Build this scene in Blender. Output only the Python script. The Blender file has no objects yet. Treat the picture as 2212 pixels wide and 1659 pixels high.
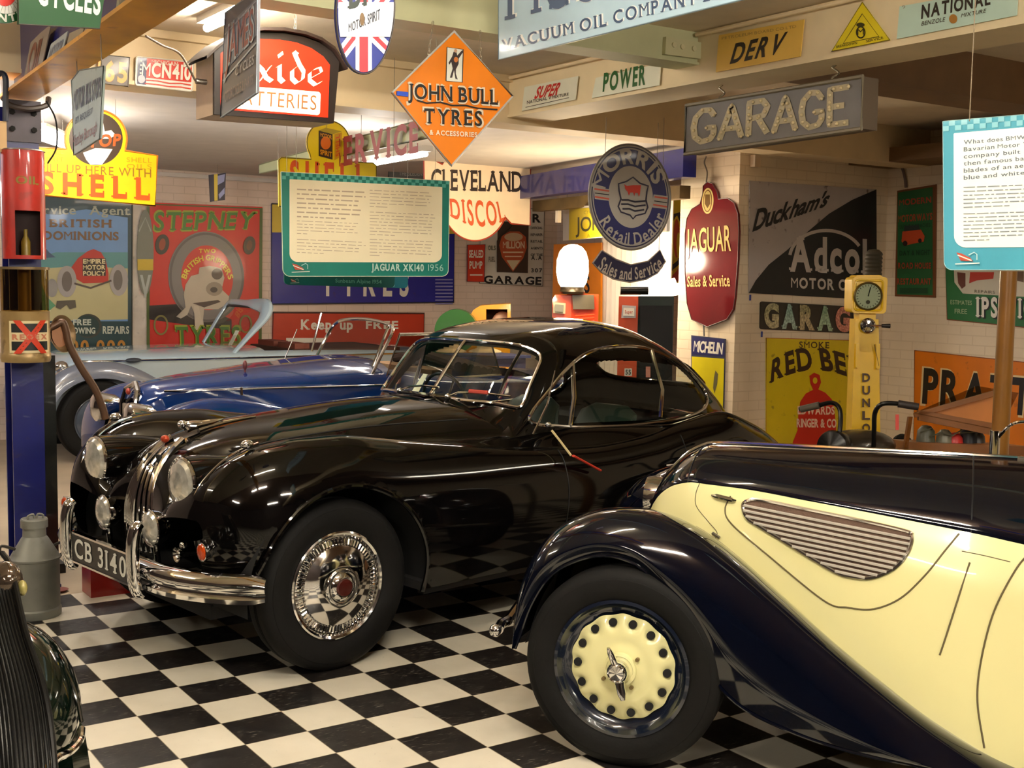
import bpy, math, random
import numpy as np
from mathutils import Vector, Matrix

# ------------------------------------------------------------------ camera
T = .2286                                    # one floor tile
F = 2597.3; PIT = -.087489; ROL = .0147828; YAW = .59879
CAM = (-6.57311928*T, -18.5320470*T, 6.971559*T)
_c, _s = math.cos(YAW), math.sin(YAW)
FW = Vector((_s*math.cos(PIT), _c*math.cos(PIT), math.sin(PIT)))
_r = Vector((_c, -_s, 0)); _u = _r.cross(FW)
RT = _r*math.cos(ROL) + _u*math.sin(ROL)
UP = -_r*math.sin(ROL) + _u*math.cos(ROL)
CAMV = Vector(CAM)
sc = bpy.context.scene
cd = bpy.data.cameras.new('camera'); co = bpy.data.objects.new('camera', cd)
sc.collection.objects.link(co)
cd.sensor_width = 36; cd.lens = F/2212*36; cd.clip_start = .05; cd.clip_end = 100
m3 = Matrix((RT, UP, -FW)).transposed()
co.matrix_world = Matrix.Translation(CAMV) @ m3.to_4x4()
sc.camera = co

# ------------------------------------------------------------------ world, exposure
w = bpy.data.worlds.new('world'); sc.world = w; w.use_nodes = True
w.node_tree.nodes['Background'].inputs[0].default_value = (1, .92, .84, 1)
w.node_tree.nodes['Background'].inputs[1].default_value = .05
sc.view_settings.view_transform = 'Standard'; sc.view_settings.look = 'None'
sc.view_settings.gamma = 1; sc.view_settings.use_curve_mapping = False
sc.view_settings.exposure = .9

# ------------------------------------------------------------------ materials
def lin(v):
    v = v/255
    return v/12.92 if v <= .04045 else ((v+.055)/1.055)**2.4
def rgb(c): return (lin(c[0]), lin(c[1]), lin(c[2]), 1)
_mats = {}
def M(c, rough=.5, metal=0., coat=0., vary=.06, scale=6., bump=0., bscale=40., emit=0., dirt=0.):
    key = (tuple(c), rough, metal, coat, vary, scale, bump, bscale, emit, dirt)
    if key in _mats: return _mats[key]
    m = bpy.data.materials.new('mat_%d' % len(_mats)); m.use_nodes = True
    nt = m.node_tree; b = nt.nodes['Principled BSDF']
    b.inputs['Roughness'].default_value = rough; b.inputs['Metallic'].default_value = metal
    b.inputs['Coat Weight'].default_value = coat; b.inputs['Coat Roughness'].default_value = .04
    tc = nt.nodes.new('ShaderNodeTexCoord')
    col = rgb(c)
    if vary > 0:
        n = nt.nodes.new('ShaderNodeTexNoise'); n.inputs['Scale'].default_value = scale; n.inputs['Detail'].default_value = 4
        nt.links.new(tc.outputs['Object'], n.inputs['Vector'])
        mr = nt.nodes.new('ShaderNodeMapRange')
        mr.inputs['From Min'].default_value = .3; mr.inputs['From Max'].default_value = .7
        mr.inputs['To Min'].default_value = 1-vary; mr.inputs['To Max'].default_value = 1+vary
        nt.links.new(n.outputs['Fac'], mr.inputs['Value'])
        mx = nt.nodes.new('ShaderNodeVectorMath'); mx.operation = 'SCALE'
        mx.inputs[0].default_value = col[:3]; nt.links.new(mr.outputs[0], mx.inputs['Scale'])
        out = mx.outputs[0]
        if dirt > 0:
            n2 = nt.nodes.new('ShaderNodeTexNoise'); n2.inputs['Scale'].default_value = scale*2.3; n2.inputs['Detail'].default_value = 8
            nt.links.new(tc.outputs['Object'], n2.inputs['Vector'])
            r2 = nt.nodes.new('ShaderNodeMapRange'); r2.inputs['From Min'].default_value = .62; r2.inputs['From Max'].default_value = .7
            nt.links.new(n2.outputs['Fac'], r2.inputs['Value'])
            mm = nt.nodes.new('ShaderNodeMath'); mm.operation = 'MULTIPLY'; mm.inputs[1].default_value = dirt
            nt.links.new(r2.outputs[0], mm.inputs[0])
            mi = nt.nodes.new('ShaderNodeMix'); mi.data_type = 'RGBA'
            nt.links.new(mm.outputs[0], mi.inputs[0]); nt.links.new(out, mi.inputs[6]); mi.inputs[7].default_value = rgb((70, 45, 30))
            out = mi.outputs[2]
        nt.links.new(out, b.inputs['Base Color'])
        if emit: nt.links.new(out, b.inputs['Emission Color'])
    else:
        b.inputs['Base Color'].default_value = col
        if emit: b.inputs['Emission Color'].default_value = col
    if emit: b.inputs['Emission Strength'].default_value = emit
    if bump > 0:
        n = nt.nodes.new('ShaderNodeTexNoise'); n.inputs['Scale'].default_value = bscale; n.inputs['Detail'].default_value = 5
        nt.links.new(tc.outputs['Object'], n.inputs['Vector'])
        bp = nt.nodes.new('ShaderNodeBump'); bp.inputs['Strength'].default_value = bump; bp.inputs['Distance'].default_value = .01
        nt.links.new(n.outputs['Fac'], bp.inputs['Height']); nt.links.new(bp.outputs[0], b.inputs['Normal'])
    _mats[key] = m
    return m
def glass_mat(tint=(235, 240, 235), refl=.10):
    key = ('glass', tint, refl)
    if key in _mats: return _mats[key]
    m = bpy.data.materials.new('glass_pane'); m.use_nodes = True; nt = m.node_tree
    nt.nodes.clear()
    o = nt.nodes.new('ShaderNodeOutputMaterial'); t = nt.nodes.new('ShaderNodeBsdfTransparent'); g = nt.nodes.new('ShaderNodeBsdfGlossy')
    g.inputs['Roughness'].default_value = .02; t.inputs[0].default_value = rgb(tint)
    lw = nt.nodes.new('ShaderNodeLayerWeight'); lw.inputs[0].default_value = .5
    pw = nt.nodes.new('ShaderNodeMath'); pw.operation = 'POWER'; nt.links.new(lw.outputs['Facing'], pw.inputs[0]); pw.inputs[1].default_value = 4
    mr = nt.nodes.new('ShaderNodeMapRange'); mr.inputs['To Min'].default_value = .035; mr.inputs['To Max'].default_value = .5
    nt.links.new(pw.outputs[0], mr.inputs['Value'])
    mx = nt.nodes.new('ShaderNodeMixShader')
    nt.links.new(mr.outputs[0], mx.inputs[0]); nt.links.new(t.outputs[0], mx.inputs[1]); nt.links.new(g.outputs[0], mx.inputs[2])
    nt.links.new(mx.outputs[0], o.inputs[0]); _mats[key] = m
    return m
CHROME = M((226, 225, 224), .07, 1, vary=0)
STEEL = M((150, 145, 138), .35, 1, vary=.1)
RUBBER = M((13, 12, 11), .7, vary=.2, bump=.15)
RUBBER.node_tree.nodes['Principled BSDF'].inputs['Specular IOR Level'].default_value = .22
BLACKP = M((6, 6, 8), .25, coat=1, vary=0)
DARK = M((10, 9, 8), .9, vary=.1)

# ------------------------------------------------------------------ mesh builder
def V(*a): return Vector(a)
class MB:
    def __init__(s): s.v = []; s.f = []
    def add(s, vs, fs):
        k = len(s.v); s.v += [tuple(p) for p in vs]; s.f += [tuple(i+k for i in f) for f in fs]; return s
    def box(s, a, b):
        (x0, y0, z0), (x1, y1, z1) = a, b
        return s.add([(x0,y0,z0),(x1,y0,z0),(x1,y1,z0),(x0,y1,z0),(x0,y0,z1),(x1,y0,z1),(x1,y1,z1),(x0,y1,z1)],
                     [(0,3,2,1),(4,5,6,7),(0,1,5,4),(1,2,6,5),(2,3,7,6),(3,0,4,7)])
    def obox(s, c, ax, ay, az):
        c, ax, ay, az = map(Vector, (c, ax, ay, az))
        vs = [c+ax*i+ay*j+az*k for k in (-1, 1) for (i, j) in ((-1,-1),(1,-1),(1,1),(-1,1))]
        return s.add(vs, [(0,3,2,1),(4,5,6,7),(0,1,5,4),(1,2,6,5),(2,3,7,6),(3,0,4,7)])
    def rings(s, rs, closed=False, caps=True):
        n = len(rs[0]); vs = [p for r in rs for p in r]; fs = []
        m = len(rs)
        for i in range(m if closed else m-1):
            for j in range(n):
                a, b = i*n, ((i+1) % m)*n
                fs.append((a+j, a+(j+1) % n, b+(j+1) % n, b+j))
        if caps and not closed: fs += [tuple(range(n))[::-1], tuple((m-1)*n+j for j in range(n))]
        return s.add(vs, fs)
    def tube(s, path, r, seg=10, closed=False, flat=1.):
        P = [Vector(p) for p in path]; n = len(P); rs = []
        ref = None
        for i, p in enumerate(P):
            if closed: t = P[(i+1) % n]-P[i-1]
            else: t = P[min(i+1, n-1)]-P[max(i-1, 0)]
            if t.length < 1e-9: t = V(0, 0, 1)
            t.normalize()
            if ref is None: ref = V(0, 0, 1) if abs(t.z) < .9 else V(1, 0, 0)
            a = ref - t*ref.dot(t)
            if a.length < 1e-6: a = V(1, 0, 0)-t*t.x
            a.normalize(); b = t.cross(a); ref = a
            rr = r[i] if isinstance(r, (list, tuple)) else r
            rs.append([p+(a*math.cos(q)*flat+b*math.sin(q))*rr for q in [2*math.pi*k/seg for k in range(seg)]])
        return s.rings(rs, closed)
    def cyl(s, a, b, r0, r1=None, seg=24): return s.tube2(a, b, r0, r0 if r1 is None else r1, seg)
    def tube2(s, a, b, r0, r1, seg):
        a, b = Vector(a), Vector(b); t = (b-a).normalized(); x = t.orthogonal().normalized(); y = t.cross(x)
        return s.rings([[p+(x*math.cos(q)+y*math.sin(q))*r for q in [2*math.pi*k/seg for k in range(seg)]] for p, r in ((a, r0), (b, r1))])
    def lathe(s, o, ax, prof, seg=40, caps=True):
        o, ax = Vector(o), Vector(ax).normalized(); x = ax.orthogonal().normalized(); y = ax.cross(x)
        return s.rings([[o+ax*h+(x*math.cos(q)+y*math.sin(q))*max(r, 1e-4) for q in [2*math.pi*k/seg for k in range(seg)]] for r, h in prof], caps=caps)
    def ball(s, c, r, seg=20, n=12):
        c = Vector(c); r = (r, r, r) if not isinstance(r, (tuple, list)) else r
        rs = []
        for i in range(n+1):
            a = math.pi*i/n; rs.append([c+V(r[0]*math.sin(a)*math.cos(q)+1e-5*math.cos(q), r[1]*math.sin(a)*math.sin(q), r[2]*math.cos(a)) for q in [2*math.pi*k/seg for k in range(seg)]])
        return s.rings(rs, caps=False)
    def prism(s, pts, d):
        pts = [Vector(p) for p in pts]; d = Vector(d); n = len(pts)
        return s.add(pts+[p+d for p in pts], [tuple(range(n))[::-1], tuple(range(n, 2*n))]+[(i, (i+1) % n, n+(i+1) % n, n+i) for i in range(n)])
    def grid(s, G, drop=None):
        nu, nv = len(G), len(G[0]); vs = [p for r in G for p in r]
        fs = [(i*nv+j, i*nv+j+1, (i+1)*nv+j+1, (i+1)*nv+j) for i in range(nu-1) for j in range(nv-1) if drop is None or not drop(i, j)]
        return s.add(vs, fs)
FR = {}
COL = sc.collection
def newmesh(name, mb, mat, fr=None, smooth=True, sharp=35):
    me = bpy.data.meshes.new(name)
    vs = mb.v
    if fr is not None:
        inv = fr.inverted(); vs = [tuple(inv @ Vector(p)) for p in vs]
    me.from_pydata(vs, [], mb.f); me.update()
    if mat: me.materials.append(mat)
    if smooth and len(me.polygons):
        me.shade_smooth(); me.set_sharp_from_angle(angle=math.radians(sharp))
    return me
def settag(o, label=None, cat=None, group=None, kind=None):
    if label: o['label'] = label
    if cat: o['category'] = cat
    if group: o['group'] = group
    if kind: o['kind'] = kind
    return o
def thing(name, label, cat, loc=(0, 0, 0), rotz=0, group=None):
    o = bpy.data.objects.new(name, None); COL.objects.link(o); o.empty_display_size = .1
    o.location = loc; o.rotation_euler = (0, 0, rotz)
    FR[o.name] = Matrix.Translation(Vector(loc)) @ Matrix.Rotation(rotz, 4, 'Z')
    return settag(o, label, cat, group)
def part(name, mb, mat, parent, world=True, smooth=True, sharp=35, label=None, kind=None):
    fr = FR[parent.name] if world else None
    o = bpy.data.objects.new(name, newmesh(name, mb, mat, fr, smooth, sharp)); COL.objects.link(o); o.parent = parent
    FR[o.name] = FR[parent.name]
    return settag(o, label=label, kind=kind)
def single(name, mb, mat, label, cat, group=None, kind=None, smooth=True, sharp=35, loc=None):
    """one-mesh thing from world-space geometry, origin at its base (or loc)"""
    A = np.array(mb.v)
    if loc is None: loc = (A[:, 0].mean(), A[:, 1].mean(), A[:, 2].min())
    fr = Matrix.Translation(Vector(loc))
    o = bpy.data.objects.new(name, newmesh(name, mb, mat, fr, smooth, sharp)); COL.objects.link(o); o.location = loc
    FR[o.name] = fr
    return settag(o, label, cat, group, kind)
def struct(name, mb, mat, smooth=False): return single(name, mb, mat, None, None, kind='structure', smooth=smooth, loc=(0, 0, 0))
def pchip(xs, ys):
    xs = np.array(xs, float); ys = np.array(ys, float); h = np.diff(xs); d = np.diff(ys)/h
    m = np.zeros(len(xs))
    for i in range(1, len(xs)-1):
        if d[i-1]*d[i] > 0:
            w1, w2 = 2*h[i]+h[i-1], h[i]+2*h[i-1]; m[i] = (w1+w2)/(w1/d[i-1]+w2/d[i])
    m[0], m[-1] = d[0], d[-1]
    def f(x):
        i = int(min(max(np.searchsorted(xs, x)-1, 0), len(h)-1)); x = min(max(x, xs[0]), xs[-1]); t = (x-xs[i])/h[i]
        return float((2*t**3-3*t**2+1)*ys[i]+(t**3-2*t**2+t)*h[i]*m[i]+(3*t**2-2*t**3)*ys[i+1]+(t**3-t**2)*h[i]*m[i+1])
    return f
def table(s):
    xs, ys = zip(*s); return pchip(xs, ys)
def catmull(P, n=8, closed=False):
    P = [Vector(p) for p in P]; out = []; m = len(P)
    for i in range(m if closed else m-1):
        p0 = P[i-1] if (closed or i > 0) else P[0]*2-P[1]
        p1, p2 = P[i], P[(i+1) % m]
        p3 = P[(i+2) % m] if (closed or i+2 < m) else p2*2-p1
        for k in range(n):
            t = k/n; out.append(.5*((2*p1)+(p2-p0)*t+(2*p0-5*p1+4*p2-p3)*t*t+(3*p1-p0-3*p2+p3)*t**3))
    if not closed: out.append(P[-1])
    return out
def ray(px, py): return FW + RT*((px-1106)/F) - UP*((py-829.5)/F)
def hit(px, py, n, d):
    v = ray(px, py); return CAMV + v*((d-n.dot(CAMV))/n.dot(v))
def onY(px, py, y): return hit(px, py, V(0, 1, 0), y)
def onX(px, py, x): return hit(px, py, V(1, 0, 0), x)
def onZ(px, py, z): return hit(px, py, V(0, 0, 1), z)
def project(p):
    q = Vector(p)-CAMV; d = q.dot(FW); return (1106+F*q.dot(RT)/d, 829.5-F*q.dot(UP)/d, d)

# ------------------------------------------------------------------ lights
def tube_light(where, p0, p1, power, col=(1, .965, .90), r=.019):
    p0, p1 = V(*p0), V(*p1)
    t = thing('ceiling_light', 'fluorescent batten lamp '+where, 'ceiling light', tuple((p0+p1)/2), group='fluorescent battens under the ceiling slab')
    d = (p1-p0).normalized(); s = d.cross(V(0, 0, 1))
    part('housing', MB().obox((p0+p1)/2+V(0, 0, .045), d*((p1-p0).length/2+.03), s*.04, V(0, 0, .022)), M((225, 220, 205), .4), t, smooth=False)
    part('tube', MB().cyl(p0, p1, r, seg=12), M(tuple(int(255*c_) for c_ in col), .4, vary=0, emit=power*2.2), t)
    return t
YELL = (1, .80, .55)
tube_light('just right of the girder above the black coupe bonnet', (.60, .62, 2.775), (.60, 1.5, 2.775), 34)
tube_light('left of the girder and blue post', (-2.6, .6, 2.72), (-2.6, 1.8, 2.72), 40)
tube_light('nearest behind the camera position', (-.9, -2.9, 2.75), (.3, -2.9, 2.75), 115)
tube_light('added crossways before the camera position to brighten the placards', (-.5, -1.3, 2.77), (.7, -1.3, 2.77), 28)  # added out-of-frame fill lamp for the placards and car sides
tube_light('over the left aisle behind the camera', (-3.2, -4.5, 2.75), (-3.2, -3.3, 2.75), 90)
tube_light('over the right aisle behind the camera', (1.6, -4.9, 2.75), (2.8, -4.9, 2.75), 90)
tube_light('farthest behind the camera', (.4, -7.0, 2.75), (1.6, -7.0, 2.75), 60)
tube_light('added to light the dark right bay above the cream tourer', (5.2, -1.6, 2.7), (5.2, -2.8, 2.7), 10)  # fill lamp added to lift the otherwise unlit right bay
tube_light('added out of view behind the cream beam over the blue roadster', (-.6, 2.33, 2.585), (.6, 2.33, 2.585), 30, (1, .96, .92))  # added fill, hidden by the beam, brightens the back bay and SHELL sign
tube_light('added out of view at the far left of the back bay', (-1.9, 4.6, 2.55), (-1.9, 5.8, 2.55), 40, (.93, .95, 1))  # added fill for the back bay, kept outside the view
tube_light('added out of view behind the cream beam toward the pillar', (3.0, 2.33, 2.585), (4.2, 2.33, 2.585), 22, (1, .92, .86))  # second added fill hidden by the beam, lights the back bay

# ------------------------------------------------------------------ room
def floor_mat():
    m = bpy.data.materials.new('floor_tiles'); m.use_nodes = True; nt = m.node_tree; N = nt.nodes; Lk = nt.links
    b = N['Principled BSDF']; tc = N.new('ShaderNodeTexCoord'); sp = N.new('ShaderNodeSeparateXYZ'); Lk.new(tc.outputs['Object'], sp.inputs[0])
    def math_(op, a, b_=None):
        n = N.new('ShaderNodeMath'); n.operation = op
        for i, v in enumerate((a, b_)):
            if v is None: continue
            if isinstance(v, (int, float)): n.inputs[i].default_value = v
            else: Lk.new(v, n.inputs[i])
        return n.outputs[0]
    x = math_('DIVIDE', sp.outputs[0], T); y = math_('DIVIDE', sp.outputs[1], T)
    par = math_('PINGPONG', math_('ADD', math_('FLOOR', x), math_('FLOOR', y)), 1.)   # 0 even = black, 1 odd = white
    fx = math_('PINGPONG', x, .5); fy = math_('PINGPONG', y, .5)
    edge = math_('LESS_THAN', math_('MINIMUM', fx, fy), .006)
    def noise(sc_, det, stretch=None):
        n = N.new('ShaderNodeTexNoise'); n.inputs['Scale'].default_value = sc_; n.inputs['Detail'].default_value = det
        if stretch:
            mp = N.new('ShaderNodeMapping'); mp.inputs['Scale'].default_value = stretch; mp.inputs['Rotation'].default_value = (0, 0, .25)
            Lk.new(tc.outputs['Object'], mp.inputs[0]); Lk.new(mp.outputs[0], n.inputs['Vector'])
        else: Lk.new(tc.outputs['Object'], n.inputs['Vector'])
        return n.outputs['Fac']
    def ramp(v, a, b_, lo, hi):
        n = N.new('ShaderNodeMapRange'); Lk.new(v, n.inputs['Value'])
        for k, q in (('From Min', a), ('From Max', b_), ('To Min', lo), ('To Max', hi)): n.inputs[k].default_value = q
        return n.outputs[0]
    def mix(f, c1, c2):
        n = N.new('ShaderNodeMix'); n.data_type = 'RGBA'; Lk.new(f, n.inputs[0])
        for i, c in ((6, c1), (7, c2)):
            if isinstance(c, tuple): n.inputs[i].default_value = rgb(c)
            else: Lk.new(c, n.inputs[i])
        return n.outputs[2]
    scuff = math_('MULTIPLY', ramp(noise(22, 7, (1.2, 7, 1)), .60, .68, 0, .6), ramp(noise(5, 3), .42, .58, 0, 1))
    blackc = mix(scuff, (24, 22, 22), (170, 160, 145))
    blackc = mix(ramp(noise(9, 5), .3, .75, 0, .3), blackc, (60, 52, 45))
    whitec = mix(ramp(noise(3, 4), .35, .7, 0, .6), (228, 220, 200), (206, 198, 178))
    whitec = mix(ramp(noise(70, 4), .70, .76, 0, .6), whitec, (120, 105, 85))
    c = mix(par, blackc, whitec); c = mix(edge, c, (150, 135, 110))
    Lk.new(c, b.inputs['Base Color']); b.inputs['Specular IOR Level'].default_value = .35
    Lk.new(ramp(noise(12, 4), .3, .7, .32, .5), b.inputs['Roughness'])
    return m
def brick_mat(c, mort, bump=.5, sc_=(1, 1)):
    m = M(c, .7, vary=.05, scale=3.01, bump=.0); m = m.copy(); nt = m.node_tree; N = nt.nodes; b = N['Principled BSDF']
    tc = [n for n in N if n.type == 'TEX_COORD'][0]
    geo = N.new('ShaderNodeNewGeometry'); sp = N.new('ShaderNodeSeparateXYZ'); nt.links.new(tc.outputs['Object'], sp.inputs[0])
    ad = N.new('ShaderNodeMath'); nt.links.new(sp.outputs[0], ad.inputs[0]); nt.links.new(sp.outputs[1], ad.inputs[1])
    cb = N.new('ShaderNodeCombineXYZ'); nt.links.new(ad.outputs[0], cb.inputs[0]); nt.links.new(sp.outputs[2], cb.inputs[1])
    br = N.new('ShaderNodeTexBrick'); nt.links.new(cb.outputs[0], br.inputs['Vector'])
    br.inputs['Scale'].default_value = 1; br.inputs['Brick Width'].default_value = .225; br.inputs['Row Height'].default_value = .075
    br.inputs['Mortar Size'].default_value = .006; br.inputs['Mortar Smooth'].default_value = .6
    br.inputs['Color1'].default_value = (1, 1, 1, 1); br.inputs['Color2'].default_value = (.85, .85, .85, 1); br.inputs['Mortar'].default_value = (.7, .7, .7, 1)
    bp = N.new('ShaderNodeBump'); bp.inputs['Strength'].default_value = bump; bp.inputs['Distance'].default_value = .006
    nt.links.new(br.outputs['Color'], bp.inputs['Height']); nt.links.new(bp.outputs[0], b.inputs['Normal'])
    src = b.inputs['Base Color'].links[0].from_socket
    mx = N.new('ShaderNodeMix'); mx.data_type = 'RGBA'; nt.links.new(br.outputs['Fac'], mx.inputs[0]); nt.links.new(src, mx.inputs[6]); mx.inputs[7].default_value = rgb(mort)
    nt.links.new(mx.outputs[2], b.inputs['Base Color'])
    return m
BACKY = 7.8; RX = 6.8; RX2 = 7.35; PX = 5.08; PY = 2.4; PY2 = 3.05
YF = 8*T
struct('floor', MB().add([(-6, -9, 0), (6.9, -9, 0), (6.9, YF, 0), (-6, YF, 0)], [(0, 1, 2, 3)]), floor_mat())
struct('floor', MB().add([(-6, YF, 0), (8, YF, 0), (8, BACKY+.1, 0), (-6, BACKY+.1, 0)], [(0, 1, 2, 3)]), M((168, 152, 128), .6, vary=.12, scale=2.5, bump=.1))
WALLM = brick_mat((222, 202, 186), (206, 186, 168), .25)
WALLW = brick_mat((230, 212, 184), (218, 198, 168), .25)
struct('wall_back', MB().box((-6, BACKY, 0), (7.5, BACKY+.2, 3)), WALLM)
struct('wall_right', MB().box((RX, -9, 0), (RX+.2, PY, 3)), WALLW)
struct('wall_recess', MB().box((RX2, PY2, 0), (RX2+.2, BACKY, 3)), WALLM)
struct('wall_left', MB().box((-6.2, -9, 0), (-6, BACKY, 3)), M((58, 44, 38), .8, vary=.3, scale=2))  # gloom put into the wall colour so the black cars reflect dark
struct('wall_front', MB().box((-6, -9.2, 0), (7, -9, 3)), M((52, 40, 36), .8, vary=.3, scale=2))  # unseen end wall coloured dark to imitate an unlit room in reflections
struct('trim_1', MB().box((PX, PY, 0), (RX2+.1, PY2, 2.84)), WALLW)                    # chimney breast / pillar
CEIL = M((222, 206, 180), .8, vary=.05, bump=.1)
CEILG = M((205, 198, 190), .8, vary=.05, bump=.05)
struct('ceiling', MB().box((-6, -2.2, 2.83), (7.5, 2.25, 2.95)), CEIL)
struct('ceiling', MB().box((-6, -9, 2.83), (7.5, -2.2, 2.95)), M((120, 92, 70), .8, vary=.1))  # near slab darkened by colour to keep the car reflections dim
struct('ceiling', MB().box((-6, 2.25, 2.63), (7.5, BACKY, 2.8)), CEILG)
BEAMC = M((228, 205, 165), .6, vary=.05, bump=.05); BEAMG = M((190, 190, 150), .6, vary=.06)
BXL = 2.7
struct('trim_2', MB().box((-6, 2.0, 2.545), (RX2, 2.25, 2.83)).box((-6, 1.985, 2.545), (BXL, 2.0, 2.565)).box((-6, 1.96, 2.79), (BXL, 2.0, 2.83)), BEAMC)
struct('trim_3', MB().box((BXL, -9, 2.58), (BXL+.3, 2.0, 2.83)).box((BXL-.012, -9, 2.58), (BXL, 2.0, 2.597)), M((232, 212, 172), .6, vary=.05, bump=.05))
struct('trim_4', MB().box((-6, .32, 2.67), (BXL, .48, 2.83)).box((-6, .305, 2.67), (BXL, .32, 2.682)), BEAMG)
struct('trim_5', MB().box((BXL+.3, -3.2, 2.56), (RX, -2.9, 2.83)).box((BXL+.3, -.2, 2.6), (RX, .1, 2.83)).box((6.3, -9, 2.55), (RX, PY, 2.66)), M((120, 88, 50), .7, vary=.1))
struct('trim_6', MB().box((-6, BACKY-.05, 2.56), (7.3, BACKY, 2.6)), CEILG)
# ------------------------------------------------------------------ lettering
_gl = {}
def glyph(ch, bold=0.0):
    k = (ch, bold)
    if k in _gl: return _gl[k]
    cu = bpy.data.curves.new('g', 'FONT'); cu.body = ch; cu.size = 1; cu.resolution_u = 4; cu.offset = bold
    ob = bpy.data.objects.new('g', cu); me = bpy.data.meshes.new_from_object(ob)
    vs = np.array([v.co[:2] for v in me.vertices]) if len(me.vertices) else np.zeros((0, 2)); fs = [tuple(p.vertices) for p in me.polygons]
    bpy.data.objects.remove(ob); bpy.data.meshes.remove(me); bpy.data.curves.remove(cu)
    _gl[k] = (vs, fs); return _gl[k]
_cap = glyph('H')[0]; CAPH = float(_cap[:, 1].max())
XSER = {'E': 'L', 'F': 'L', 'L': 'L', 'B': 'L', 'D': 'L', 'P': 'L', 'R': 'L'}
NOSER = set('OCGSQ0236895&.,\'"-/()')
def layout(text, style='sans', gap=.16, bold=None):
    """text as 2D mesh: baseline y=0, capitals y=1; returns verts, faces, width"""
    if bold is None: bold = {'sans': .012, 'bold': .035, 'serif': .018, 'boldserif': .035, 'thin': 0., 'ital': .012, 'boldital': .03}[style]
    X = 0; VS = []; FS = []; ser = 'serif' in style
    for ch in text:
        if ch == ' ': X += .42; continue
        vs, fs = glyph(ch, 0. if ch == 'M' else bold)
        if not len(vs): continue
        g = vs/CAPH; x0, x1 = g[:, 0].min(), g[:, 0].max(); wd = x1-x0
        if ser and ch == 'I': X += .07
        P = g - [x0, 0]; k = len(VS); ext = []
        if ser and ch not in NOSER and not (ch in 'MWNVA' and False):
            for yy, t0, t1 in ((.02, 0, .075), (.98 if ch.isupper() or ch in '147' else None, .925, 1.)):
                if yy is None: continue
                if ch in 'UJ' and yy < .5: continue
                xs = []
                for f in fs:
                    n = len(f)
                    for a in range(n):
                        p, q = P[f[a]], P[f[(a+1) % n]]
                        if (p[1]-yy)*(q[1]-yy) < 0:
                            xs.append(p[0]+(q[0]-p[0])*(yy-p[1])/(q[1]-p[1]))
                xs = sorted(xs)
                iv = []
                for x in xs:
                    if iv and x-iv[-1][1] < (.17 if ch in 'MWNHAVXKY' else .28) and x-iv[-1][0] < .6: iv[-1][1] = x
                    else: iv.append([x, x])
                if ch in 'EFLTZ' and ((ch in 'EL' and yy < .5) or (ch in 'EFTZ' and yy > .5) or (ch == 'Z')):
                    s = min(x for x in xs) if xs else 0
                    e = max(x for x in xs) if xs else 0
                    if ch in 'EFL': ext.append((s-.09, s, t0, t1))
                    # bracket tips
                    if ch in 'EFL': ext.append((e-.07, e, (.15 if yy < .5 else .72), (.28 if yy < .5 else .85)))
                    if ch in 'T': ext += [(s, s+.07, .72, .85), (e-.07, e, .72, .85)]
                    continue
                for a, b in iv:
                    if b-a < .03: continue
                    ext.append((a-.09, a+.004, t0, t1))
                    if XSER.get(ch) != 'L': ext.append((b-.004, b+.09, t0, t1))
        VS += [(p[0]+X, p[1]) for p in P]; FS += [tuple(i+k for i in f) for f in fs]
        for a, b, t0, t1 in ext:
            k = len(VS); VS += [(a+X, t0), (b+X, t0), (b+X, t1), (a+X, t1)]; FS.append((k, k+1, k+2, k+3))
        X += wd+gap+(.10 if ser else 0)
        if ser and ch == 'I': X += .07
    W = max(X-gap-(.10 if ser else 0), .01)
    if 'ital' in style: VS = [(x+.22*y, y) for x, y in VS]; W += .22
    return VS, FS, W
def bil(q, a, b): return (q[0]*(1-a)+q[1]*a)*(1-b)+(q[3]*(1-a)+q[2]*a)*b
def textmesh(mb, text, mapf, style='sans', gap=.16, bold=None):
    vs, fs, W = layout(text, style, gap, bold)
    return mb.add([tuple(mapf(x/W, y)) for x, y in vs], fs)

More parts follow.
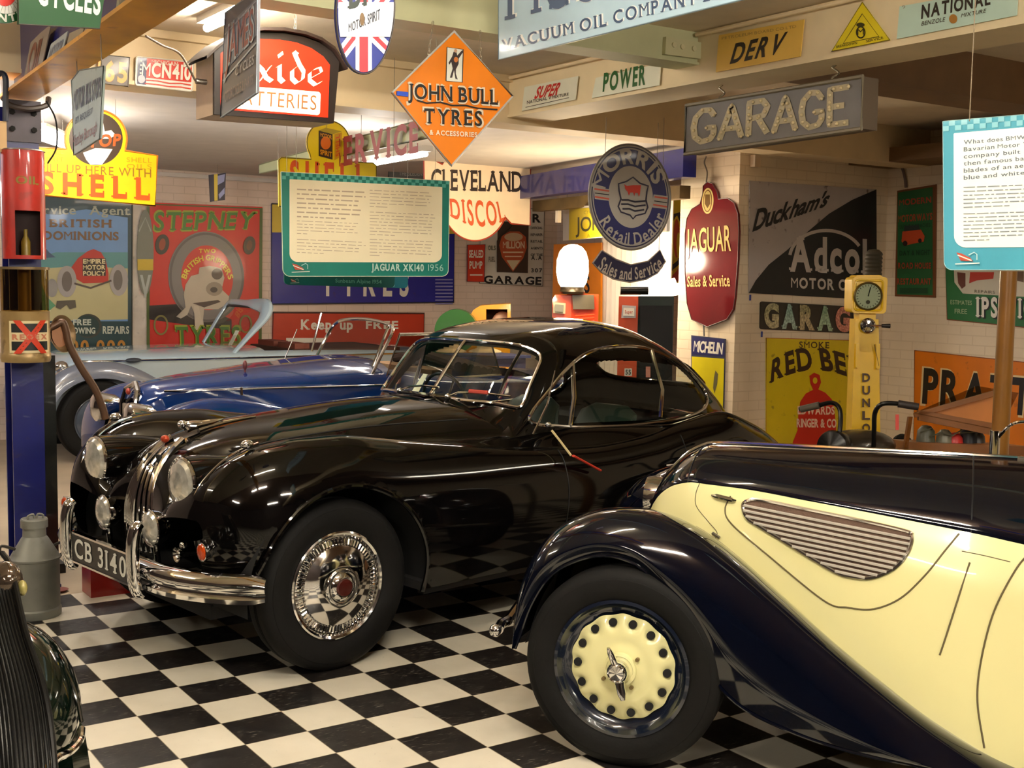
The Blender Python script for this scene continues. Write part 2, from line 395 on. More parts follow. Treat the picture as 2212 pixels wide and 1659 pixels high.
# ------------------------------------------------------------------ wheels
def wheel(car, x, y, z, sg, r, w, rr, style, name='wheel'):
    """wheel as a part of a car (car-local); tyre is the part, rim and caps sub-parts"""
    o = (x, y, z); ax = (0, sg, 0); h = w/2
    prof = [(rr*.98, -h*.7), (rr*1.12, -h*.95), (r*.82, -h), (r*.94, -h*.9), (r*.99, -h*.66), (r, -h*.4), (r, -h*.12), (r*.985, -h*.1), (r*.985, -h*.04), (r, -h*.02), (r, h*.02), (r*.985, h*.04), (r*.985, h*.1), (r, h*.12), (r, h*.4), (r*.99, h*.66), (r*.94, h*.9), (r*.9, h*.94), (r*.895, h*.97), (r*.82, h), (rr*1.12, h*.95), (rr*.98, h*.7)]
    t = part(name, MB().lathe(o, ax, prof, 72, caps=False), RUBBER, car, world=False, label='black rubber tyre')
    if style == 'jag':
        rim = [(rr, h*.7), (rr*1.0, h*.82), (rr*.97, h*.86), (rr*.93, h*.80), (rr*.90, h*.62), (rr*.80, h*.55), (rr*.3, h*.5), (.01, h*.5)]
        part('rim', MB().lathe(o, ax, rim, 72, caps=False), CHROME, t, world=False)
        m = MB(); n = 288; A = []; ov = Vector(o)
        for rad, hh, mod in ((rr*.89, .60, 0), (rr*.86, .66, .07), (rr*.76, .70, .07), (rr*.74, .66, 0)):
            A.append([ov+V(rad*math.cos(2*math.pi*k/n), sg*h*(hh+(mod if k % 4 < 2 else -mod)*.4), rad*math.sin(2*math.pi*k/n)) for k in range(n)])
        m.rings(A, caps=False)
        part('ribbed_trim_ring', m, CHROME, t, world=False, sharp=20)
        cap = [(rr*.74, h*.62), (rr*.73, h*.78), (rr*.66, h*.86), (rr*.55, h*.98), (rr*.42, h*1.08), (rr*.36, h*1.1), (rr*.34, h*1.2), (rr*.3, h*1.24), (rr*.27, h*1.2), (rr*.26, h*1.26), (rr*.19, h*1.38), (rr*.17, h*1.36), (.001, h*1.36)]
        part('hub_cap', MB().lathe(o, ax, cap, 72, caps=False), CHROME, t, world=False, sharp=50)
        part('hub_badge', MB().lathe(o, ax, [(rr*.165, h*1.36), (rr*.15, h*1.42), (.001, h*1.44)], 32, caps=False), M((62, 14, 10), .3, coat=1), t, world=False)
        rad = rr*.86
        part('valve', MB().cyl(ov+V(rad*.80, sg*h*.75, rad*.40), ov+V(rad*.96, sg*h*.95, rad*.46), .004, seg=8), DARK, t, world=False)
    elif style == 'bmw':
        rim = [(rr, h*.7), (rr*1.03, h*.86), (rr*.98, h*.9), (rr*.95, h*.72), (rr*.9, h*.45), (rr*.88, h*.42), (rr*.82, h*.3), (rr*.3, h*.28)]
        part('rim', MB().lathe(o, ax, rim, 72, caps=False), M((14, 22, 38), .2, coat=1, vary=0), t, world=False)
        n = 168; ov = Vector(o); A = []; rd = rr*.80
        for i in range(46):
            q = i/45; row = []
            for k in range(n):
                th = 2*math.pi*k/n; ph = (th*14/(2*math.pi)) % 1
                sc_ = 1-.028*(.5-.5*math.cos(2*math.pi*(ph+.5)))*(q > .8)*((q-.8)/.2)
                rad = rd*q*sc_+1e-4
                hh = .62 + .22*math.exp(-(q/.42)**6) - .12*max(0, (q-.72)/.28)**2*1.5 + .10*math.exp(-((q-.6)/.2)**2)
                # dimple to each hole
                d = min(abs(ph), abs(1-ph))*2*math.pi/14*rd*.85
                e = (q-.85)*rd
                hh += -.16*math.exp(-(d*d+e*e*.8)/(2*(.013)**2))
                row.append(ov+V(rad*math.cos(th), sg*h*hh, rad*math.sin(th)))
            A.append(row)
        m = MB(); vs = [p for r_ in A for p in r_]; fs = []
        for i in range(45):
            for k in range(n):
                fs.append((i*n+k, i*n+(k+1) % n, (i+1)*n+(k+1) % n, (i+1)*n+k))
        m.add(vs, fs)
        part('wheel_disc', m, M((232, 226, 165), .25, coat=1, vary=.03), t, world=False, sharp=60)
        for k in range(14):
            th = 2*math.pi*k/14; c = ov+V(rd*.85*math.cos(th), sg*h*.56, rd*.85*math.sin(th))
            part('vent_hole', MB().cyl(c-V(0, sg*.004, 0), c+V(0, sg*.0062, 0), .0135, seg=20), M((8, 8, 8), .8, vary=0), t, world=False)
        hb = [(.056, h*.8), (.054, h*1.0), (.046, h*1.04), (.044, h*1.0), (.001, h*1.0)]
        part('hub', MB().lathe(o, ax, hb, 40, caps=False), M((232, 226, 165), .25, coat=1, vary=.03), t, world=False)
        for k in range(4):
            th = .6+math.pi/2*k; c = ov+V(.068*math.cos(th), sg*h*.86, .068*math.sin(th))
            part('bolt', MB().cyl(c-V(0, sg*.01, 0), c+V(0, sg*.006, 0), .007, seg=6), M((130, 110, 70), .5, .5), t, world=False)
        sp = part('spinner', MB().lathe(o, ax, [(.034, h*1.0), (.036, h*1.4), (.034, h*1.55), (.027, h*1.66), (.024, h*1.6), (.001, h*1.63)], 32, caps=False), CHROME, t, world=False)
        m = MB()
        for s2 in (1, -1):
            d = V(-.30*s2, 0, .95*s2).normalized(); b = ov+V(0, sg*h*1.35, 0)
            m.tube([b+d*.02, b+d*.04+V(0, sg*.008, 0), b+d*.068+V(0, sg*.016, 0), b+d*.088+V(0, sg*.02, 0)], [.02, .015, .014, .007], 10, flat=.7)
        part('spinner_ear', m, CHROME, t, world=False)
    else:
        c = (style if isinstance(style, tuple) else (60, 70, 80))
        rim = [(rr, h*.7), (rr*1.02, h*.86), (rr*.95, h*.7), (rr*.9, h*.4), (rr*.5, h*.55), (.01, h*.55)]
        part('rim', MB().lathe(o, ax, rim, 48, caps=False), M(c, .3, coat=1, vary=0), t, world=False)
        part('hub_cap', MB().lathe(o, ax, [(rr*.55, h*.5), (rr*.5, h*.85), (rr*.35, h*1.15), (rr*.15, h*1.3), (.001, h*1.32)], 40, caps=False), CHROME, t, world=False)
    return t

# ------------------------------------------------------------------ shells
def shell(fn, us, vs): return [[fn(u, v) for v in vs] for u in us]
def inpoly(x, y, P):
    c = False; n = len(P)
    for i in range(n):
        x1, y1 = P[i]; x2, y2 = P[i-1]
        if (y1 > y) != (y2 > y) and x < (x2-x1)*(y-y1)/(y2-y1)+x1: c = not c
    return c
def ls(a, b, n): return list(np.linspace(a, b, n))
def smoothpoly(P, n=6): return [(p.x, p.y) for p in catmull([V(a, b, 0) for a, b in P], n, closed=True)]

# ================================================================== the black coupe
BLK = M((6, 5, 5), .055, coat=0, vary=0)
def build_jag():
    car = thing('coupe_car', 'glossy black fastback coupe with chrome bumper and plate CB 3140', 'car', (.4548, .7859, 0), math.radians(9))
    zc = table([(-.505, .64), (-.495, .70), (-.47, .76), (-.41, .83), (-.29, .895), (-.1, .94), (.22, .972), (.79, 1.01), (1.11, 1.012), (1.5, .93), (2.5, .9), (3.0, .82), (3.3, .66), (3.42, .55), (3.46, .48)])
    yv = table([(-.505, .24), (-.4, .30), (-.2, .37), (0, .40), (.4, .43), (.85, .47), (1.18, .56), (1.5, .625), (2.2, .63), (2.6, .60), (3.0, .5), (3.46, .35)])
    zv = table([(-.505, .62), (-.48, .66), (-.42, .70), (-.33, .75), (-.2, .80), (0, .85), (.4, .868), (.85, .85), (1.18, .855), (1.5, .87), (2.2, .845), (2.6, .86), (3.0, .74), (3.3, .6), (3.46, .46)])
    yc = table([(-.505, .56), (-.3, .60), (.4, .61), (1.2, .68), (2.0, .70), (2.5, .66), (3.46, .58)])
    zr = table([(-.505, .66), (-.495, .71), (-.47, .77), (-.43, .82), (-.35, .885), (-.22, .93), (-.05, .945), (.1, .945), (.33, .915), (.8, .85), (1.2, .805), (1.6, .785), (1.9, .80), (2.3, .86), (2.6, .885), (2.9, .81), (3.15, .70), (3.35, .56), (3.44, .47), (3.46, .44)])
    yw = table([(-.505, .60), (-.47, .70), (-.4, .76), (-.25, .79), (0, .80), (.8, .79), (1.6, .80), (2.5, .82), (3.0, .79), (3.46, .66)])
    zw = table([(-.505, .60), (-.3, .56), (0, .58), (1.2, .52), (2.4, .52), (3.46, .42)])
    zs = table([(-.505, .58), (-.495, .52), (-.47, .45), (-.42, .40), (-.3, .36), (.5, .27), (2.0, .27), (2.9, .32), (3.3, .36), (3.46, .40)])
    ys = table([(-.505, .55), (-.3, .72), (0, .75), (1, .745), (2.5, .76), (3.46, .6)])
    def bow(u, y):
        f = 1-min(max((u+.505)/.75, 0), 1); f = f*f
        t = max(abs(y)-.52, 0)/.28; c = max(0, 1-abs(y)/.30)
        return f*(.16*t*t + .055*max(0, 1-(y/.32)**2))
    def half(u, v):
        # v 0..1 : centre .. valley .30, crest .5, widest .75, sill 1
        if v <= .30:
            t = v/.30; y = yv(u)*t
            z = zv(u)+(zc(u)-zv(u))*(1-t**2.3)**.8 if t < 1 else zv(u)
            if t > .86: z -= .0
        elif v <= .5:
            t = (v-.30)/.2; y = yv(u)+(yc(u)-yv(u))*t; z = zv(u)+(zr(u)-zv(u))*math.sin(t*math.pi/2)**1.0*(1) if zr(u) >= zv(u) else zv(u)+(zr(u)-zv(u))*(1-math.cos(t*math.pi/2))
        elif v <= .75:
            a = (v-.5)/.25*math.pi/2; y = yc(u)+(yw(u)-yc(u))*math.sin(a); z = zw(u)+(zr(u)-zw(u))*math.cos(a)**.9
        else:
            t = (v-.75)/.25; y = yw(u)+(ys(u)-yw(u))*t*t; z = zw(u)+(zs(u)-zw(u))*t
        return y, z
    us = [-.505, -.502, -.498, -.49, -.48, -.465, -.45, -.43, -.41]+ls(-.385, .62, 70)+ls(.64, 3.3, 110)+[3.34, 3.38, 3.41, 3.43, 3.445, 3.455, 3.46]
    vs = ls(0, .30, 34)+ls(.30, .5, 16)[1:]+ls(.5, .75, 26)[1:]+ls(.75, 1, 18)[1:]
    R1, R2, C1 = .418, .40, .05
    def fn(sg):
        def g(u, v):
            y, z = half(u, v); return V(u+bow(u, y), sg*y, z)
        return g
    def arch(p, cx, r):
        return (p.x-cx)**2+(p.z-.345)**2 < r*r and abs(p.y) > .5 and p.z < .83
    body = MB()
    for sg in (-1, 1):
        G = shell(fn(sg), us, vs)
        for row in G:                                  # snap the wheel-arch edges to true circles
            for i, p in enumerate(row):
                for cx, r in ((C1, R1), (2.59, R2)):
                    d = math.hypot(p.x-cx, p.z-.345)
                    if abs(d-r) < .016 and abs(p.y) > .5 and p.z < .8 and d > 0:
                        k = r/d; row[i] = V(cx+(p.x-cx)*k, p.y, .345+(p.z-.345)*k)
        def drop(i, j):
            p = (G[i][j]+G[i+1][j+1])*.5
            if arch(p, C1, R1) or arch(p, 2.59, R2): return True
            return 1.25 < p.x < 2.5 and abs(p.y) < .575 and vs[j] < .29
        body.grid(G, drop)
    b = part('body', body, BLK, car, world=False, sharp=60)
    # wheel-arch lips and dark liners
    def surf_y(x, z):
        best = None
        u = x
        lo = None
        for k in range(60):
            v = .5+.5*k/59; y, zz = half(u, v)
            if lo is None or abs(zz-z) < lo[0]: lo = (abs(zz-z), y)
        return lo[1]
    for sg in (-1, 1):
        for cx, r in ((C1, R1), (2.59, R2)):
            pth = [V(cx-r*math.cos(a), sg*(surf_y(cx-r*math.cos(a), .345+r*math.sin(a))-.004), .345+r*math.sin(a)) for a in ls(-.12, math.pi+.2, 50)]
            pth = [p for p in pth if p.z > .37 or p.x > cx]
            m = MB().tube(pth, .0115, 8); L = MB()
            rs = [[V(cx-(r+.03)*math.cos(a), sg*yy, .345+(r+.03)*math.sin(a)) for a in ls(-.1, math.pi+.1, 30)] for yy in (.50, .76)]
            L.grid(rs); L.add([tuple(V(cx-(r+.03)*math.cos(a), sg*.50, .345+(r+.03)*math.sin(a))) for a in ls(-.1, math.pi+.1, 30)], [tuple(range(30))])
            part('wheel_arch_lip', m, BLK, car, world=False); part('wheel_well', L, DARK, car, world=False)
    part('underbody', MB().box((-.40, -.49, .24), (3.2, .49, .30)).box((.46, -.73, .262), (2.16, .73, .30)), DARK, car, world=False, smooth=False)
    # greenhouse
    gz = table([(1.09, .985), (1.13, 1.03), (1.22, 1.14), (1.34, 1.27), (1.42, 1.315), (1.55, 1.35), (1.72, 1.375), (1.95, 1.385), (2.2, 1.362), (2.45, 1.29), (2.65, 1.195), (2.85, 1.07), (3.05, .935), (3.2, .83), (3.3, .72)])
    wb = table([(1.09, .585), (1.3, .612), (1.5, .622), (2.2, .625), (2.5, .60), (2.8, .53), (3.05, .43), (3.3, .3)])
    zb = table([(1.09, .82), (1.3, .84), (1.5, .86), (2.2, .845), (2.6, .85), (3.0, .76), (3.3, .60)])
    ne = table([(1.09, 8), (1.34, 5.2), (1.9, 3.6), (2.5, 3.0), (3.3, 2.3)])
    me_ = table([(1.09, 4.), (1.34, 3.4), (1.9, 2.), (2.5, 1.8), (3.3, 1.5)])
    def gh(u, t):           # t -1..1 across
        a = abs(t); n, m = ne(u), me_(u)
        # parametrise evenly: first part along y, last part down the side
        if a < .6:
            yy = a/.6*.90
            zz = (1-yy**n)**(1/m)
        else:
            z0 = (1-.90**n)**(1/m); zz = z0*(1-(a-.6)/.4); yy = (1-zz**m)**(1/n) if zz > 0 else 1.
        y = wb(u)*yy; z = zb(u)+(gz(u)-zb(u))*zz
        f = max(0, 1-(u-1.09)/1.0)
        return V(u+.11*(y/.56)**2*f, math.copysign(y, t), z)
    side = smoothpoly([(1.235, .925), (1.36, 1.06), (1.48, 1.155), (1.62, 1.215), (1.78, 1.243), (1.98, 1.25), (2.18, 1.235), (2.36, 1.19), (2.50, 1.12), (2.605, 1.02), (2.635, .95), (2.56, .892), (2.35, .862), (1.95, .855), (1.6, .870), (1.4, .888)], 5)
    gus = ls(1.09, 1.36, 70)+ls(1.365, 3.3, 190); gvs = ls(-1, 1, 241)
    G = shell(gh, gus, gvs)
    def ws(u, y): # windscreen region in (u, y)
        a = abs(y)
        return 1.10 < u < 1.337 and a < .545-.04*max(0, (u-1.10)/.235) and not (u < 1.11 and a > .52) and not (u > 1.323 and a > .475)
    def rear(p): return p.x > 2.4 and (p.y/.385)**4+((p.z-1.052)/.075)**4 < 1
    def isside(p, t): return abs(t) > .5 and inpoly(p.x, p.z, side)
    kind = {}
    for i in range(len(gus)-1):
        for j in range(len(gvs)-1):
            p = (G[i][j]+G[i+1][j+1])*.5; u = (gus[i]+gus[i+1])/2; t = (gvs[j]+gvs[j+1])/2
            kind[i, j] = 1 if ws(u, p.y) else 2 if isside(p, t) else 3 if rear(p) else 0
    part('roof', MB().grid(G, lambda i, j: kind[i, j] != 0), BLK, car, world=False, sharp=60)
    # roof lining (dark inner skin)
    Gi = [[V(p.x, p.y*.965, p.z-.018) for p in r] for r in G]
    part('roof_lining', MB().grid(Gi, lambda i, j: kind[i, j] != 0), M((20, 18, 15), .9), car, world=False)
    gl = glass_mat()
    for k, nm in ((1, 'windscreen'), (3, 'rear_window')):
        part(nm, MB().grid(G, lambda i, j: kind[i, j] != k), gl, car, world=False, sharp=80)
    for sg in (-1, 1):
        part('side_window', MB().grid(G, lambda i, j: kind[i, j] != 2 or gvs[j]*sg < 0), gl, car, world=False, sharp=80)
    def roofpt(x, z, sg):   # point on the greenhouse side at side-view (x,z)
        u = x
        for _ in range(8):
            n, m = ne(u), me_(u); zz = min(max((z-zb(u))/(gz(u)-zb(u)), 0), .9999); y = wb(u)*(1-zz**m)**(1/n)
            f = max(0, 1-(u-1.09)/1.0); u = x-.11*(y/.56)**2*f
        return V(x, sg*(y+.002), z)
    for sg in (-1, 1):
        pth = [roofpt(a, c, sg) for a, c in side]
        part('window_trim', MB().tube(pth, .0095, 8, closed=True), CHROME, car, world=False)
        for x0, x1 in ((1.475, 1.535), (2.15, 2.235)):
            z1 = 1.185 if x0 < 2 else 1.222
            m = MB().tube([roofpt(x0, .88, sg), roofpt((x0+x1)/2, 1.02, sg), roofpt(x1, z1, sg)], .011, 8)
            part('window_post', m, CHROME, car, world=False)
    def reart(y, z):
        lo_, hi_ = 2.35, 3.25
        for _ in range(40):
            u = (lo_+hi_)/2; zz = zb(u)+(gz(u)-zb(u))*(1-min(abs(y)/wb(u), .999)**ne(u))**(1/me_(u))
            if zz > z: lo_ = u
            else: hi_ = u
        f = max(0, 1-(u-1.09)); return V(u+.11*(y/.56)**2*f, y, z)
    rp = []
    for a in ls(0, 2*math.pi, 61)[:-1]:
        ca, sa = math.cos(a), math.sin(a); rp.append(reart(math.copysign(abs(ca)**.5, ca)*.385, 1.052+math.copysign(abs(sa)**.5, sa)*.075))
    part('rear_window_trim', MB().tube(rp, .013, 8, closed=True), BLK, car, world=False)
    def wsp(u, y):
        n, m = ne(u), me_(u); zz = (1-min(abs(y)/wb(u), .999)**n)**(1/m); f = max(0, 1-(u-1.09))
        return V(u+.11*(y/.56)**2*f-.004, y, zb(u)+(gz(u)-zb(u))*zz+.003)
    out = [(1.10, -.40), (1.098, -.2), (1.096, 0), (1.098, .2), (1.10, .40), (1.103, .505), (1.125, .543), (1.2, .530), (1.28, .516), (1.322, .50), (1.338, .45), (1.342, .2), (1.343, 0), (1.342, -.2), (1.338, -.45), (1.322, -.50), (1.28, -.516), (1.2, -.530), (1.125, -.543), (1.103, -.505)]
    oc = smoothpoly(out, 5)
    part('windscreen_trim', MB().tube([wsp(u, y) for u, y in oc], .009, 8, closed=True), CHROME, car, world=False)
    part('windscreen_divider', MB().tube([wsp(u, 0) for u in ls(1.096, 1.343, 12)], .009, 8), CHROME, car, world=False)
    # bonnet seam, central bonnet strip, scuttle vent
    def top(x, y, e=.002):
        t = min(abs(y)/yv(x), 1); return V(x+bow(x, y), y, zv(x)+(zc(x)-zv(x))*(1-t**2.3)**.8+e)
    sk = []
    for p, t in zip(G[0], gvs):
        q = top(min(p.x-.13, 1.12), p.y, .0); q = V(p.x-.13, p.y, q.z-.004); p2 = V(p.x, p.y, max(p.z, q.z-.01))
        sk.append([V(q.x+(p2.x-q.x)*k, p2.y, q.z+(p2.z-q.z)*(k**2)*(1 if k < 1 else 1)) for k in ls(0, 1, 8)])
    part('cowl', MB().grid(sk), BLK, car, world=False, sharp=80)
    part('bonnet_trim', MB().tube([top(x, 0, .004) for x in ls(-.2, .10, 12)], [.014-.001*k for k in range(12)], 8), CHROME, car, world=False)
    for sg in (-1, 1):
        pth = [top(x, sg*(yv(x)*.80), .0005) for x in ls(-.34, 1.0, 40)]
        part('bonnet_seam', MB().tube(pth, .0035, 6), M((2, 2, 2), .6, vary=0), car, world=False)
    part('scuttle_vent', MB().prism([top(.98, -.11, .006), top(1.05, -.11, .006), top(1.05, .11, .006), top(.98, .11, .006)], (0, 0, .008)), CHROME, car, world=False)
    # grille
    g = MB(); fr = MB()
    prof = [(-.465, .42), (-.478, .5), (-.480, .6), (-.466, .70), (-.428, .79), (-.370, .855), (-.31, .90)]
    P = catmull([V(a, 0, c) for a, c in prof], 6)
    for k in range(7):
        y = (k-3)*.030
        pts = [V(p.x+abs(y)*.25, y*(1.0 if p.z < .62 else max(.35, 1-(p.z-.62)*2.0)), p.z-abs(y)*.35*(p.z > .8)) for p in P[2:-3]]
        g.tube(pts, .008, 8)
    for sg in (-1, 1):
        fr.tube([V(p.x+.03, sg*.120*(1.0 if p.z < .62 else max(.30, 1-(p.z-.62)*2.1)), p.z) for p in P], .0135, 8)
    fr.tube([V(-.435, -.118, .42), V(-.47, 0, .405), V(-.435, .118, .42)], .013, 8)
    part('grille', g, CHROME, car, world=False); part('grille_frame', fr, CHROME, car, world=False)
    part('grille_backing', MB().prism([V(-.43, -.11, .42), V(-.43, .11, .42), V(-.43, .11, .66), V(-.385, .05, .84), V(-.385, -.05, .84), V(-.43, -.11, .66)], (.01, 0, 0)), DARK, car, world=False)
    part('bonnet_badge', MB().ball((-.335, 0, .90), (.018, .02, .016)), M((170, 60, 30), .3, .3), car, world=False, label='small red enamel badge')
    m = MB().ball((-.20, 0, .955), (.055, .016, .014)); m.ball((-.255, 0, .955), (.022, .018, .018)); m.tube([(-.24, 0, .93), (-.2, 0, .945), (-.12, 0, .955), (-.06, 0, .965)], [.016, .018, .013, .004], 8)
    for s2 in (-1, 1): m.tube([(-.23, s2*.01, .945), (-.215, s2*.05, .945)], .007, 6)
    part('bonnet_mascot', m, CHROME, car, world=False)
    # lamps
    lens = M((235, 232, 215), .12, .25, coat=1, vary=0)
    def lamp(nm, c, r, depth, mat2=lens, parent=car, body=True, tilt=.0):
        c = Vector(c); ax = V(-1, math.copysign(tilt, c.y), 0)
        sh = MB().lathe(c, ax, [(r*.35, -depth), (r*.75, -depth*.75), (r*.96, -depth*.3), (r*1.02, 0), (r*1.05, r*.10), (r*1.0, r*.16), (r*.93, r*.12)], 40, caps=False)
        q = part(nm, sh, CHROME if body else BLK, parent, world=False)
        pr = [(r*.94, r*.12), (r*.8, r*.24), (r*.5, r*.34), (r*.2, r*.38), (.001, r*.39)]
        n = 40; L_ = MB(); axn = ax.normalized(); x = axn.orthogonal().normalized(); yv_ = axn.cross(x)
        L_.rings([[c+axn*(h_+(.0016 if (k+i) % 2 else 0))+(x*math.cos(6.2832*k/n)+yv_*math.sin(6.2832*k/n))*rr_ for k in range(n)] for i, (rr_, h_) in enumerate(pr)], caps=False)
        part('lamp_lens', L_, mat2, q, world=False, sharp=10)
        return q
    silver = M((215, 212, 200), .12, .55, coat=1, vary=.2, scale=40)
    for sg in (-1, 1):
        lamp('headlamp', (-.455, sg*.388, .775), .102, .16, silver)
        # black pod behind headlamp
        part('headlamp_pod', MB().lathe((-.455, sg*.388, .775), (-1, 0, 0), [(.03, -.42), (.07, -.33), (.097, -.18), (.106, -.06), (.106, .0)], 40, caps=False), BLK, car, world=False)
        lamp('spot_lamp', (-.505, sg*.215, .575), .072, .07, silver)
        part('lamp_bracket', MB().cyl((-.49, sg*.215, .51), (-.48, sg*.215, .42), .012, seg=10), CHROME, car, world=False)
        f = lamp('flasher_lamp', (-.505, sg*.62, .55), .034, .04, M((200, 70, 12), .2, coat=1, vary=0))
        # side lamp pod on the wing crest with chrome bead running down the wing
        bead = [V(u+bow(u, .6)-.004, sg*(yc(u)-.055), zr(u)+.002) for u in (-.22, -.3, -.37, -.42, -.46, -.485, -.498)]
        part('wing_bead', MB().tube(catmull(bead, 4), .0055, 8), CHROME, car, world=False)
        part('side_lamp', MB().ball((-.285, sg*.575, .935), (.028, .016, .019)), CHROME, car, world=False)
    part('horn', MB().lathe((-.47, -.405, .50), (-1, 0, 0), [(.012, -.09), (.014, 0), (.03, .03)], 20, caps=False).ball((-.47, -.405, .535), .016), CHROME, car, world=False)
    # bumper
    def bx(y): return -.572+.217*max(0, (abs(y)-.35)/.46)**2.2
    sec = [(0, -.052), (-.018, -.046), (-.020, -.03), (-.010, -.018), (-.022, -.004), (-.026, .016), (-.018, .036), (.0, .052), (.012, .052), (.004, .03), (-.006, .0), (.006, -.03), (.012, -.052)]
    rs = []
    for y in ls(-.815, .815, 61):
        dx = (bx(y+.01)-bx(y-.01))/.02; nx = V(1, -dx, 0).normalized()
        e = 1-.25*max(0, (abs(y)-.76)/.055)**2
        rs.append([V(bx(y), y, .415)+nx*a*1.3+V(0, 0, c*e*1.12) for a, c in sec])
    part('bumper', MB().rings(rs), CHROME, car, world=False, sharp=50)
    for sg in (-1, 1):
        y = sg*.31
        pth = [V(-.595, y, .335), V(-.618, y, .36), V(-.632, y, .42), V(-.634, y, .53), V(-.622, y, .60), V(-.60, y, .62)]
        part('overrider', MB().tube(catmull(pth, 5), [.018+.008*min(1, i/4, (25-i)/4) for i in range(26)], 14, flat=1.0), CHROME, car, world=False)
        part('bumper_iron', MB().box((-.555, sg*.4-.02, .39), (-.40, sg*.4+.02, .43)), STEEL, car, world=False, smooth=False)
    pl = part('number_plate', MB().box((-.625, -.265, .375), (-.618, .265, .492)), M((14, 14, 14), .35, vary=.1), car, world=False, smooth=False)
    fm = MB()
    for a, c in (((-.63, -.272, .368), (-.614, .272, .376)), ((-.63, -.272, .491), (-.614, .272, .499)), ((-.63, -.272, .376), (-.614, -.265, .491)), ((-.63, .265, .376), (-.614, .272, .491))): fm.box(a, c)
    part('plate_surround', fm, CHROME, pl, world=False, smooth=False)
    q = [V(-.627, .245, .396), V(-.627, -.235, .396), V(-.627, -.235, .474), V(-.627, .245, .474)]
    m = MB(); textmesh(m, 'CB 3140', lambda a, c: bil(q, a, c), 'serif')
    part('lettering', m, M((225, 225, 215), .4, vary=0), pl, world=False, smooth=False)
    # door, shut lines, bits
    def yside(x, z): return surf_y(x, z)
    dk = M((1, 1, 1), .6, vary=0)
    def shut(pts, nm='door_seam', r=.003):
        m = MB()
        m.tube([V(x, -(yside(x, z)+.0005), z) for x, z in catmull2(pts)], r, 6); part(nm, m, dk, car, world=False)
    def catmull2(pts): return [(p.x, p.z) for p in catmull([V(a, 0, c) for a, c in pts], 8)]
    shut([(1.30, .79), (1.30, .60), (1.27, .40), (1.20, .31)])
    shut([(2.16, .80), (2.17, .6), (2.14, .42), (2.08, .33), (1.8, .30), (1.3, .30)])
    part('door_handle', MB().tube([V(2.0, -.80, .66), V(2.02, -.825, .662), V(2.12, -.83, .665), V(2.13, -.80, .665)], .008, 8), CHROME, car, world=False)
    part('sill_panel', MB().box((.47, -.74, .245), (2.15, -.70, .275)), M((14, 13, 12), .4), car, world=False)
    # wipers with red blades in the middle
    for sg in (-1, 1):
        base = V(1.06, sg*.19, 1.015); a = V(1.10, sg*.19-.03, 1.035); tip = wsp(1.135, sg*.22-.27)+V(-.012, 0, .008)
        wi = part('wiper', MB().tube([base, a, a.lerp(tip, .5)+V(-.01, 0, .008), tip], .0055, 6).ball(base, .016), CHROME, car, world=False)
        if sg < 0: part('blade', MB().tube([a.lerp(tip, .25)+V(-.012, 0, .012), a.lerp(tip, .6)+V(-.012, 0, .012)], .010, 6), M((190, 70, 55), .6), wi, world=False, label='red cloth wrapped blade')
    # quarter-light mirror/aerial in chrome, red tag on the door handle string
    part('aerial', MB().tube([(1.18, -.665, .87), (1.28, -.655, 1.0), (1.345, -.64, 1.16)], [.006, .005, .003], 8), CHROME, car, world=False)
    part('mirror', MB().ball((1.30, -.645, .905), (.016, .016, .014)), CHROME, car, world=False)
    # interior
    LE = M((22, 42, 30), .45, coat=.3, vary=.1)
    for sg in (-1, 1):
        m = MB(); 
        rs = []
        for zz, xx, hw, th in ((.35, 1.95, .22, .07), (.55, 2.0, .24, .08), (.75, 2.07, .24, .07), (.88, 2.12, .2, .05), (.92, 2.14, .12, .02)):
            rs.append([V(xx+th*math.cos(q), sg*.29+hw*math.sin(q), zz) for q in ls(0, 2*math.pi, 21)[:-1]])
        m.rings(rs); m.box((1.5, sg*.29-.23, .35), (1.95, sg*.29+.23, .5))
        part('seat', m, LE, car, world=False)
        part('door_card', MB().box((1.25, sg*.585-.01, .32), (2.3, sg*.585+.01, .86)), LE, car, world=False, smooth=False)
    part('dashboard', MB().box((1.14, -.49, .62), (1.32, .49, .90)), M((60, 38, 22), .35, coat=.5), car, world=False)
    part('parcel_shelf', MB().box((2.3, -.58, .55), (2.95, .58, .80)), M((14, 16, 14), .8), car, world=False)
    part('cabin_floor', MB().box((1.1, -.58, .3), (2.9, .58, .33)), DARK, car, world=False)
    cc = V(1.46, .30, .90)
    m = MB().tube([cc+V(.05*math.sin(q)*-.6, .19*math.cos(q), .19*math.sin(q)*.95) for q in ls(0, 2*math.pi, 37)[:-1]], .009, 8, closed=True)
    m.cyl(cc, (1.3, .30, .80), .02)
    for q in (0, 2.1, 4.2): m.tube([cc, cc+V(-.03*math.sin(q), .19*math.cos(q), .18*math.sin(q))], .006, 6)
    part('steering_wheel', m, M((15, 13, 12), .4), car, world=False)
    # wheels
    for x in (0, 2.59):
        for sg in (-1, 1): wheel(car, x+.045, sg*.655, .35, sg, .35, .16, .222, 'jag')
    return car, roofpt, wsp
jag, jroof, jws = build_jag()
JM = FR[jag.name]
def loose(nm, mb, mat, label, cat, fr, **k):
    mb.v = [tuple(fr @ Vector(p)) for p in mb.v]; return single(nm, mb, mat, label, cat, **k)
loose('paper_card', MB().prism([V(1.175, .30, .935), V(1.16, .215, .935), V(1.285, .245, 1.085), V(1.295, .29, 1.085)], (.003, 0, -.001)), M((235, 235, 205), .6), 'pale yellow paper standing inside the windscreen of the black coupe', 'paper', JM)
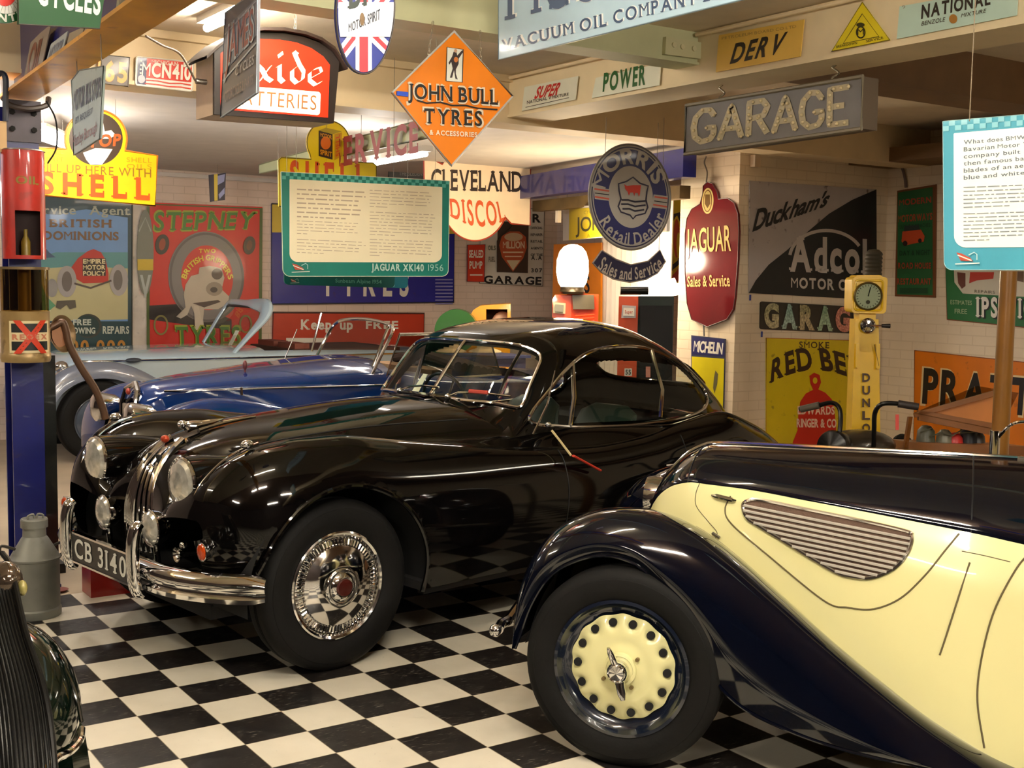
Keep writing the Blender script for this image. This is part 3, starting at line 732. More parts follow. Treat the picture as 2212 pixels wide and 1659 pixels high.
t1 = loose('tag', MB().tube([V(1.27, -.70, .885), V(1.28, -.745, .84), V(1.30, -.80, .775)], .006, 6), M((200, 180, 130), .7), 'cream string tied at the window edge of the black coupe', 'string', JM)
loose('tag', MB().tube([V(1.30, -.815, .775), V(1.48, -.82, .69)], .012, 8, flat=.5), M((205, 60, 40), .6), 'red tag hanging on a string from the black coupe door', 'tag', JM)
# ================================================================== the cream and navy tourer
NAVY = M((4, 7, 19), .07, coat=.3, vary=0)
CREAM = M((236, 228, 164), .28, coat=.8, vary=.02, scale=2)
def build_bmw():
    car = thing('touring_car', 'two-tone touring car with cream sides and navy wings and bonnet top', 'car', (1.5354, -.8637, 0), math.radians(-55))
    zc = table([(-.075, .70), (-.06, .76), (-.03, .84), (.02, .905), (.08, .96), (.16, .992), (.4, .998), (1.2, 1.005), (1.45, 1.0), (2.4, .93), (3.0, .8), (3.4, .55)])
    yb = table([(-.075, .09), (-.06, .13), (-.03, .18), (.03, .24), (.1, .29), (.2, .335), (.5, .375), (1.05, .435), (1.3, .50), (1.7, .56), (2.4, .56), (3.0, .45), (3.4, .3)])
    zb = table([(-.075, .64), (-.06, .70), (-.03, .77), (.02, .835), (.08, .875), (.16, .895), (.3, .893), (.55, .872), (1.05, .822), (1.3, .80), (2.0, .78), (3.0, .66), (3.4, .45)])
    yl = table([(-.075, .07), (0, .20), (.2, .32), (.5, .42), (.8, .50), (1.1, .58), (1.5, .64), (2.5, .66), (3.4, .35)])
    zl = table([(-.075, .60), (-.06, .5), (-.03, .42), (.05, .36), (.3, .30), (1.0, .16), (3.0, .2), (3.4, .42)])
    def topf(u, t):
        y = yb(u)*t; return V(u, y, zb(u)+(zc(u)-zb(u))*(1-abs(t)**2.4)**.62)
    def ys(x, z):
        t = min(max((zb(x)-z)/(zb(x)-zl(x)), 0), 1); return yb(x)+(yl(x)-yb(x))*t**1.2+.035*math.sin(min(t*4, 1)*math.pi/2)
    us = [-.075, -.072, -.066, -.055, -.04, -.02]+ls(0, 1.4, 90)+ls(1.42, 3.4, 60)
    tv = [math.sin(a) for a in ls(-math.pi/2, math.pi/2, 61)]
    G = shell(topf, us, tv)
    open_ = lambda i, j: 1.5 < us[i] < 2.35 and abs(tv[j]) < .86
    part('bonnet_top', MB().grid(G, open_), NAVY, car, world=False, sharp=60)
    for sg in (-1, 1):
        m = MB().grid([[V(u, sg*ys(u, zb(u)+(zl(u)-zb(u))*q), zb(u)+(zl(u)-zb(u))*q) for q in ls(0, 1, 40)] for u in us])
        part('side_panel', m, CREAM, car, world=False, sharp=60)
    # belt bead between the two colours
    # fine seams
    sm = M((96, 84, 52), .6, vary=0)
    S = lambda x, z, e=.0008: V(x, -(ys(x, z)+e), z)
    def seam(nm, pts, r=.0013, mat=sm):
        P = catmull([V(a, 0, c) for a, c in pts], 8); part(nm, MB().tube([S(p.x, p.z) for p in P], r, 6), mat, car, world=False)
    seam('bonnet_seam', [(.29, .865), (.275, .82), (.30, .775), (.42, .69), (.62, .56), (.70, .548), (.78, .555), (.86, .60), (.93, .68), (.985, .76), (1.025, .815)], .0028)
    seam('front_seam', [(.175, .895), (.165, .86), (.17, .82), (.215, .775), (.25, .74), (.245, .715)])
    seam('scuttle_seam', [(1.035, .765), (1.10, .76), (1.175, .752)])
    seam('door_seam', [(1.24, .80), (1.19, .73), (1.135, .60), (1.105, .45), (1.10, .33), (1.125, .2)], .0032)
    part('semaphore_slot', MB().tube([S(x, z, .0015) for x, z in ((1.06, .735), (1.035, .64), (1.0, .50), (.985, .445))], .0028, 6), sm, car, world=False)
    top_cut = MB().tube([topf(1.06, t)+V(0, 0, .0006) for t in ls(-1, 1, 40)], .0025, 6)
    part('top_seam', top_cut, M((4, 5, 8), .6, vary=0), car, world=False)
    part('top_seam', MB().tube([topf(.13, t)+V(-.001, 0, .0006) for t in ls(-1, 1, 40)], .0022, 6), M((4, 5, 8), .6, vary=0), car, world=False)
    part('bonnet_strip', MB().tube([topf(x, 0)+V(0, 0, .004) for x in ls(-.06, 1.2, 60)], .0075, 8), CHROME, car, world=False)
    # side vent with chrome slats
    out = [(.335, .838), (.352, .857), (.40, .862), (.55, .846), (.70, .830), (.865, .808), (.883, .795), (.884, .775), (.872, .738), (.84, .695), (.80, .667), (.755, .650), (.705, .648), (.66, .655), (.58, .690), (.49, .733), (.40, .775), (.352, .80)]
    oc = smoothpoly(out, 4)
    part('vent_frame', MB().tube([S(x, z, .003) for x, z in oc], .0065, 8, closed=True), CHROME, car, world=False)
    bk = MB(); cx, cz = .64, .77
    rings = [[S(cx+(x-cx)*k, cz+(z-cz)*k, .0012) for x, z in oc] for k in (1, .66, .33, .01)]
    bk.rings(rings, caps=False)
    part('vent_backing', bk, M((88, 62, 44), .6, bump=.4, bscale=160), car, world=False)
    for k in range(12):
        off = .838 - k*.0165
        line = [(x, off-(x-.36)*.10) for x in ls(.33, .89, 60)]
        ins = [(x, z) for x, z in line if inpoly(x, z, oc)]
        if len(ins) > 2: part('vent_slat', MB().tube([S(x, z, .006) for x, z in ins], .0052, 6), M((205, 198, 184), .3, .35, vary=0), car, world=False)
    part('bonnet_catch', MB().tube([S(.225, .862, .006), S(.245, .862, .014), S(.30, .855, .014), S(.31, .853, .005)], [.004, .008, .008, .004], 8), CHROME, car, world=False)
    part('bonnet_clip', MB().tube([S(.235, .735, .004), S(.262, .722, .006)], .006, 6), STEEL, car, world=False)
    # nose: twin kidney grilles
    for sg in (-1, 1):
        m = MB().tube([V(-.085, sg*.012, .52), V(-.085, sg*.012, .68), V(-.04, sg*.02, .80), V(-.035, sg*.07, .80), V(-.06, sg*.11, .70), V(-.07, sg*.10, .52)], .008, 8, closed=True)
        part('kidney_grille', m, CHROME, car, world=False)
    # wings
    P = catmull([V(a, 0, c) for a, c in [(-.375, .36), (-.385, .46), (-.365, .58), (-.315, .685), (-.235, .765), (-.12, .815), (.0, .828), (.12, .812), (.24, .765), (.36, .69), (.50, .585), (.66, .465), (.82, .355), (1.0, .245), (1.2, .165), (1.5, .125), (2.1, .12)]], 8)
    L = catmull([V(a, 0, c) for a, c in [(-.365, .345), (-.345, .40), (-.31, .50), (-.25, .60), (-.17, .66), (-.06, .695), (.05, .675), (.14, .60), (.215, .52), (.27, .43), (.32, .33), (.42, .25), (.59, .195), (.77, .165), (1.0, .15), (1.4, .10), (2.1, .09)]], 8)
    n = len(P)
    for sg in (-1, 1):
        G = []
        for i in range(n):
            p = P[i]; a = P[max(i-1, 0)]; b = P[min(i+1, n-1)]; t = (b-a).normalized(); nn = V(-t.z, 0, t.x)  # outward (up/forward)
            lo = L[i]; row = []
            back = min(max((p.x-.0)/1.2, 0), 1)
            yi = .385+.16*back; yo = .70+.03*back; ycr = .55+.10*back
            for q in ls(0, .5, 14)[:-1]:                      # inner edge to crest
                s = q/.5; y = yi+(ycr-yi)*s; drop = .035*(1-s)**2.2; c = p-nn*drop; row.append(V(c.x, sg*y, c.z))
            for s in ls(0, 1, 26):                            # crest to lower lip, bulging outwards
                a_ = s*math.pi/2; y = ycr+(yo+.02-ycr)*math.sin(a_)**.8 - .03*max(0, s-.8)/.2
                k = (1-math.cos(a_))**1.0; c = p.lerp(lo, k); row.append(V(c.x, sg*y, c.z))
            G.append(row)
        wg = part('front_wing', MB().grid(G), NAVY, car, world=False, sharp=70)
        part('wing_lip', MB().tube([r[-1] for r in G][::2], .006, 8), NAVY, wg, world=False)
        part('wing_piping', MB().tube([r[0]+V(0, 0, .002) for r in G if r[0].x > .18], .007, 8), M((150, 140, 105), .5), wg, world=False, label='beige piping strip')
        # inner valance between wing and body
        V_ = []
        for r in [r for r in G[20:] if r[0].x > .15]:
            p = r[0]; x = p.x; yb_ = sg*(ys(min(max(x, 0), 3), max(p.z, .2))-.02); V_.append([p, V(x, yb_, p.z+.002-.02)])
        part('wing_valance', MB().grid(V_), M((118, 108, 76), .5), wg, world=False)
        F2 = [[r[0], V(max(r[0].x, .0), sg*(ys(max(r[0].x, 0), max(r[0].z-.03, .4))-.03), r[0].z-.05)] for r in G if r[0].x <= .2]
        part('wing_fillet', MB().grid(F2), NAVY, wg, world=False)
        # dark inner arch
        part('wheel_well', MB().grid([[V(r[0].x*.97, sg*.36, r[0].z-.03), V(r[-1].x*.97, sg*.62, r[-1].z)] for r in G[:100]]), DARK, wg, world=False)
        # headlamp between wing and bonnet
    for sg in (1,):
        part('headlamp', MB().lathe((-.16, sg*.40, .70), (-1, 0, 0), [(.02, -.22), (.07, -.12), (.09, 0), (.085, .03), (.001, .05)], 32, caps=False), CHROME, car, world=False)
    # rear wings
    for sg in (-1, 1):
        G = []
        for a in ls(-.5, math.pi+.3, 40):
            c = V(2.75-.46*math.cos(a), 0, .33+.42*math.sin(a)); row = []
            for s in ls(0, 1, 16):
                y = .45+.28*math.sin(s*math.pi/2); k = 1-.25*(1-math.cos(s*math.pi/2)); row.append(V(2.75+(c.x-2.75)*k, sg*y, .33+(c.z-.33)*k))
            G.append(row)
        part('rear_wing', MB().grid(G), NAVY, car, world=False, sharp=70)
    part('underbody', MB().box((.3, -.44, .2), (3.0, .44, .26)), DARK, car, world=False, smooth=False)
    part('front_axle', MB().cyl((0, -.58, .33), (0, .58, .33), .03), DARK, car, world=False)
    part('bumper_end', MB().tube([V(-.44, -.56, .40), V(-.445, -.62, .40), V(-.43, -.68, .40)], .018, 10).ball((-.435, -.695, .40), .022), CHROME, car, world=False)
    part('bumper', MB().tube([V(-.41, .66, .40), V(-.46, .4, .41), V(-.47, 0, .41), V(-.46, -.4, .41), V(-.44, -.56, .40)], .018, 8), CHROME, car, world=False)
    # cockpit
    fr = MB().tube([V(1.42, -.50, .93), V(1.46, -.49, 1.24), V(1.45, 0, 1.27), V(1.46, .49, 1.24), V(1.42, .50, .93)], .011, 8)
    part('windscreen_frame', fr, CHROME, car, world=False)
    part('windscreen', MB().add([(1.42, -.49, .95), (1.45, -.48, 1.23), (1.45, .48, 1.23), (1.42, .49, .95)], [(0, 1, 2, 3)]), glass_mat(), car, world=False)
    for sg in (-1, 1):
        part('seat', MB().box((1.75, sg*.25-.2, .4), (1.95, sg*.25+.2, .82)).box((1.6, sg*.25-.2, .35), (1.8, sg*.25+.2, .48)), M((90, 60, 40), .5), car, world=False)
    for x in (0, 2.75):
        for sg in (-1, 1): wheel(car, x+.012, sg*.655, .33, sg, .332, .14, .222, 'bmw')
    return car
bmw = build_bmw()
# ================================================================== cars behind
def at(px, py, d): return CAMV + ray(px, py)*d
def tourer(nm, label, o, th, top, side, wingc, S):
    car = thing(nm, label, 'car', (o[0], o[1], 0), math.radians(th))
    zc, yb, zb, yl = table(S['zc']), table(S['yb']), table(S['zb']), table(S['yl']); zlo = S.get('zl', .3)
    x0, x1 = S['zc'][0][0], S['zc'][-1][0]
    def topf(u, t): return V(u, yb(u)*t, zb(u)+(zc(u)-zb(u))*(1-abs(t)**S.get('n', 2.6))**.6)
    def ys(x, z):
        t = min(max((zb(x)-z)/(zb(x)-zlo), 0), 1); return yb(x)+(yl(x)-yb(x))*t**.8
    us = ls(x0, x0+.1, 10)+ls(x0+.12, x1, 110); tv = [math.sin(a) for a in ls(-math.pi/2, math.pi/2, 49)]
    c0, c1 = S['open']
    part('bonnet', MB().grid(shell(topf, us, tv), lambda i, j: c0 < us[i] < c1 and abs(tv[j]) < .86), top, car, world=False, sharp=60)
    for sg in (-1, 1):
        part('side_panel', MB().grid([[V(u, sg*ys(u, zb(u)+(zlo-zb(u))*q), zb(u)+(zlo-zb(u))*q) for q in ls(0, 1, 24)] for u in us]), side, car, world=False, sharp=60)
    P = catmull([V(a, 0, c) for a, c in S['P']], 6); L = catmull([V(a, 0, c) for a, c in S['L']], 6); yi, yo = S['wy']
    for sg in (-1, 1):
        G = []
        for i, p in enumerate(P):
            t = (P[min(i+1, len(P)-1)]-P[max(i-1, 0)]).normalized(); nn = V(-t.z, 0, t.x); row = []
            for s in ls(0, 1, 12)[:-1]: c = p-nn*.05*(1-s)**2; row.append(V(c.x, sg*(yi+(.75*yo+.25*yi-yi)*s), c.z))
            for s in ls(0, 1, 18):
                a = s*math.pi/2; y = .75*yo+.25*yi+(yo-.75*yo-.25*yi)*math.sin(a); c = p.lerp(L[i], 1-math.cos(a)); row.append(V(c.x, sg*y, c.z))
            G.append(row)
        wg = part('front_wing', MB().grid(G), wingc, car, world=False, sharp=70)
        part('wheel_well', MB().grid([[V(r[0].x*.95, sg*(yi+.02), r[0].z-.04), V(r[-1].x*.98, sg*(yo-.09), r[-1].z+.01)] for r in G]), DARK, wg, world=False)
    G = []
    for sg in (-1, 1):
        G = []
        wx, wr = S['wb'], .40
        for a in ls(-.3, math.pi+.2, 30):
            row = []
            for s in ls(0, 1, 14):
                k = 1-.2*(1-math.cos(s*math.pi/2)); row.append(V(wx-wr*k*1.15*math.cos(a), sg*(yi+(yo-yi)*math.sin(s*math.pi/2)), .33+wr*k*math.sin(a)))
            G.append(row)
        part('rear_wing', MB().grid(G), wingc, car, world=False, sharp=70)
    part('underbody', MB().box((x0+.25, -.4, .22), (x1-.3, .4, .28)), DARK, car, world=False, smooth=False)
    for x in (S.get('ax', 0), S['wb']):
        for sg in (-1, 1): wheel(car, x, sg*(yo-.09), S.get('r', .34), sg, S.get('r', .34), .15, .21, S.get('rim', (60, 70, 85)))
    for sg in (-1, 1):
        part('seat', MB().box((c0+.35, sg*.24-.19, .4), (c0+.5, sg*.24+.19, S.get('seatz', .95))).box((c0+.05, sg*.24-.2, .35), (c0+.4, sg*.24+.2, .48)), M(S.get('seat', (120, 60, 45)), .6), car, world=False, sharp=30)
    return car, topf, ys
ROYAL = M((10, 42, 98), .10, coat=1, vary=0)
blue, btop, bys = tourer('roadster_car', 'dark blue roadster with raised curved windscreen standing behind the black coupe', (.86, 2.84), 0, ROYAL, ROYAL, ROYAL, dict(
    zc=[(-.24, .86), (-.2, .925), (-.1, .96), (.2, 1.0), (.7, 1.05), (1.15, 1.078), (1.6, 1.0), (2.6, .95), (3.2, .7)],
    yb=[(-.24, .14), (-.1, .22), (.3, .33), (1.0, .50), (1.6, .60), (2.6, .55), (3.2, .3)],
    zb=[(-.24, .80), (-.1, .885), (.3, .925), (1.0, .935), (1.8, .92), (2.6, .86), (3.2, .55)],
    yl=[(-.24, .15), (.3, .36), (1.0, .62), (2.6, .66), (3.2, .35)], zl=.35, n=3.0, open=(1.2, 2.3), wy=(.36, .74), wb=2.55, seat=(150, 120, 90), seatz=1.0, ax=.08,
    P=[(-.36, .50), (-.355, .66), (-.31, .78), (-.20, .86), (-.04, .90), (.15, .895), (.45, .83), (.8, .73), (1.2, .60), (1.6, .5), (2.0, .42)],
    L=[(-.33, .45), (-.32, .52), (-.28, .62), (-.2, .70), (-.06, .74), (.1, .72), (.26, .62), (.36, .45), (.5, .36), (1.2, .32), (2.0, .3)]))
part('chrome_strip', MB().tube([V(x, -(bys(x, .915)+.004), .915+.012*x) for x in ls(-.12, 1.15, 40)], .007, 6), CHROME, blue, world=False)
part('grille', MB().prism([V(-.275, -.10, .50), V(-.275, .10, .50), V(-.265, .115, .82), V(-.265, -.115, .82)], (.02, 0, 0)), M((150, 135, 118), .4, .3, bump=.3, bscale=60), blue, world=False, smooth=False)
gf = MB().tube([V(-.27, -.11, .48), V(-.262, -.125, .82), V(-.24, -.11, .905), V(-.22, 0, .945), V(-.24, .11, .905), V(-.262, .125, .82), V(-.27, .11, .48)], .018, 8)
part('grille_frame', gf, CHROME, blue, world=False)
part('grille_badge', MB().ball((-.262, 0, .90), (.014, .02, .02)), M((150, 50, 35), .4), blue, world=False, label='small red enamel badge')
m = MB().cyl((.38, -.20, 1.0), (.38, -.20, 1.03), .006); m.ball((.38, -.20, 1.05), (.014, .014, .03))
part('radiator_cap', m, M((110, 60, 60), .4, .4), blue, world=False)
part('bonnet_clip', MB().tube([V(.30, -(bys(.3, .9)+.01), .93), V(.30, -(bys(.3, .88)+.018), .885)], .008, 6), CHROME, blue, world=False)
for sg in (-1, 1):
    part('headlamp', MB().lathe((-.34, sg*.34, .78), (-1, 0, 0), [(.02, -.16), (.07, -.10), (.09, 0), (.088, .02), (.06, .04), (.001, .05)], 28, caps=False), CHROME, blue, world=False)
# windscreen: curved top frame with near and far posts and side screens
top = catmull([V(1.07, -.47, .94), V(1.18, -.465, 1.14), V(1.255, -.44, 1.255), V(1.29, -.32, 1.292), V(1.31, 0, 1.312), V(1.31, .32, 1.30), V(1.28, .44, 1.26), V(1.22, .48, 1.14), V(1.14, .49, .98)], 6)
part('windscreen_frame', MB().tube(top, .011, 8), CHROME, blue, world=False)
part('windscreen_divider', MB().tube([V(1.10, -.41, .96), V(1.285, -.34, 1.29)], .009, 8), CHROME, blue, world=False)
part('windscreen', MB().add([tuple(p) for p in top], [tuple(range(len(top)))]), glass_mat((225, 228, 225)), blue, world=False)
ss = [V(1.16, -.51, .94), V(1.285, -.48, 1.235), V(1.95, -.47, 1.235), V(2.02, -.52, .96)]
part('side_screen_frame', MB().tube(ss, .011, 8, closed=True), CHROME, blue, world=False)
part('side_screen', MB().add([tuple(p) for p in ss], [(0, 1, 2, 3)]), glass_mat((175, 168, 160)), blue, world=False, label='dull celluloid side screen')
part('mirror', MB().cyl((1.16, -.66, .985), (1.175, -.66, .985), .042), M((225, 150, 130), .15, .4), blue, world=False, label='round pinkish mirror')
part('mirror_stalk', MB().tube([V(1.13, -.67, .80), V(1.165, -.66, .95)], .006, 6), CHROME, blue, world=False)
part('aerial', MB().tube([V(.82, .25, 1.02), V(.93, .27, 1.24)], .004, 6), CHROME, blue, world=False)
m = MB()
for k in range(7):
    m.tube([V(1.75+.05*k, -.42, 1.02-.01*k), V(1.75+.05*k, 0, 1.07-.01*k), V(1.75+.05*k, .42, 1.02-.01*k)], .03, 8)
part('folded_hood', m, M((70, 55, 50), .9), blue, world=False)

PALE = M((178, 200, 214), .18, coat=1, vary=0); GREYB = M((112, 118, 132), .22, coat=1, vary=0); GREYG = M((165, 178, 182), .25, coat=.8, vary=0)
lb, ltop, lys = tourer('convertible_car', 'pale blue convertible with grey wings and thick windscreen frame by the back wall', (1.29, 6.70), 1, PALE, GREYG, GREYB, dict(
    zc=[(-.30, .70), (-.22, .86), (-.1, .905), (.3, .925), (1.2, .935), (1.5, .93), (3.2, .90), (3.7, .6)],
    yb=[(-.30, .26), (-.15, .45), (.3, .56), (1.2, .60), (3.2, .55), (3.7, .3)],
    zb=[(-.30, .64), (-.2, .79), (-.1, .825), (.5, .84), (1.5, .845), (3.2, .82), (3.7, .5)],
    yl=[(-.30, .3), (.3, .58), (1.2, .64), (3.2, .62), (3.7, .35)], zl=.3, n=3.2, open=(1.55, 2.9), wy=(.40, .72), wb=2.6, r=.345, ax=.0,
    P=[(-.46, .36), (-.47, .52), (-.42, .66), (-.31, .77), (-.14, .835), (.08, .845), (.28, .80), (.48, .70), (.68, .55), (.85, .42), (1.0, .34)],
    L=[(-.40, .33), (-.405, .42), (-.36, .53), (-.28, .62), (-.15, .69), (.02, .71), (.18, .68), (.3, .60), (.40, .48), (.5, .36), (.8, .3)]))
part('chrome_strip', MB().tube([V(x, -(lys(x, .835)+.006), .84) for x in ls(-.15, 3.2, 40)], .010, 6), CHROME, lb, world=False)
part('lamp_bulge', MB().ball((-.26, -.50, .80), (.06, .05, .05)), CHROME, lb, world=False)
part('side_lamp', MB().ball((.32, -.585, .845), (.07, .03, .022)), M((50, 55, 65), .4), lb, world=False)
fr = catmull([V(1.22, -.52, .85), V(1.42, -.51, 1.05), V(1.56, -.50, 1.20), V(1.60, -.44, 1.295), V(1.585, -.2, 1.32), V(1.58, 0, 1.325), V(1.585, .3, 1.325), V(1.60, .46, 1.31), V(1.52, .50, 1.18), V(1.36, .51, .92)], 6)
n_ = len(fr); rad = [.03+.055*math.exp(-((i-n_*.28)/(n_*.16))**2) for i in range(n_)]
part('windscreen_frame', MB().tube(fr, rad, 12, flat=.5), PALE, lb, world=False)
part('windscreen_frame', MB().tube([p+V(-.012, 0, -.035) for p in fr[4:-4]], .012, 8), M((40, 44, 52), .4), lb, world=False, label='dark inner glazing frame')
part('windscreen', MB().add([tuple(p) for p in fr], [tuple(range(n_))]), glass_mat(), lb, world=False)
part('side_screen_post', MB().tube([V(2.02, -.53, .86), V(2.14, -.5, 1.24)], .012, 8), CHROME, lb, world=False)
part('tonneau', MB().box((1.85, -.50, .86), (3.0, .50, .90)), M((70, 40, 28), .7), lb, world=False)
LM = FR[lb.name]
loose('paper_card', MB().prism([V(1.36, -.13, .935), V(1.36, -.21, .935), V(1.43, -.22, 1.07), V(1.43, -.14, 1.07)], (.004, 0, 0)), M((225, 228, 205), .6), 'cream paper leaning inside the windscreen of the pale blue convertible', 'paper', LM)

# ================================================================== near car at the lower left
def near_car():
    o = at(40, 1500, 3.05); car = thing('saloon_car', 'dark green car in the near corner with ribbed grille, cut off by the frame', 'car', (o.x, o.y, 0))
    GRN = M((9, 20, 13), .1, coat=1, vary=0); GB = M((20, 19, 17), .35, .5, vary=.1)
    g = MB()
    for k in range(14):
        d_ = (k-13)*9.
        pts = [at(18+d_*.75, 1224+k, 3.3-.012*(13-k)), at(32+d_*.8, 1290, 3.24), at(50+d_*.85, 1360, 3.18), at(92+d_, 1496, 3.08), at(112+d_*1.05, 1640, 3.0), at(120+d_*1.05, 1800, 2.95)]
        g.tube(catmull(pts, 4), .0042, 8)
    part('grille', g, GB, car)
    part('grille_frame', MB().tube(catmull([at(5, 1195, 3.36), at(24, 1228, 3.3), at(54, 1358, 3.17), at(97, 1494, 3.07), at(118, 1645, 3.0), at(126, 1860, 2.92)], 5), .008, 8), GB, car)
    bk = [at(-140, 1180, 3.4), at(5, 1225, 3.34), at(45, 1370, 3.24), at(90, 1510, 3.16), at(112, 1850, 3.05), at(-140, 1850, 3.05)]
    part('grille_backing', MB().prism(bk, FW*.05), DARK, car, smooth=False)
    c = at(55, 1480, 3.55); m = MB(); rs = []
    for i in range(15):
        a = math.pi*i/14; rr = math.sin(a); z = c.z+.20*math.cos(a)
        rs.append([V(c.x+.165*rr*math.cos(q)-.02, c.y+.28*rr*math.sin(q), z-.05*rr) for q in [2*math.pi*k/30 for k in range(30)]])
    m.rings(rs, caps=False); part('front_wing', m, GRN, car, sharp=70)
    b = [at(-60, 1330, 3.6), at(40, 1352, 3.55), at(110, 1400, 3.5), at(158, 1480, 3.45), at(176, 1560, 3.4)]
    part('wing_edge', MB().tube(catmull(b, 5), .006, 8), GRN, car)
    l = at(12, 1255, 3.30)
    part('side_lamp', MB().ball(l, (.045, .06, .055)), glass_lamp := M((95, 80, 66), .12, .7, coat=1, vary=.3, scale=20), car)
    part('lamp_lens', MB().ball(at(48, 1270, 3.28), (.014, .02, .022)), M((150, 140, 80), .15, .2, coat=1), car)
    part('body_panel', MB().prism([at(-260, 1330, 3.6), at(60, 1420, 3.55), at(150, 1600, 3.45), at(168, 1720, 3.4), at(150, 1900, 3.3), at(-260, 1900, 3.3)], FW*.12), GRN, car)
    part('bumper', MB().tube(catmull([at(176, 1575, 3.32), at(172, 1600, 3.26), at(150, 1625, 3.2), at(120, 1640, 3.12), at(80, 1680, 3.05)], 5), .011, 10), CHROME, car)
    return car
near_car()
# ================================================================== signs
class Pl:
    """vertical plane: bearing b (deg clockwise from +Y) of its horizontal direction, through point p"""
    def __init__(s, b, p):
        b = math.radians(b); s.d = V(math.sin(b), math.cos(b), 0); n = V(s.d.y, -s.d.x, 0)
        s.p = Vector(p)
        if n.dot(CAMV-s.p) < 0: n = -n
        s.n = n
        if s.d.dot(RT) < 0: s.d = -s.d
        s.k = n.dot(s.p); s.dep = (s.p-CAMV).dot(FW)
    def P(s, px, py, off=0.): return hit(px, py, s.n, s.k)+s.n*off
PY_ = lambda y: Pl(90, (0, y, 1))
PX_ = lambda x: Pl(0, (x, 0, 1))
PD = lambda b, px, py, d: Pl(b, at(px, py, d))
def quad(x0, y0, x1, y1, sl=0., sl2=None):
    """px quad BL, BR, TR, TL of a box whose left edge is x0,y0(top)-y1(bottom) and whose edges slope by sl"""
    sl2 = sl if sl2 is None else sl2; w_ = x1-x0
    return [(x0, y1), (x1, y1+sl*w_), (x1, y0+sl2*w_), (x0, y0)]
def ell(cx, cy, rx, ry, n=64, rot=0., a0=0., a1=360.):
    r = math.radians(rot); out = []
    full = abs(a1-a0) >= 360
    for k in range(n if full else n+1):
        a = math.radians(a0+(a1-a0)*k/n); x, y = rx*math.cos(a), ry*math.sin(a)
        out.append((cx+x*math.cos(r)-y*math.sin(r), cy+x*math.sin(r)+y*math.cos(r)))
    return out
def rrect(q, r=.06, n=5):
    """rounded quad (BL, BR, TR, TL) in px; r as a fraction of width / scaled by aspect"""
    Q = [V(x, y, 0) for x, y in q]; wd = (Q[1]-Q[0]).length; ht = (Q[3]-Q[0]).length; out = []
    rr = r if isinstance(r, tuple) else (r,)*4
    for (a, b, a0), r_ in zip(((0, 0, 180), (1, 0, 270), (1, 1, 0), (0, 1, 90)), rr):
        ra, rb = max(r_, 1e-4), max(r_*wd/ht, 1e-4); ca = ra if a == 0 else 1-ra; cb = rb if b == 0 else 1-rb
        for k in range(n+1):
            t = math.radians(a0+90*k/n); p = bil(Q, ca+ra*math.cos(t), cb+rb*math.sin(t)); out.append((p.x, p.y))
    return out
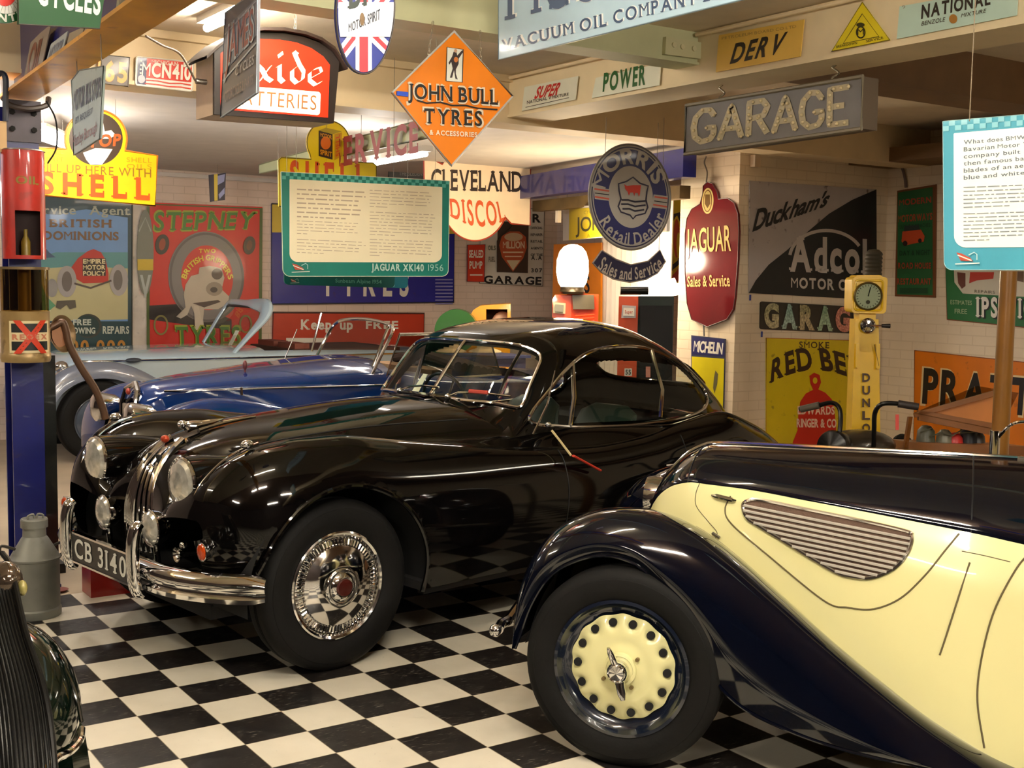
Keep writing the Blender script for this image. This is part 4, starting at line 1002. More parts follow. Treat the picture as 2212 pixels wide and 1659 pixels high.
def sign(nm, label, pl, outline, color, elems=(), th=.006, group=None, rough=.38, edge=None, cat='sign', emit=0., dirt=0., vary=.05, back=.0):
    """panel from a px outline on plane pl, painted elements laid on it in order"""
    front = [pl.P(x, y) for x, y in outline]
    c = sum(front, V(0, 0, 0))/len(front)
    t = thing(nm, label, cat, tuple(V(c.x, c.y, min(p.z for p in front))), group=group)
    part('panel', MB().prism(front, -pl.n*th), M(color, rough, coat=.08, vary=vary, dirt=dirt, emit=emit), t, smooth=False)
    if edge:
        r = edge[1]*pl.dep/F
        part('rim', MB().tube([p+pl.n*.001 for p in front], r, 6, closed=True, flat=1), M(edge[0], .35, vary=.1), t)
    off = .0009; run = None
    def flush():
        nonlocal run
        if run: part(run[0], run[1], M(run[2], rough, coat=.08, vary=.03, emit=emit), t, smooth=False)
        run = None
    for e in elems:
        k = e[0]; col = e[-1] if k in 'pl' else e[3] if k == 't' else None
        if k == 'p': name, mb, col = 'painted_shape', MB(), e[2]
        elif k == 'l': name, mb, col = 'painted_line', MB(), e[3]
        elif k == 't': name, mb, col = 'lettering', MB(), e[3]
        elif k == 'a': name, mb, col = 'lettering', MB(), e[7]
        elif k == 'c': name, mb, col = 'lettering', MB(), e[4]
        if run and (run[0] != name or run[2] != col): flush()
        if run is None: off += .0007; run = [name, mb, col]
        mb = run[1]
        if k == 'p': mb.add([tuple(pl.P(x, y, off)) for x, y in e[1]], [tuple(range(len(e[1])))])
        elif k == 'l':
            pts = e[1]; w_ = e[2]/2; closed = len(e) > 4 and e[4]
            n = len(pts); L = []; R_ = []
            for i in range(n):
                a = Vector(pts[i-1] if (i > 0 or closed) else pts[i]); b = Vector(pts[(i+1) % n] if (i < n-1 or closed) else pts[i])
                d = (b-a); d = d.normalized() if d.length > 0 else Vector((1, 0)); nn = Vector((-d.y, d.x))*w_
                L.append((pts[i][0]+nn.x, pts[i][1]+nn.y)); R_.append((pts[i][0]-nn.x, pts[i][1]-nn.y))
            vs = [tuple(pl.P(x, y, off)) for x, y in L+R_]
            mb.add(vs, [(i, (i+1) % n, n+(i+1) % n, n+i) for i in range(n if closed else n-1)])
        elif k == 't':      # ('t', text, quadpx, color, style, gap)
            q = [Vector(p) for p in e[2]]; st = e[4] if len(e) > 4 else 'sans'; gp = e[5] if len(e) > 5 else .16
            textmesh(mb, e[1], lambda a, b: pl.P(*bil(q, a, b), off), st, gp)
        elif k == 'c':      # ('c', text, lower 3 points, upper 3 points, color, style, gap): along quadratic curves
            def qi(P, t): return [P[0][i]*(1-t)*(1-2*t)+P[1][i]*4*t*(1-t)+P[2][i]*t*(2*t-1) for i in (0, 1)]
            textmesh(mb, e[1], lambda a, b: pl.P(*[l_*(1-b)+u_*b for l_, u_ in zip(qi(e[2], a), qi(e[3], a))], off), e[5], e[6] if len(e) > 6 else .16)
        elif k == 'a':      # ('a', text, cx, cy, (rx, ry, h), (a0, a1), rot, color, style): along an ellipse, angles in px frame (y down)
            _, tx, cx, cy, (rx, ry, h), (a0, a1), rot, _c2, st = e[:9]; gp = e[9] if len(e) > 9 else .16
            sgn = 1 if a1 > a0 else -1; ro = math.radians(rot)
            def mp(a, b):
                th_ = math.radians(a0+(a1-a0)*a); x, y = (rx+sgn*h*b)*math.cos(th_), (ry+sgn*h*b)*math.sin(th_)
                return pl.P(cx+x*math.cos(ro)-y*math.sin(ro), cy+x*math.sin(ro)+y*math.cos(ro), off)
            textmesh(mb, tx, mp, st, gp)
    flush()
    return t
def fin_tube(nm, label, cat, pts, r, mat, group=None):
    return single(nm, MB().tube(pts, r, 8), mat, label, cat, group)
def chain(p0, p1, label, mat=None, group='sign hanging chains'):
    p0, p1 = Vector(p0), Vector(p1); n = max(int((p1-p0).length/.02), 2); m = MB(); d = (p1-p0).normalized(); a = d.orthogonal().normalized(); b = d.cross(a)
    for k in range(n):
        c = p0.lerp(p1, (k+.5)/n); s = a if k % 2 else b; L = (p1-p0).length/n*.62
        m.tube([c+d*L*math.sin(q)+s*.005*math.cos(q) for q in [2*math.pi*j/8 for j in range(8)]], .0014, 5, closed=True)
    return single('chain', m, mat or M((190, 180, 160), .35, .8), label, 'chain', None, kind=None)
def words(x0, y0, x1, n, lh, sl, seed, hgt=.42, last=.5):
    """rows of word-like dashes for print too small to read"""
    rd = random.Random(seed); out = []
    for i in range(n):
        x = x0; y = y0+i*lh; xe = x1 if i < n-1 else x0+(x1-x0)*last
        xe -= rd.random()*(x1-x0)*.1
        while x < xe-3:
            w_ = min(rd.choice([6, 9, 12, 16, 20, 25]), xe-x); ya = y+(x-x0)*sl
            out.append([(x, ya+hgt*lh/2), (x+w_, ya+w_*sl+hgt*lh/2), (x+w_, ya+w_*sl-hgt*lh/2), (x, ya-hgt*lh/2)]); x += w_+4
    return out
W_ = (238, 234, 220); K_ = (22, 20, 20); R_C = (200, 38, 24)

# ---- on the white concrete beam
PB = PX_(BXL-.0135)
sign('enamel_sign', 'small white sign reading SUPER in red above NATIONAL MIXTURE on the cream beam', PB, [(1127, 240), (1243, 215), (1249, 164), (1133, 188)], (228, 226, 205), [
    ('t', 'SUPER', [(1154, 213), (1206, 204), (1216, 178), (1160, 189)], (196, 32, 28), 'boldital', .1),
    ('t', 'NATIONAL V MIXTURE', [(1139, 225), (1229, 206), (1229, 200), (1139, 218)], (50, 40, 32), 'sans', .1), ('l', [(1136, 232), (1230, 211)], 1.2, (60, 50, 40))], th=.004, group='fuel brand plaques fixed along the cream beam')
sign('enamel_sign', 'white sign reading POWER in green capitals on the cream beam', PB, [(1278, 212), (1424, 184), (1428, 136), (1287, 168)], (226, 226, 205), [
    ('t', 'POWER', [(1302, 197), (1394, 181), (1396, 141), (1305, 160)], (32, 92, 40), 'bold', .2)], th=.004, group='fuel brand plaques fixed along the cream beam')
sign('enamel_sign', 'yellow and orange DERV sign on the cream beam', PB, [(1546, 156), (1729, 122), (1737, 42), (1553, 76)], (232, 188, 84), [
    ('t', 'DERV', [(1577, 137), (1690, 113), (1702, 70), (1583, 97)], (40, 28, 18), 'boldital', .22), ('t', 'PETROLEUM BOARD CO LTD', [(1560, 86), (1720, 60), (1720, 54), (1560, 80)], (170, 135, 70), 'thin')], th=.004, group='fuel brand plaques fixed along the cream beam')
sign('breakdown_sign', 'yellow triangular breakdown service sign on the cream beam', PB, [(1797, 111), (1922, 86), (1863, 5)], (228, 205, 30), [
    ('l', [(1822, 94), (1899, 79), (1863, 30)], 2.4, (60, 55, 10), True), ('l', ell(1860, 70, 9, 12, 24), 3, (45, 40, 8), True), ('t', 'M', quad(1853, 63, 1867, 76, -.1), (45, 40, 8), 'bold'),
    ('p', ell(1860, 54, 9, 5, 20), (60, 55, 10)), ('t', 'BREAKDOWN', [(1808, 104), (1853, 95), (1853, 90), (1808, 99)], (60, 55, 10), 'sans', .1), ('t', 'SERVICE', [(1872, 92), (1910, 84), (1908, 79), (1872, 87)], (60, 55, 10), 'sans', .1)], th=.004, edge=((140, 125, 20), 1.2))
sign('enamel_sign', 'pale green NATIONAL benzole mixture sign at the right end of the cream beam', PB, [(1937, 84), (2196, 33), (2200, -34), (1943, 14)], (190, 214, 198), [
    ('t', 'NATIONAL', [(1990, 40), (2140, 9), (2140, -16), (1992, 12)], (52, 44, 36), 'bold', .18), ('t', 'BENZOLE', [(1991, 56), (2043, 46), (2043, 37), (1991, 47)], (70, 60, 45), 'ital'), ('p', ell(2060, 41, 9, 10, 24), (170, 120, 55)),
    ('t', 'MIXTURE', [(2077, 38), (2132, 27), (2132, 19), (2077, 30)], (70, 60, 45), 'ital'), ('t', '9', quad(1950, 12, 1957, 19), (150, 150, 130), 'thin')], th=.004, group='fuel brand plaques fixed along the cream beam')
# ---- number plates on the far beam
PM = PY_(1.982)
sign('number_plate', 'brown number plate with orange digits 165 on the beam', PM, [(215, 180), (277, 187), (280, 124), (220, 118)], (72, 52, 34), [('t', '165', [(210, 172), (274, 178), (276, 138), (212, 131)], (236, 160, 48), 'bold', .2)], th=.003, cat='number plate', edge=((95, 70, 45), 1.6))
sign('number_plate', 'red and white MICHIGAN number plate MCN410 on the beam', PM, rrect([(292, 184), (416, 198), (419, 134), (294, 122)], .05), (240, 238, 228), [
    ('p', [(317, 126), (415, 136), (413, 178), (316, 168)], (216, 44, 26)), ('p', [(298, 124), (317, 126), (315, 183), (296, 181)], (30, 34, 88)), ('p', [(396, 135), (414, 136), (413, 146), (396, 145)], W_),
    ('l', [(314, 173), (340, 175), (365, 180), (390, 180), (412, 184)], 2.4, (216, 44, 26)), ('l', [(312, 180), (340, 183), (365, 187), (390, 188), (412, 192)], 2.4, (216, 44, 26)),
    ('p', ell(305, 171, 8, 9, 18), (190, 190, 200)), ('p', ell(304, 132, 2.2, 2.2, 8), W_), ('p', ell(304, 141, 2.2, 2.2, 8), W_), ('p', ell(303, 150, 2.2, 2.2, 8), W_), ('p', ell(303, 158, 2.2, 2.2, 8), W_),
    ('t', 'MICHIGAN', [(327, 138), (384, 143), (384, 135), (327, 130)], (235, 200, 185), 'bold', .1), ('t', 'MCN410', [(305, 163), (411, 173), (412, 143), (307, 135)], (245, 240, 228), 'bold', .15)], th=.003, cat='number plate', edge=((215, 210, 195), 1.4))

# ---- hanging signs
pj = PY_(.22); sl = .115
def JL(x, y0, y1, x1): return quad(x, y0, x1, y1, sl)
jb = sign('hanging_sign', 'orange diamond sign reading JOHN BULL TYRES hanging on chains', pj, [(981, 68), (1107, 208), (975, 358), (847, 200)], (228, 126, 6), [
    ('p', [(963, 175), (998, 178), (1000, 107), (965, 102)], (225, 225, 210)), ('l', [(963, 175), (998, 178), (1000, 107), (965, 102)], 2, (30, 30, 40), True),
    ('p', [(979, 112), (985, 112), (987, 120), (998, 108), (1000, 112), (990, 127), (990, 138), (984, 150), (984, 160), (988, 172), (983, 170), (980, 152), (976, 168), (971, 168), (977, 148), (974, 134), (970, 140), (968, 136), (976, 122)], (60, 50, 50)),
    ('p', ell(984, 129, 4.5, 6, 14), (200, 120, 60)), ('p', ell(983, 110, 3.5, 4, 12), (190, 150, 120)),
    ('t', 'JOHN BULL', quad(876, 178, 1078, 214, .075), (222, 205, 180), 'boldserif', .05), ('t', 'TYRES', quad(911, 232, 1044, 268, .05), (222, 205, 180), 'boldserif', .08),
    ('t', 'JOHN BULL', quad(880, 181, 1074, 212, .075), K_, 'serif', .07), ('t', 'TYRES', quad(915, 235, 1040, 266, .05), K_, 'serif', .12),
    ('l', [(899, 216+.5), (920, 223), (950, 221), (975, 228), (1005, 228), (1030, 234), (1073, 237)], 3, K_), ('t', '& ACCESSORIES', quad(926, 281, 1029, 291, .055), (235, 215, 190), 'boldserif', .06)],
    th=.012, edge=((188, 186, 180), 3.2))
part('tape', MB().obox(pj.P(868, 203, .004), pj.d*.026, V(0, 0, .009), pj.n*.004), M((40, 80, 200), .5), jb, smooth=False)
pb = PY_(.30)
chain(pb.P(935, 46), pj.P(926, 126, -.004), 'thin chain holding the left corner of the orange diamond sign')
chain(pb.P(1037, 66), pj.P(1040, 148, -.004), 'thin chain holding the right corner of the orange diamond sign')
# oval flag sign
po = PD(84, 788, 60, 3.9); ov = ell(789, 20, 63, 140, 72, 2)
def clip_half(poly, keep):   # keep points satisfying linear half-plane (a,b,c): a x + b y <= c
    a, b, c = keep; out = []
    for i in range(len(poly)):
        p, q = poly[i-1], poly[i]; fp, fq = a*p[0]+b*p[1]-c, a*q[0]+b*q[1]-c
        if (fp <= 0) != (fq <= 0): t = fp/(fp-fq); out.append((p[0]+(q[0]-p[0])*t, p[1]+(q[1]-p[1])*t))
        if fq <= 0: out.append(q)
    return out
def clipbox(poly, ks):
    for k in ks: poly = clip_half(poly, k)
    return poly
NV, RD = (34, 44, 112), (186, 44, 54)
inn = ell(789, 20, 60, 136, 72, 2)
def band(x0, y0, x1, y1, w_):      # strip polygon clipped to the oval
    d = Vector((x1-x0, y1-y0)).normalized(); n = Vector((-d.y, d.x)); c = n.x*x0+n.y*y0
    return clipbox(inn, [(n.x, n.y, c+w_/2), (-n.x, -n.y, -c+w_/2)])
sign('hanging_sign', 'oval enamel sign with union flag and BP MOTOR SPIRIT lettering', po, ov, NV, [
    ('p', band(700, -30, 880, 150, 26), W_), ('p', band(700, 165, 880, -70, 26), W_), ('p', band(700, -30, 880, 150, 9), RD), ('p', band(700, 165, 880, -70, 9), RD),
    ('p', clipbox(inn, [(1, 0, 802), (-1, 0, -767)]), W_), ('p', clipbox(inn, [(1, 0, 794), (-1, 0, -775)]), RD),
    ('p', clipbox(inn, [(0, 1, 80), (0, -1, -5+0), ])[:], (170, 172, 180)),
    ('t', 'BP', [(752, 18), (806, 6), (806, -50), (752, -44)], (30, 40, 36), 'boldserif', .1), ('t', 'MOTOR SPIRIT', [(751, 70), (819, 42), (819, 20), (751, 52)], (44, 48, 56), 'sans', .12),
    ('p', ell(780, 42, 5, 14, 16), (90, 70, 45))], th=.012, edge=((50, 44, 40), 2))
# exide box sign
PE = PY_(1.0)
def exide():
    dpt = .23; fx = [(463, 258+0), (721, 266), (733, 132)]
    arch = [(733, 134), (718, 112), (690, 92), (655, 79), (610, 71), (565, 70), (520, 76), (487, 92), (463, 112)]
    outl = [(463, 247), (721, 266)] + arch
    t = thing('illuminated_sign', 'lit red box sign reading Exide BATTERIES with arched top hanging from the ceiling', 'sign', tuple(PE.P(600, 262)))
    F_ = [PE.P(x, y) for x, y in outl]; bd = V(0, dpt, 0)
    part('casing', MB().prism([p+V(0, .004, 0) for p in F_], bd), M((205, 180, 150), .6, vary=.1), t, smooth=False)
    roofp = [PE.P(x, y) for x, y in arch]
    m = MB(); e = .03
    L = [roofp[0]+V(.03, 0, -.04)]+roofp+[roofp[-1]+V(-.045, 0, -.045)]
    m.grid([[p+V(0, -.03, .006), p+V(0, dpt+.03, .006)] for p in L]); m.grid([[p+V(0, -.03, .020), p+V(0, dpt+.03, .020)] for p in L]); m.grid([[p+V(0, -.03, .006), p+V(0, -.03, .020)] for p in L])
    part('curved_roof', m, M((48, 34, 28), .6), t)
    q = [(476, 236), (708, 253), (711, 136), (476, 110)]
    ar = [(476, 236), (708, 254), (712, 140), (698, 122), (672, 104), (640, 92), (605, 86), (560, 84), (520, 92), (490, 104), (476, 116)]
    part('frame', MB().prism([p+V(0, .0, 0) for p in F_], V(0, .02, 0)), M((38, 30, 28), .5), t, smooth=False)
    E_ = 1.05
    part('lit_face', MB().add([tuple(PE.P(x, y, .002)) for x, y in ar], [tuple(range(len(ar)))]), M((226, 40, 14), .4, vary=0, emit=.9), t, smooth=False)
    wm = M((255, 236, 196), .4, vary=0, emit=1.3)
    m = MB(); wp = rrect([(480, 232), (690, 249), (692, 199), (482, 182)], .03)
    m.add([tuple(PE.P(x, y, .004)) for x, y in wp], [tuple(range(len(wp)))])
    part('lit_panel', m, wm, t, smooth=False)
    m = MB(); q = [Vector(p) for p in [(478, 177), (700, 190), (700, 128), (478, 117)]]
    # blackletter-like 'Exide' built from broad-nib strokes
    def nib(pts, w_=11, ang=-38):
        a = math.radians(ang); dx, dy = math.cos(a)*w_/2, math.sin(a)*w_/2
        for i in range(len(pts)-1):
            (x0, y0), (x1, y1) = pts[i], pts[i+1]
            m.add([tuple(PE.P(x, y, .005+.0002*i)) for x, y in ((x0-dx, y0-dy), (x0+dx, y0+dy), (x1+dx, y1+dy), (x1-dx, y1-dy))], [(0, 1, 2, 3)])
    S_ = lambda L, x, y=0: [(a+x, b+y) for a, b in L]
    nib([(486, 140), (484, 165), (494, 178), (508, 170)], 9); nib([(486, 140), (500, 132), (510, 140)], 8); nib([(484, 158), (502, 154)], 6)
    nib([(556, 142), (566, 152), (574, 168), (586, 176)], 11); nib([(584, 143), (574, 156), (560, 176)], 8)          # x
    nib([(603, 143), (603, 170), (611, 178)], 12); nib([(597, 145), (606, 140)], 7); nib([(604, 115), (606, 122)], 14)  # i
    nib([(640, 145), (630, 152), (630, 170), (640, 180)], 11); nib([(640, 180), (653, 172), (655, 155), (646, 140), (638, 122), (634, 112)], 10); nib([(634, 112), (642, 118)], 8)  # d
    nib([(678, 150), (668, 158), (668, 174), (680, 184), (692, 178)], 10); nib([(678, 150), (690, 146), (694, 156), (672, 168)], 7)   # e
    part('lettering', m, wm, t, smooth=False)
    m = MB(); q2 = [Vector(p) for p in [(500, 224), (682, 238), (683, 207), (502, 193)]]
    textmesh(m, 'BATTERIES', lambda a, b: PE.P(*bil(q2, a, b), .0055), 'thin', .22)
    part('lettering', m, M((190, 120, 70), .5, vary=0), t, smooth=False)
    part('glow_tube', MB().cyl(F_[0]+V(.06, dpt*.5, .03), F_[1]+V(-.06, dpt*.5, .03), .012), M((255, 230, 190), vary=0, emit=4.), t)
    chain(PE.P(657, 78)+V(0, .1, 0), V(PE.P(657, 78).x, 1.1, 2.83), 'chain from the ceiling to the lit red box sign')
    c = F_[-1]+V(-.02, .1, -.12)
    part('cable_gland', MB().cyl(c+V(.03, 0, 0), c+V(-.03, 0, 0), .012), STEEL, t)
    return c
cg = exide()
fin_tube('cable', 'thin flex running from the lit red box sign to the girder', 'cable', catmull([cg+V(-.03, 0, 0), at(390, 118, 5.35), at(350, 98, 5.2), at(315, 78, 5.0)], 6), .005, M((90, 70, 50), .6))
# James-style tall sign, seen almost edge-on
pk = PD(11, 516, 130, 3.9)
sign('hanging_sign', 'narrow dark grey sign with James CYCLES lettering seen almost edge-on', pk, [(477, 254), (555, 200), (557, -22), (487, 28)], (88, 88, 96), [
    ('p', [(482, 160), (556, 75), (557, 5), (553, -2), (487, 62)], (122, 132, 146)), ('l', [(483, 175), (555, 92)], 3, (190, 205, 215)), ('l', [(487, 75), (555, 2)], 2.5, (190, 205, 215)),
    ('t', 'JAMES', [(486, 148), (551, 82), (552, 12), (491, 60)], (196, 212, 220), 'bold', .05), ('t', 'JAMES', [(489, 142), (549, 82), (550, 18), (493, 62)], (150, 62, 48), 'sans', .1),
    ('t', 'CYCLES', [(510, 165), (551, 138), (552, 118), (512, 144)], (180, 180, 186), 'sans'), ('t', 'MOTORCYCLE & PARTS', [(484, 224), (549, 182), (550, 160), (485, 202)], (140, 118, 112), 'sans')],
    th=.008, edge=((165, 178, 190), 1.6), cat='sign')
pbs = PD(7, 190, 240, 4.6)
sign('bus_stop_sign', 'grey and white sign MOTOR BUS STOPS BY REQUEST hanging below the girder', pbs, [(160, 335), (216, 299), (224, 143), (172, 152), (155, 174)], (168, 184, 182), [
    ('t', 'MOTOR BUS STOPS', [(159, 240), (218, 206), (220, 166), (160, 198)], (62, 68, 90), 'bold', .08), ('t', 'BY REQUEST', [(163, 268), (200, 245), (201, 232), (164, 254)], (62, 68, 90), 'sans', .08),
    ('t', 'Hanley Borough', [(158, 318), (210, 284), (211, 262), (159, 294)], (128, 66, 60), 'serif', .04)], th=.008, edge=((110, 122, 120), 1.5), dirt=.4)

# big Mobiloil board
pmo = PX_(1.3)
q0 = [(1077, 129), (1690, -22), (1690, -230), (1077, -60)]
sign('hanging_sign', 'large pale blue board reading VACUUM OIL COMPANY hanging in front of the beam', pmo, q0, (178, 205, 218), [
    ('t', 'VACUUM OIL COMPANY LTD', [(1089, 108), (1590, -14), (1590, -44), (1087, 86)], (238, 240, 236), 'boldserif', .14),
    ('t', 'VACUUM OIL COMPANY LTD', [(1086, 110), (1587, -12), (1587, -43), (1084, 87)], (66, 84, 112), 'serif', .18),
    ('t', 'Mobiloil', [(1102, 40), (1500, -60), (1500, -190), (1102, -70)], (240, 242, 238), 'boldserif', .12),
    ('t', 'Mobiloil', [(1098, 43), (1496, -57), (1496, -190), (1098, -70)], (84, 102, 130), 'serif', .14)], th=.01, edge=((120, 140, 150), 1.2))
# GARAGE bulb board
def bulbs():
    pg = PX_(2.80)
    t = thing('bulb_sign', 'grey GARAGE sign with letters studded with bulbs hanging on hooks', 'sign', tuple(pg.P(1670, 300)))
    q = [(1480, 333), (1862, 278), (1865, 165), (1483, 228)]
    P4 = [pg.P(x, y) for x, y in q]; bx = V(.10, 0, 0)
    part('box', MB().prism([p+V(.002, 0, 0) for p in P4], bx), M((88, 72, 54), .7), t, smooth=False)
    part('panel', MB().add([tuple(p) for p in P4], [(0, 1, 2, 3)]), M((104, 98, 92), .5, vary=.15, scale=5), t, smooth=False)
    part('frame', MB().tube([p+pg.n*.004 for p in P4], .010, 6, closed=True), M((120, 108, 84), .5), t)
    m = MB(); Q = [Vector(p) for p in [(1495, 314), (1846, 268), (1847, 180), (1499, 237)]]
    lm = MB(); st = {'G': [[(.95, .78), (.75, .97), (.4, 1), (.1, .8), (.02, .5), (.1, .18), (.4, 0), (.8, .05), (.95, .2), (.95, .42), (.62, .42)]],
          'A': [[(0, 0), (.5, 1), (1, 0)], [(.2, .3), (.8, .3)]], 'R': [[(.08, 0), (.08, 1), (.7, 1), (.92, .8), (.75, .55), (.08, .5)], [(.5, .5), (.95, 0)]],
          'E': [[(.95, 1), (.08, 1), (.08, 0), (.95, 0)], [(.08, .5), (.75, .5)]]}
    pts = []
    for i, ch in enumerate('GARAGE'):
        for line in st[ch]:
            L = [Vector((i/6+(.02+x*.81)/6, .06+y*.88)) for x, y in line]
            pl_ = []
            for a, b in zip(L, L[1:]):
                n = max(2, int(((b-a)*Vector((1, .23)).length if False else Vector(((b-a).x*3.9, (b-a).y)).length)/.045)); pl_ += [a.lerp(b, k/n) for k in range(n)]
            pl_.append(L[-1]); W = .0205
            Ls, Rs = [], []
            for k, p in enumerate(pl_):
                a = pl_[max(k-1, 0)]; b = pl_[min(k+1, len(pl_)-1)]; d = Vector(((b-a).x*3.9, (b-a).y)).normalized(); nn = Vector((-d.y/3.9, d.x))
                Ls.append(p+nn*.075); Rs.append(p-nn*.075)
            vs = [tuple(pg.P(*bil(Q, p.x, p.y), .003+.0006*st[ch].index(line))) for p in Ls+Rs]; n = len(Ls)
            lm.add(vs, [(k, k+1, n+k+1, n+k) for k in range(n-1)])
            acc = 0; last = None
            for p in pl_:
                if last is None or Vector(((p-last).x*3.9, (p-last).y)).length > .155: pts.append(p); last = p
    part('lettering', lm, M((176, 160, 122), .5, vary=.1), t, smooth=False)
    for k, p in enumerate(pts):
        if k >= 98: break
        c = pg.P(*bil(Q, p.x, p.y), .006); part('bulb', MB().ball(c, .0085, 10, 6), M((212, 192, 148), .15, .0, coat=1, vary=0), t)
    for px, y0, y1, zb_ in ((1550, 195, 218, 0), (1795, 148, 175, 0)):
        a = pg.P(px, y1)+V(.03, 0, 0); b = V(a.x, a.y, 2.58); mid = (a+b)/2
        hk = MB().tube(catmull([a, a+V(0, .02, .02), mid+V(0, -.018, 0), mid+V(0, .02, .03), b], 6), .005, 8)
        single('hook', hk, M((190, 180, 160), .25, .9), 'steel S hook holding the %s end of the bulb sign' % ('left' if px < 1600 else 'right'), 'hook')
bulbs()
# Morris roundel with ribbon
pmr = Pl(93, tuple(at(1360, 430, 7.2))); cx, cy, rx, ry, ro = 1360.5, 425.5, 87.5, 114, -4
NVY = (36, 38, 96); SIL = (176, 168, 158)
sign('hanging_sign', 'round navy MORRIS Retail Dealer sign with a red bull shield', pmr, ell(cx, cy, rx, ry, 80, ro), SIL, [
    ('p', ell(cx, cy, rx-4, ry-5, 80, ro), (40, 38, 70)), ('p', ell(cx, cy, rx-6.5, ry-8, 80, ro), SIL), ('p', ell(cx, cy, rx-8.5, ry-11, 80, ro), NVY), ('p', ell(cx+1, cy, 48, 67, 64, ro), SIL),
    ('p', [(1281, 403), (1316, 409), (1316, 434), (1284, 430)], SIL), ('p', [(1411, 420), (1442, 424), (1440, 452), (1407, 448)], SIL),
    ('l', [(1283, 408), (1315, 413)], 3.5, (200, 84, 60)), ('l', [(1284, 425), (1315, 430)], 3.5, (200, 84, 60)), ('l', [(1413, 425), (1441, 429)], 3.5, (200, 84, 60)), ('l', [(1410, 442), (1440, 447)], 3.5, (200, 84, 60)),
    ('l', [(1284, 417), (1315, 421)], 2, K_), ('l', [(1412, 434), (1440, 438)], 2, K_),
    ('a', 'MORRIS', cx, cy, (55, 73, 30), (196, 342), ro, SIL, 'bold', .12), ('a', 'Retail Dealer', cx, cy, (82, 104, 26), (152, 26), ro, SIL, 'serif', .05),
    ('l', [(1366, 383), (1352, 392), (1335, 397), (1336, 412), (1340, 430), (1334, 446), (1340, 458), (1360, 465), (1366, 473), (1372, 466), (1392, 461), (1398, 448), (1394, 432), (1396, 414), (1399, 402), (1381, 396)], 3.4, (40, 34, 60), True),
    ('p', [(1347, 398), (1353, 402), (1366, 400), (1383, 400), (1381, 418), (1379, 425), (1376, 417), (1370, 417), (1369, 424), (1366, 416), (1360, 416), (1357, 423), (1354, 414), (1349, 408)], (206, 52, 28)),
    ('l', [(1341, 432), (1355, 432), (1370, 436), (1393, 434)], 3.6, (30, 26, 48)), ('l', [(1340, 441), (1355, 441), (1370, 446), (1393, 443)], 3.6, (30, 26, 48)), ('l', [(1343, 451), (1358, 451), (1370, 456), (1390, 453)], 3.6, (30, 26, 48))], th=.015, edge=((120, 112, 104), 2))
def ribbon(cx, cy, r0, r1, a0, a1, ro, n=30): return ell(cx, cy, r1[0], r1[1], n, ro, a0, a1)+ell(cx, cy, r0[0], r0[1], n, ro, a1, a0)
rb = ribbon(cx-2, cy+18, (80, 100+9), (93, 128+39), 147, 31, 0)
rb = ell(1358, 470, 89, 139, 30, 0, 146, 34)[::-1]
inner_ = ell(1358, 470, 66, 95, 30, 0, 146+0, 34)
sign('hanging_sign', 'curved navy ribbon sign reading Sales and Service under the round sign', Pl(93, tuple(at(1360, 430, 7.18))), [(1281, 568), (1300, 541), (1330, 560), (1362, 572), (1400, 564), (1425, 540), (1437, 565), (1420, 590), (1395, 604), (1360, 610), (1325, 603), (1300, 589)], (34, 32, 62), [
    ('c', 'Sales and Service', [(1290, 580), (1361, 604), (1432, 577)], [(1304, 554), (1362, 579), (1422, 551)], (190, 176, 160), 'serif', .05)], th=.012, edge=((150, 138, 128), 1.6))
# Cleveland Discol
pc = PY_(5.2)
body_ = [(1146, 357), (1135, 357), (1110, 356)]+ell(1030, 405, 86, 100, 24, 0, -30, -150)+[(932, 342), (915, 340), (918, 480), (935, 492)]+ell(1026, 432, 72, 88, 24, 0, 148, 25)+[(1104, 483), (1145, 487)]

def hang(pl, pts, ztop, what, dx=0):
    for i, (x, y) in enumerate(pts):
        p = pl.P(x, y); side = ('left', 'right')[i] if len(pts) > 1 else 'top'
        fin_tube('wire', 'thin wire at the %s of the %s' % (side, what), 'wire', [p-pl.n*.003-V(0, 0, .01), V(p.x+dx, p.y, ztop)], .0016, M((120, 112, 100), .5))
sign('hanging_sign', 'cream shaped sign reading CLEVELAND DISCOL with red border', pc, body_, (236, 214, 182), [
    ('t', 'CLEVELAND', quad(931, 366, 1128, 410, .02, .03), (46, 36, 32), 'serif', .03), ('c', 'DISCOL', [(974, 467), (1035, 488), (1093, 474)], [(971, 430), (1030, 434), (1084, 437)], (198, 84, 44), 'serif', .12)],
    th=.012, edge=((160, 56, 36), 2.2))
sign('enamel_sign', 'small grey sign with THE SLEDEN lettering half hidden behind the cream sign', PY_(6.4), [(838, 385), (914, 390), (915, 352), (840, 362)], (112, 116, 114), [('t', 'THE SLEDEN', [(862, 379), (912, 380), (912, 371), (862, 371)], (190, 190, 184), 'sans')], edge=((40, 42, 42), 2))
# SERVICE board on the far beam
ps = PD(9, 760, 330, 7.2)
sign('service_board', 'long pale board with dark red capitals SERVICE under the ceiling', ps, [(560, 375), (945, 292), (948, 248), (606, 342), (560, 356)], (176, 182, 142), [], th=.03, edge=((120, 120, 90), 1.5))
t_ = [o for o in bpy.data.objects if o.name.startswith('service_board')][-1]
m = MB(); q_ = [Vector(p) for p in [(728, 361), (915, 327), (915, 265), (728, 304)]]
vs, fs, W0 = layout('SERVICE', 'boldserif', .12)
k0 = len(vs)
m.add([tuple(ps.P(*bil(q_, x/W0, y), .03)) for x, y in vs], fs); part('lettering', m, M((134, 34, 40), .5), t_, smooth=False)
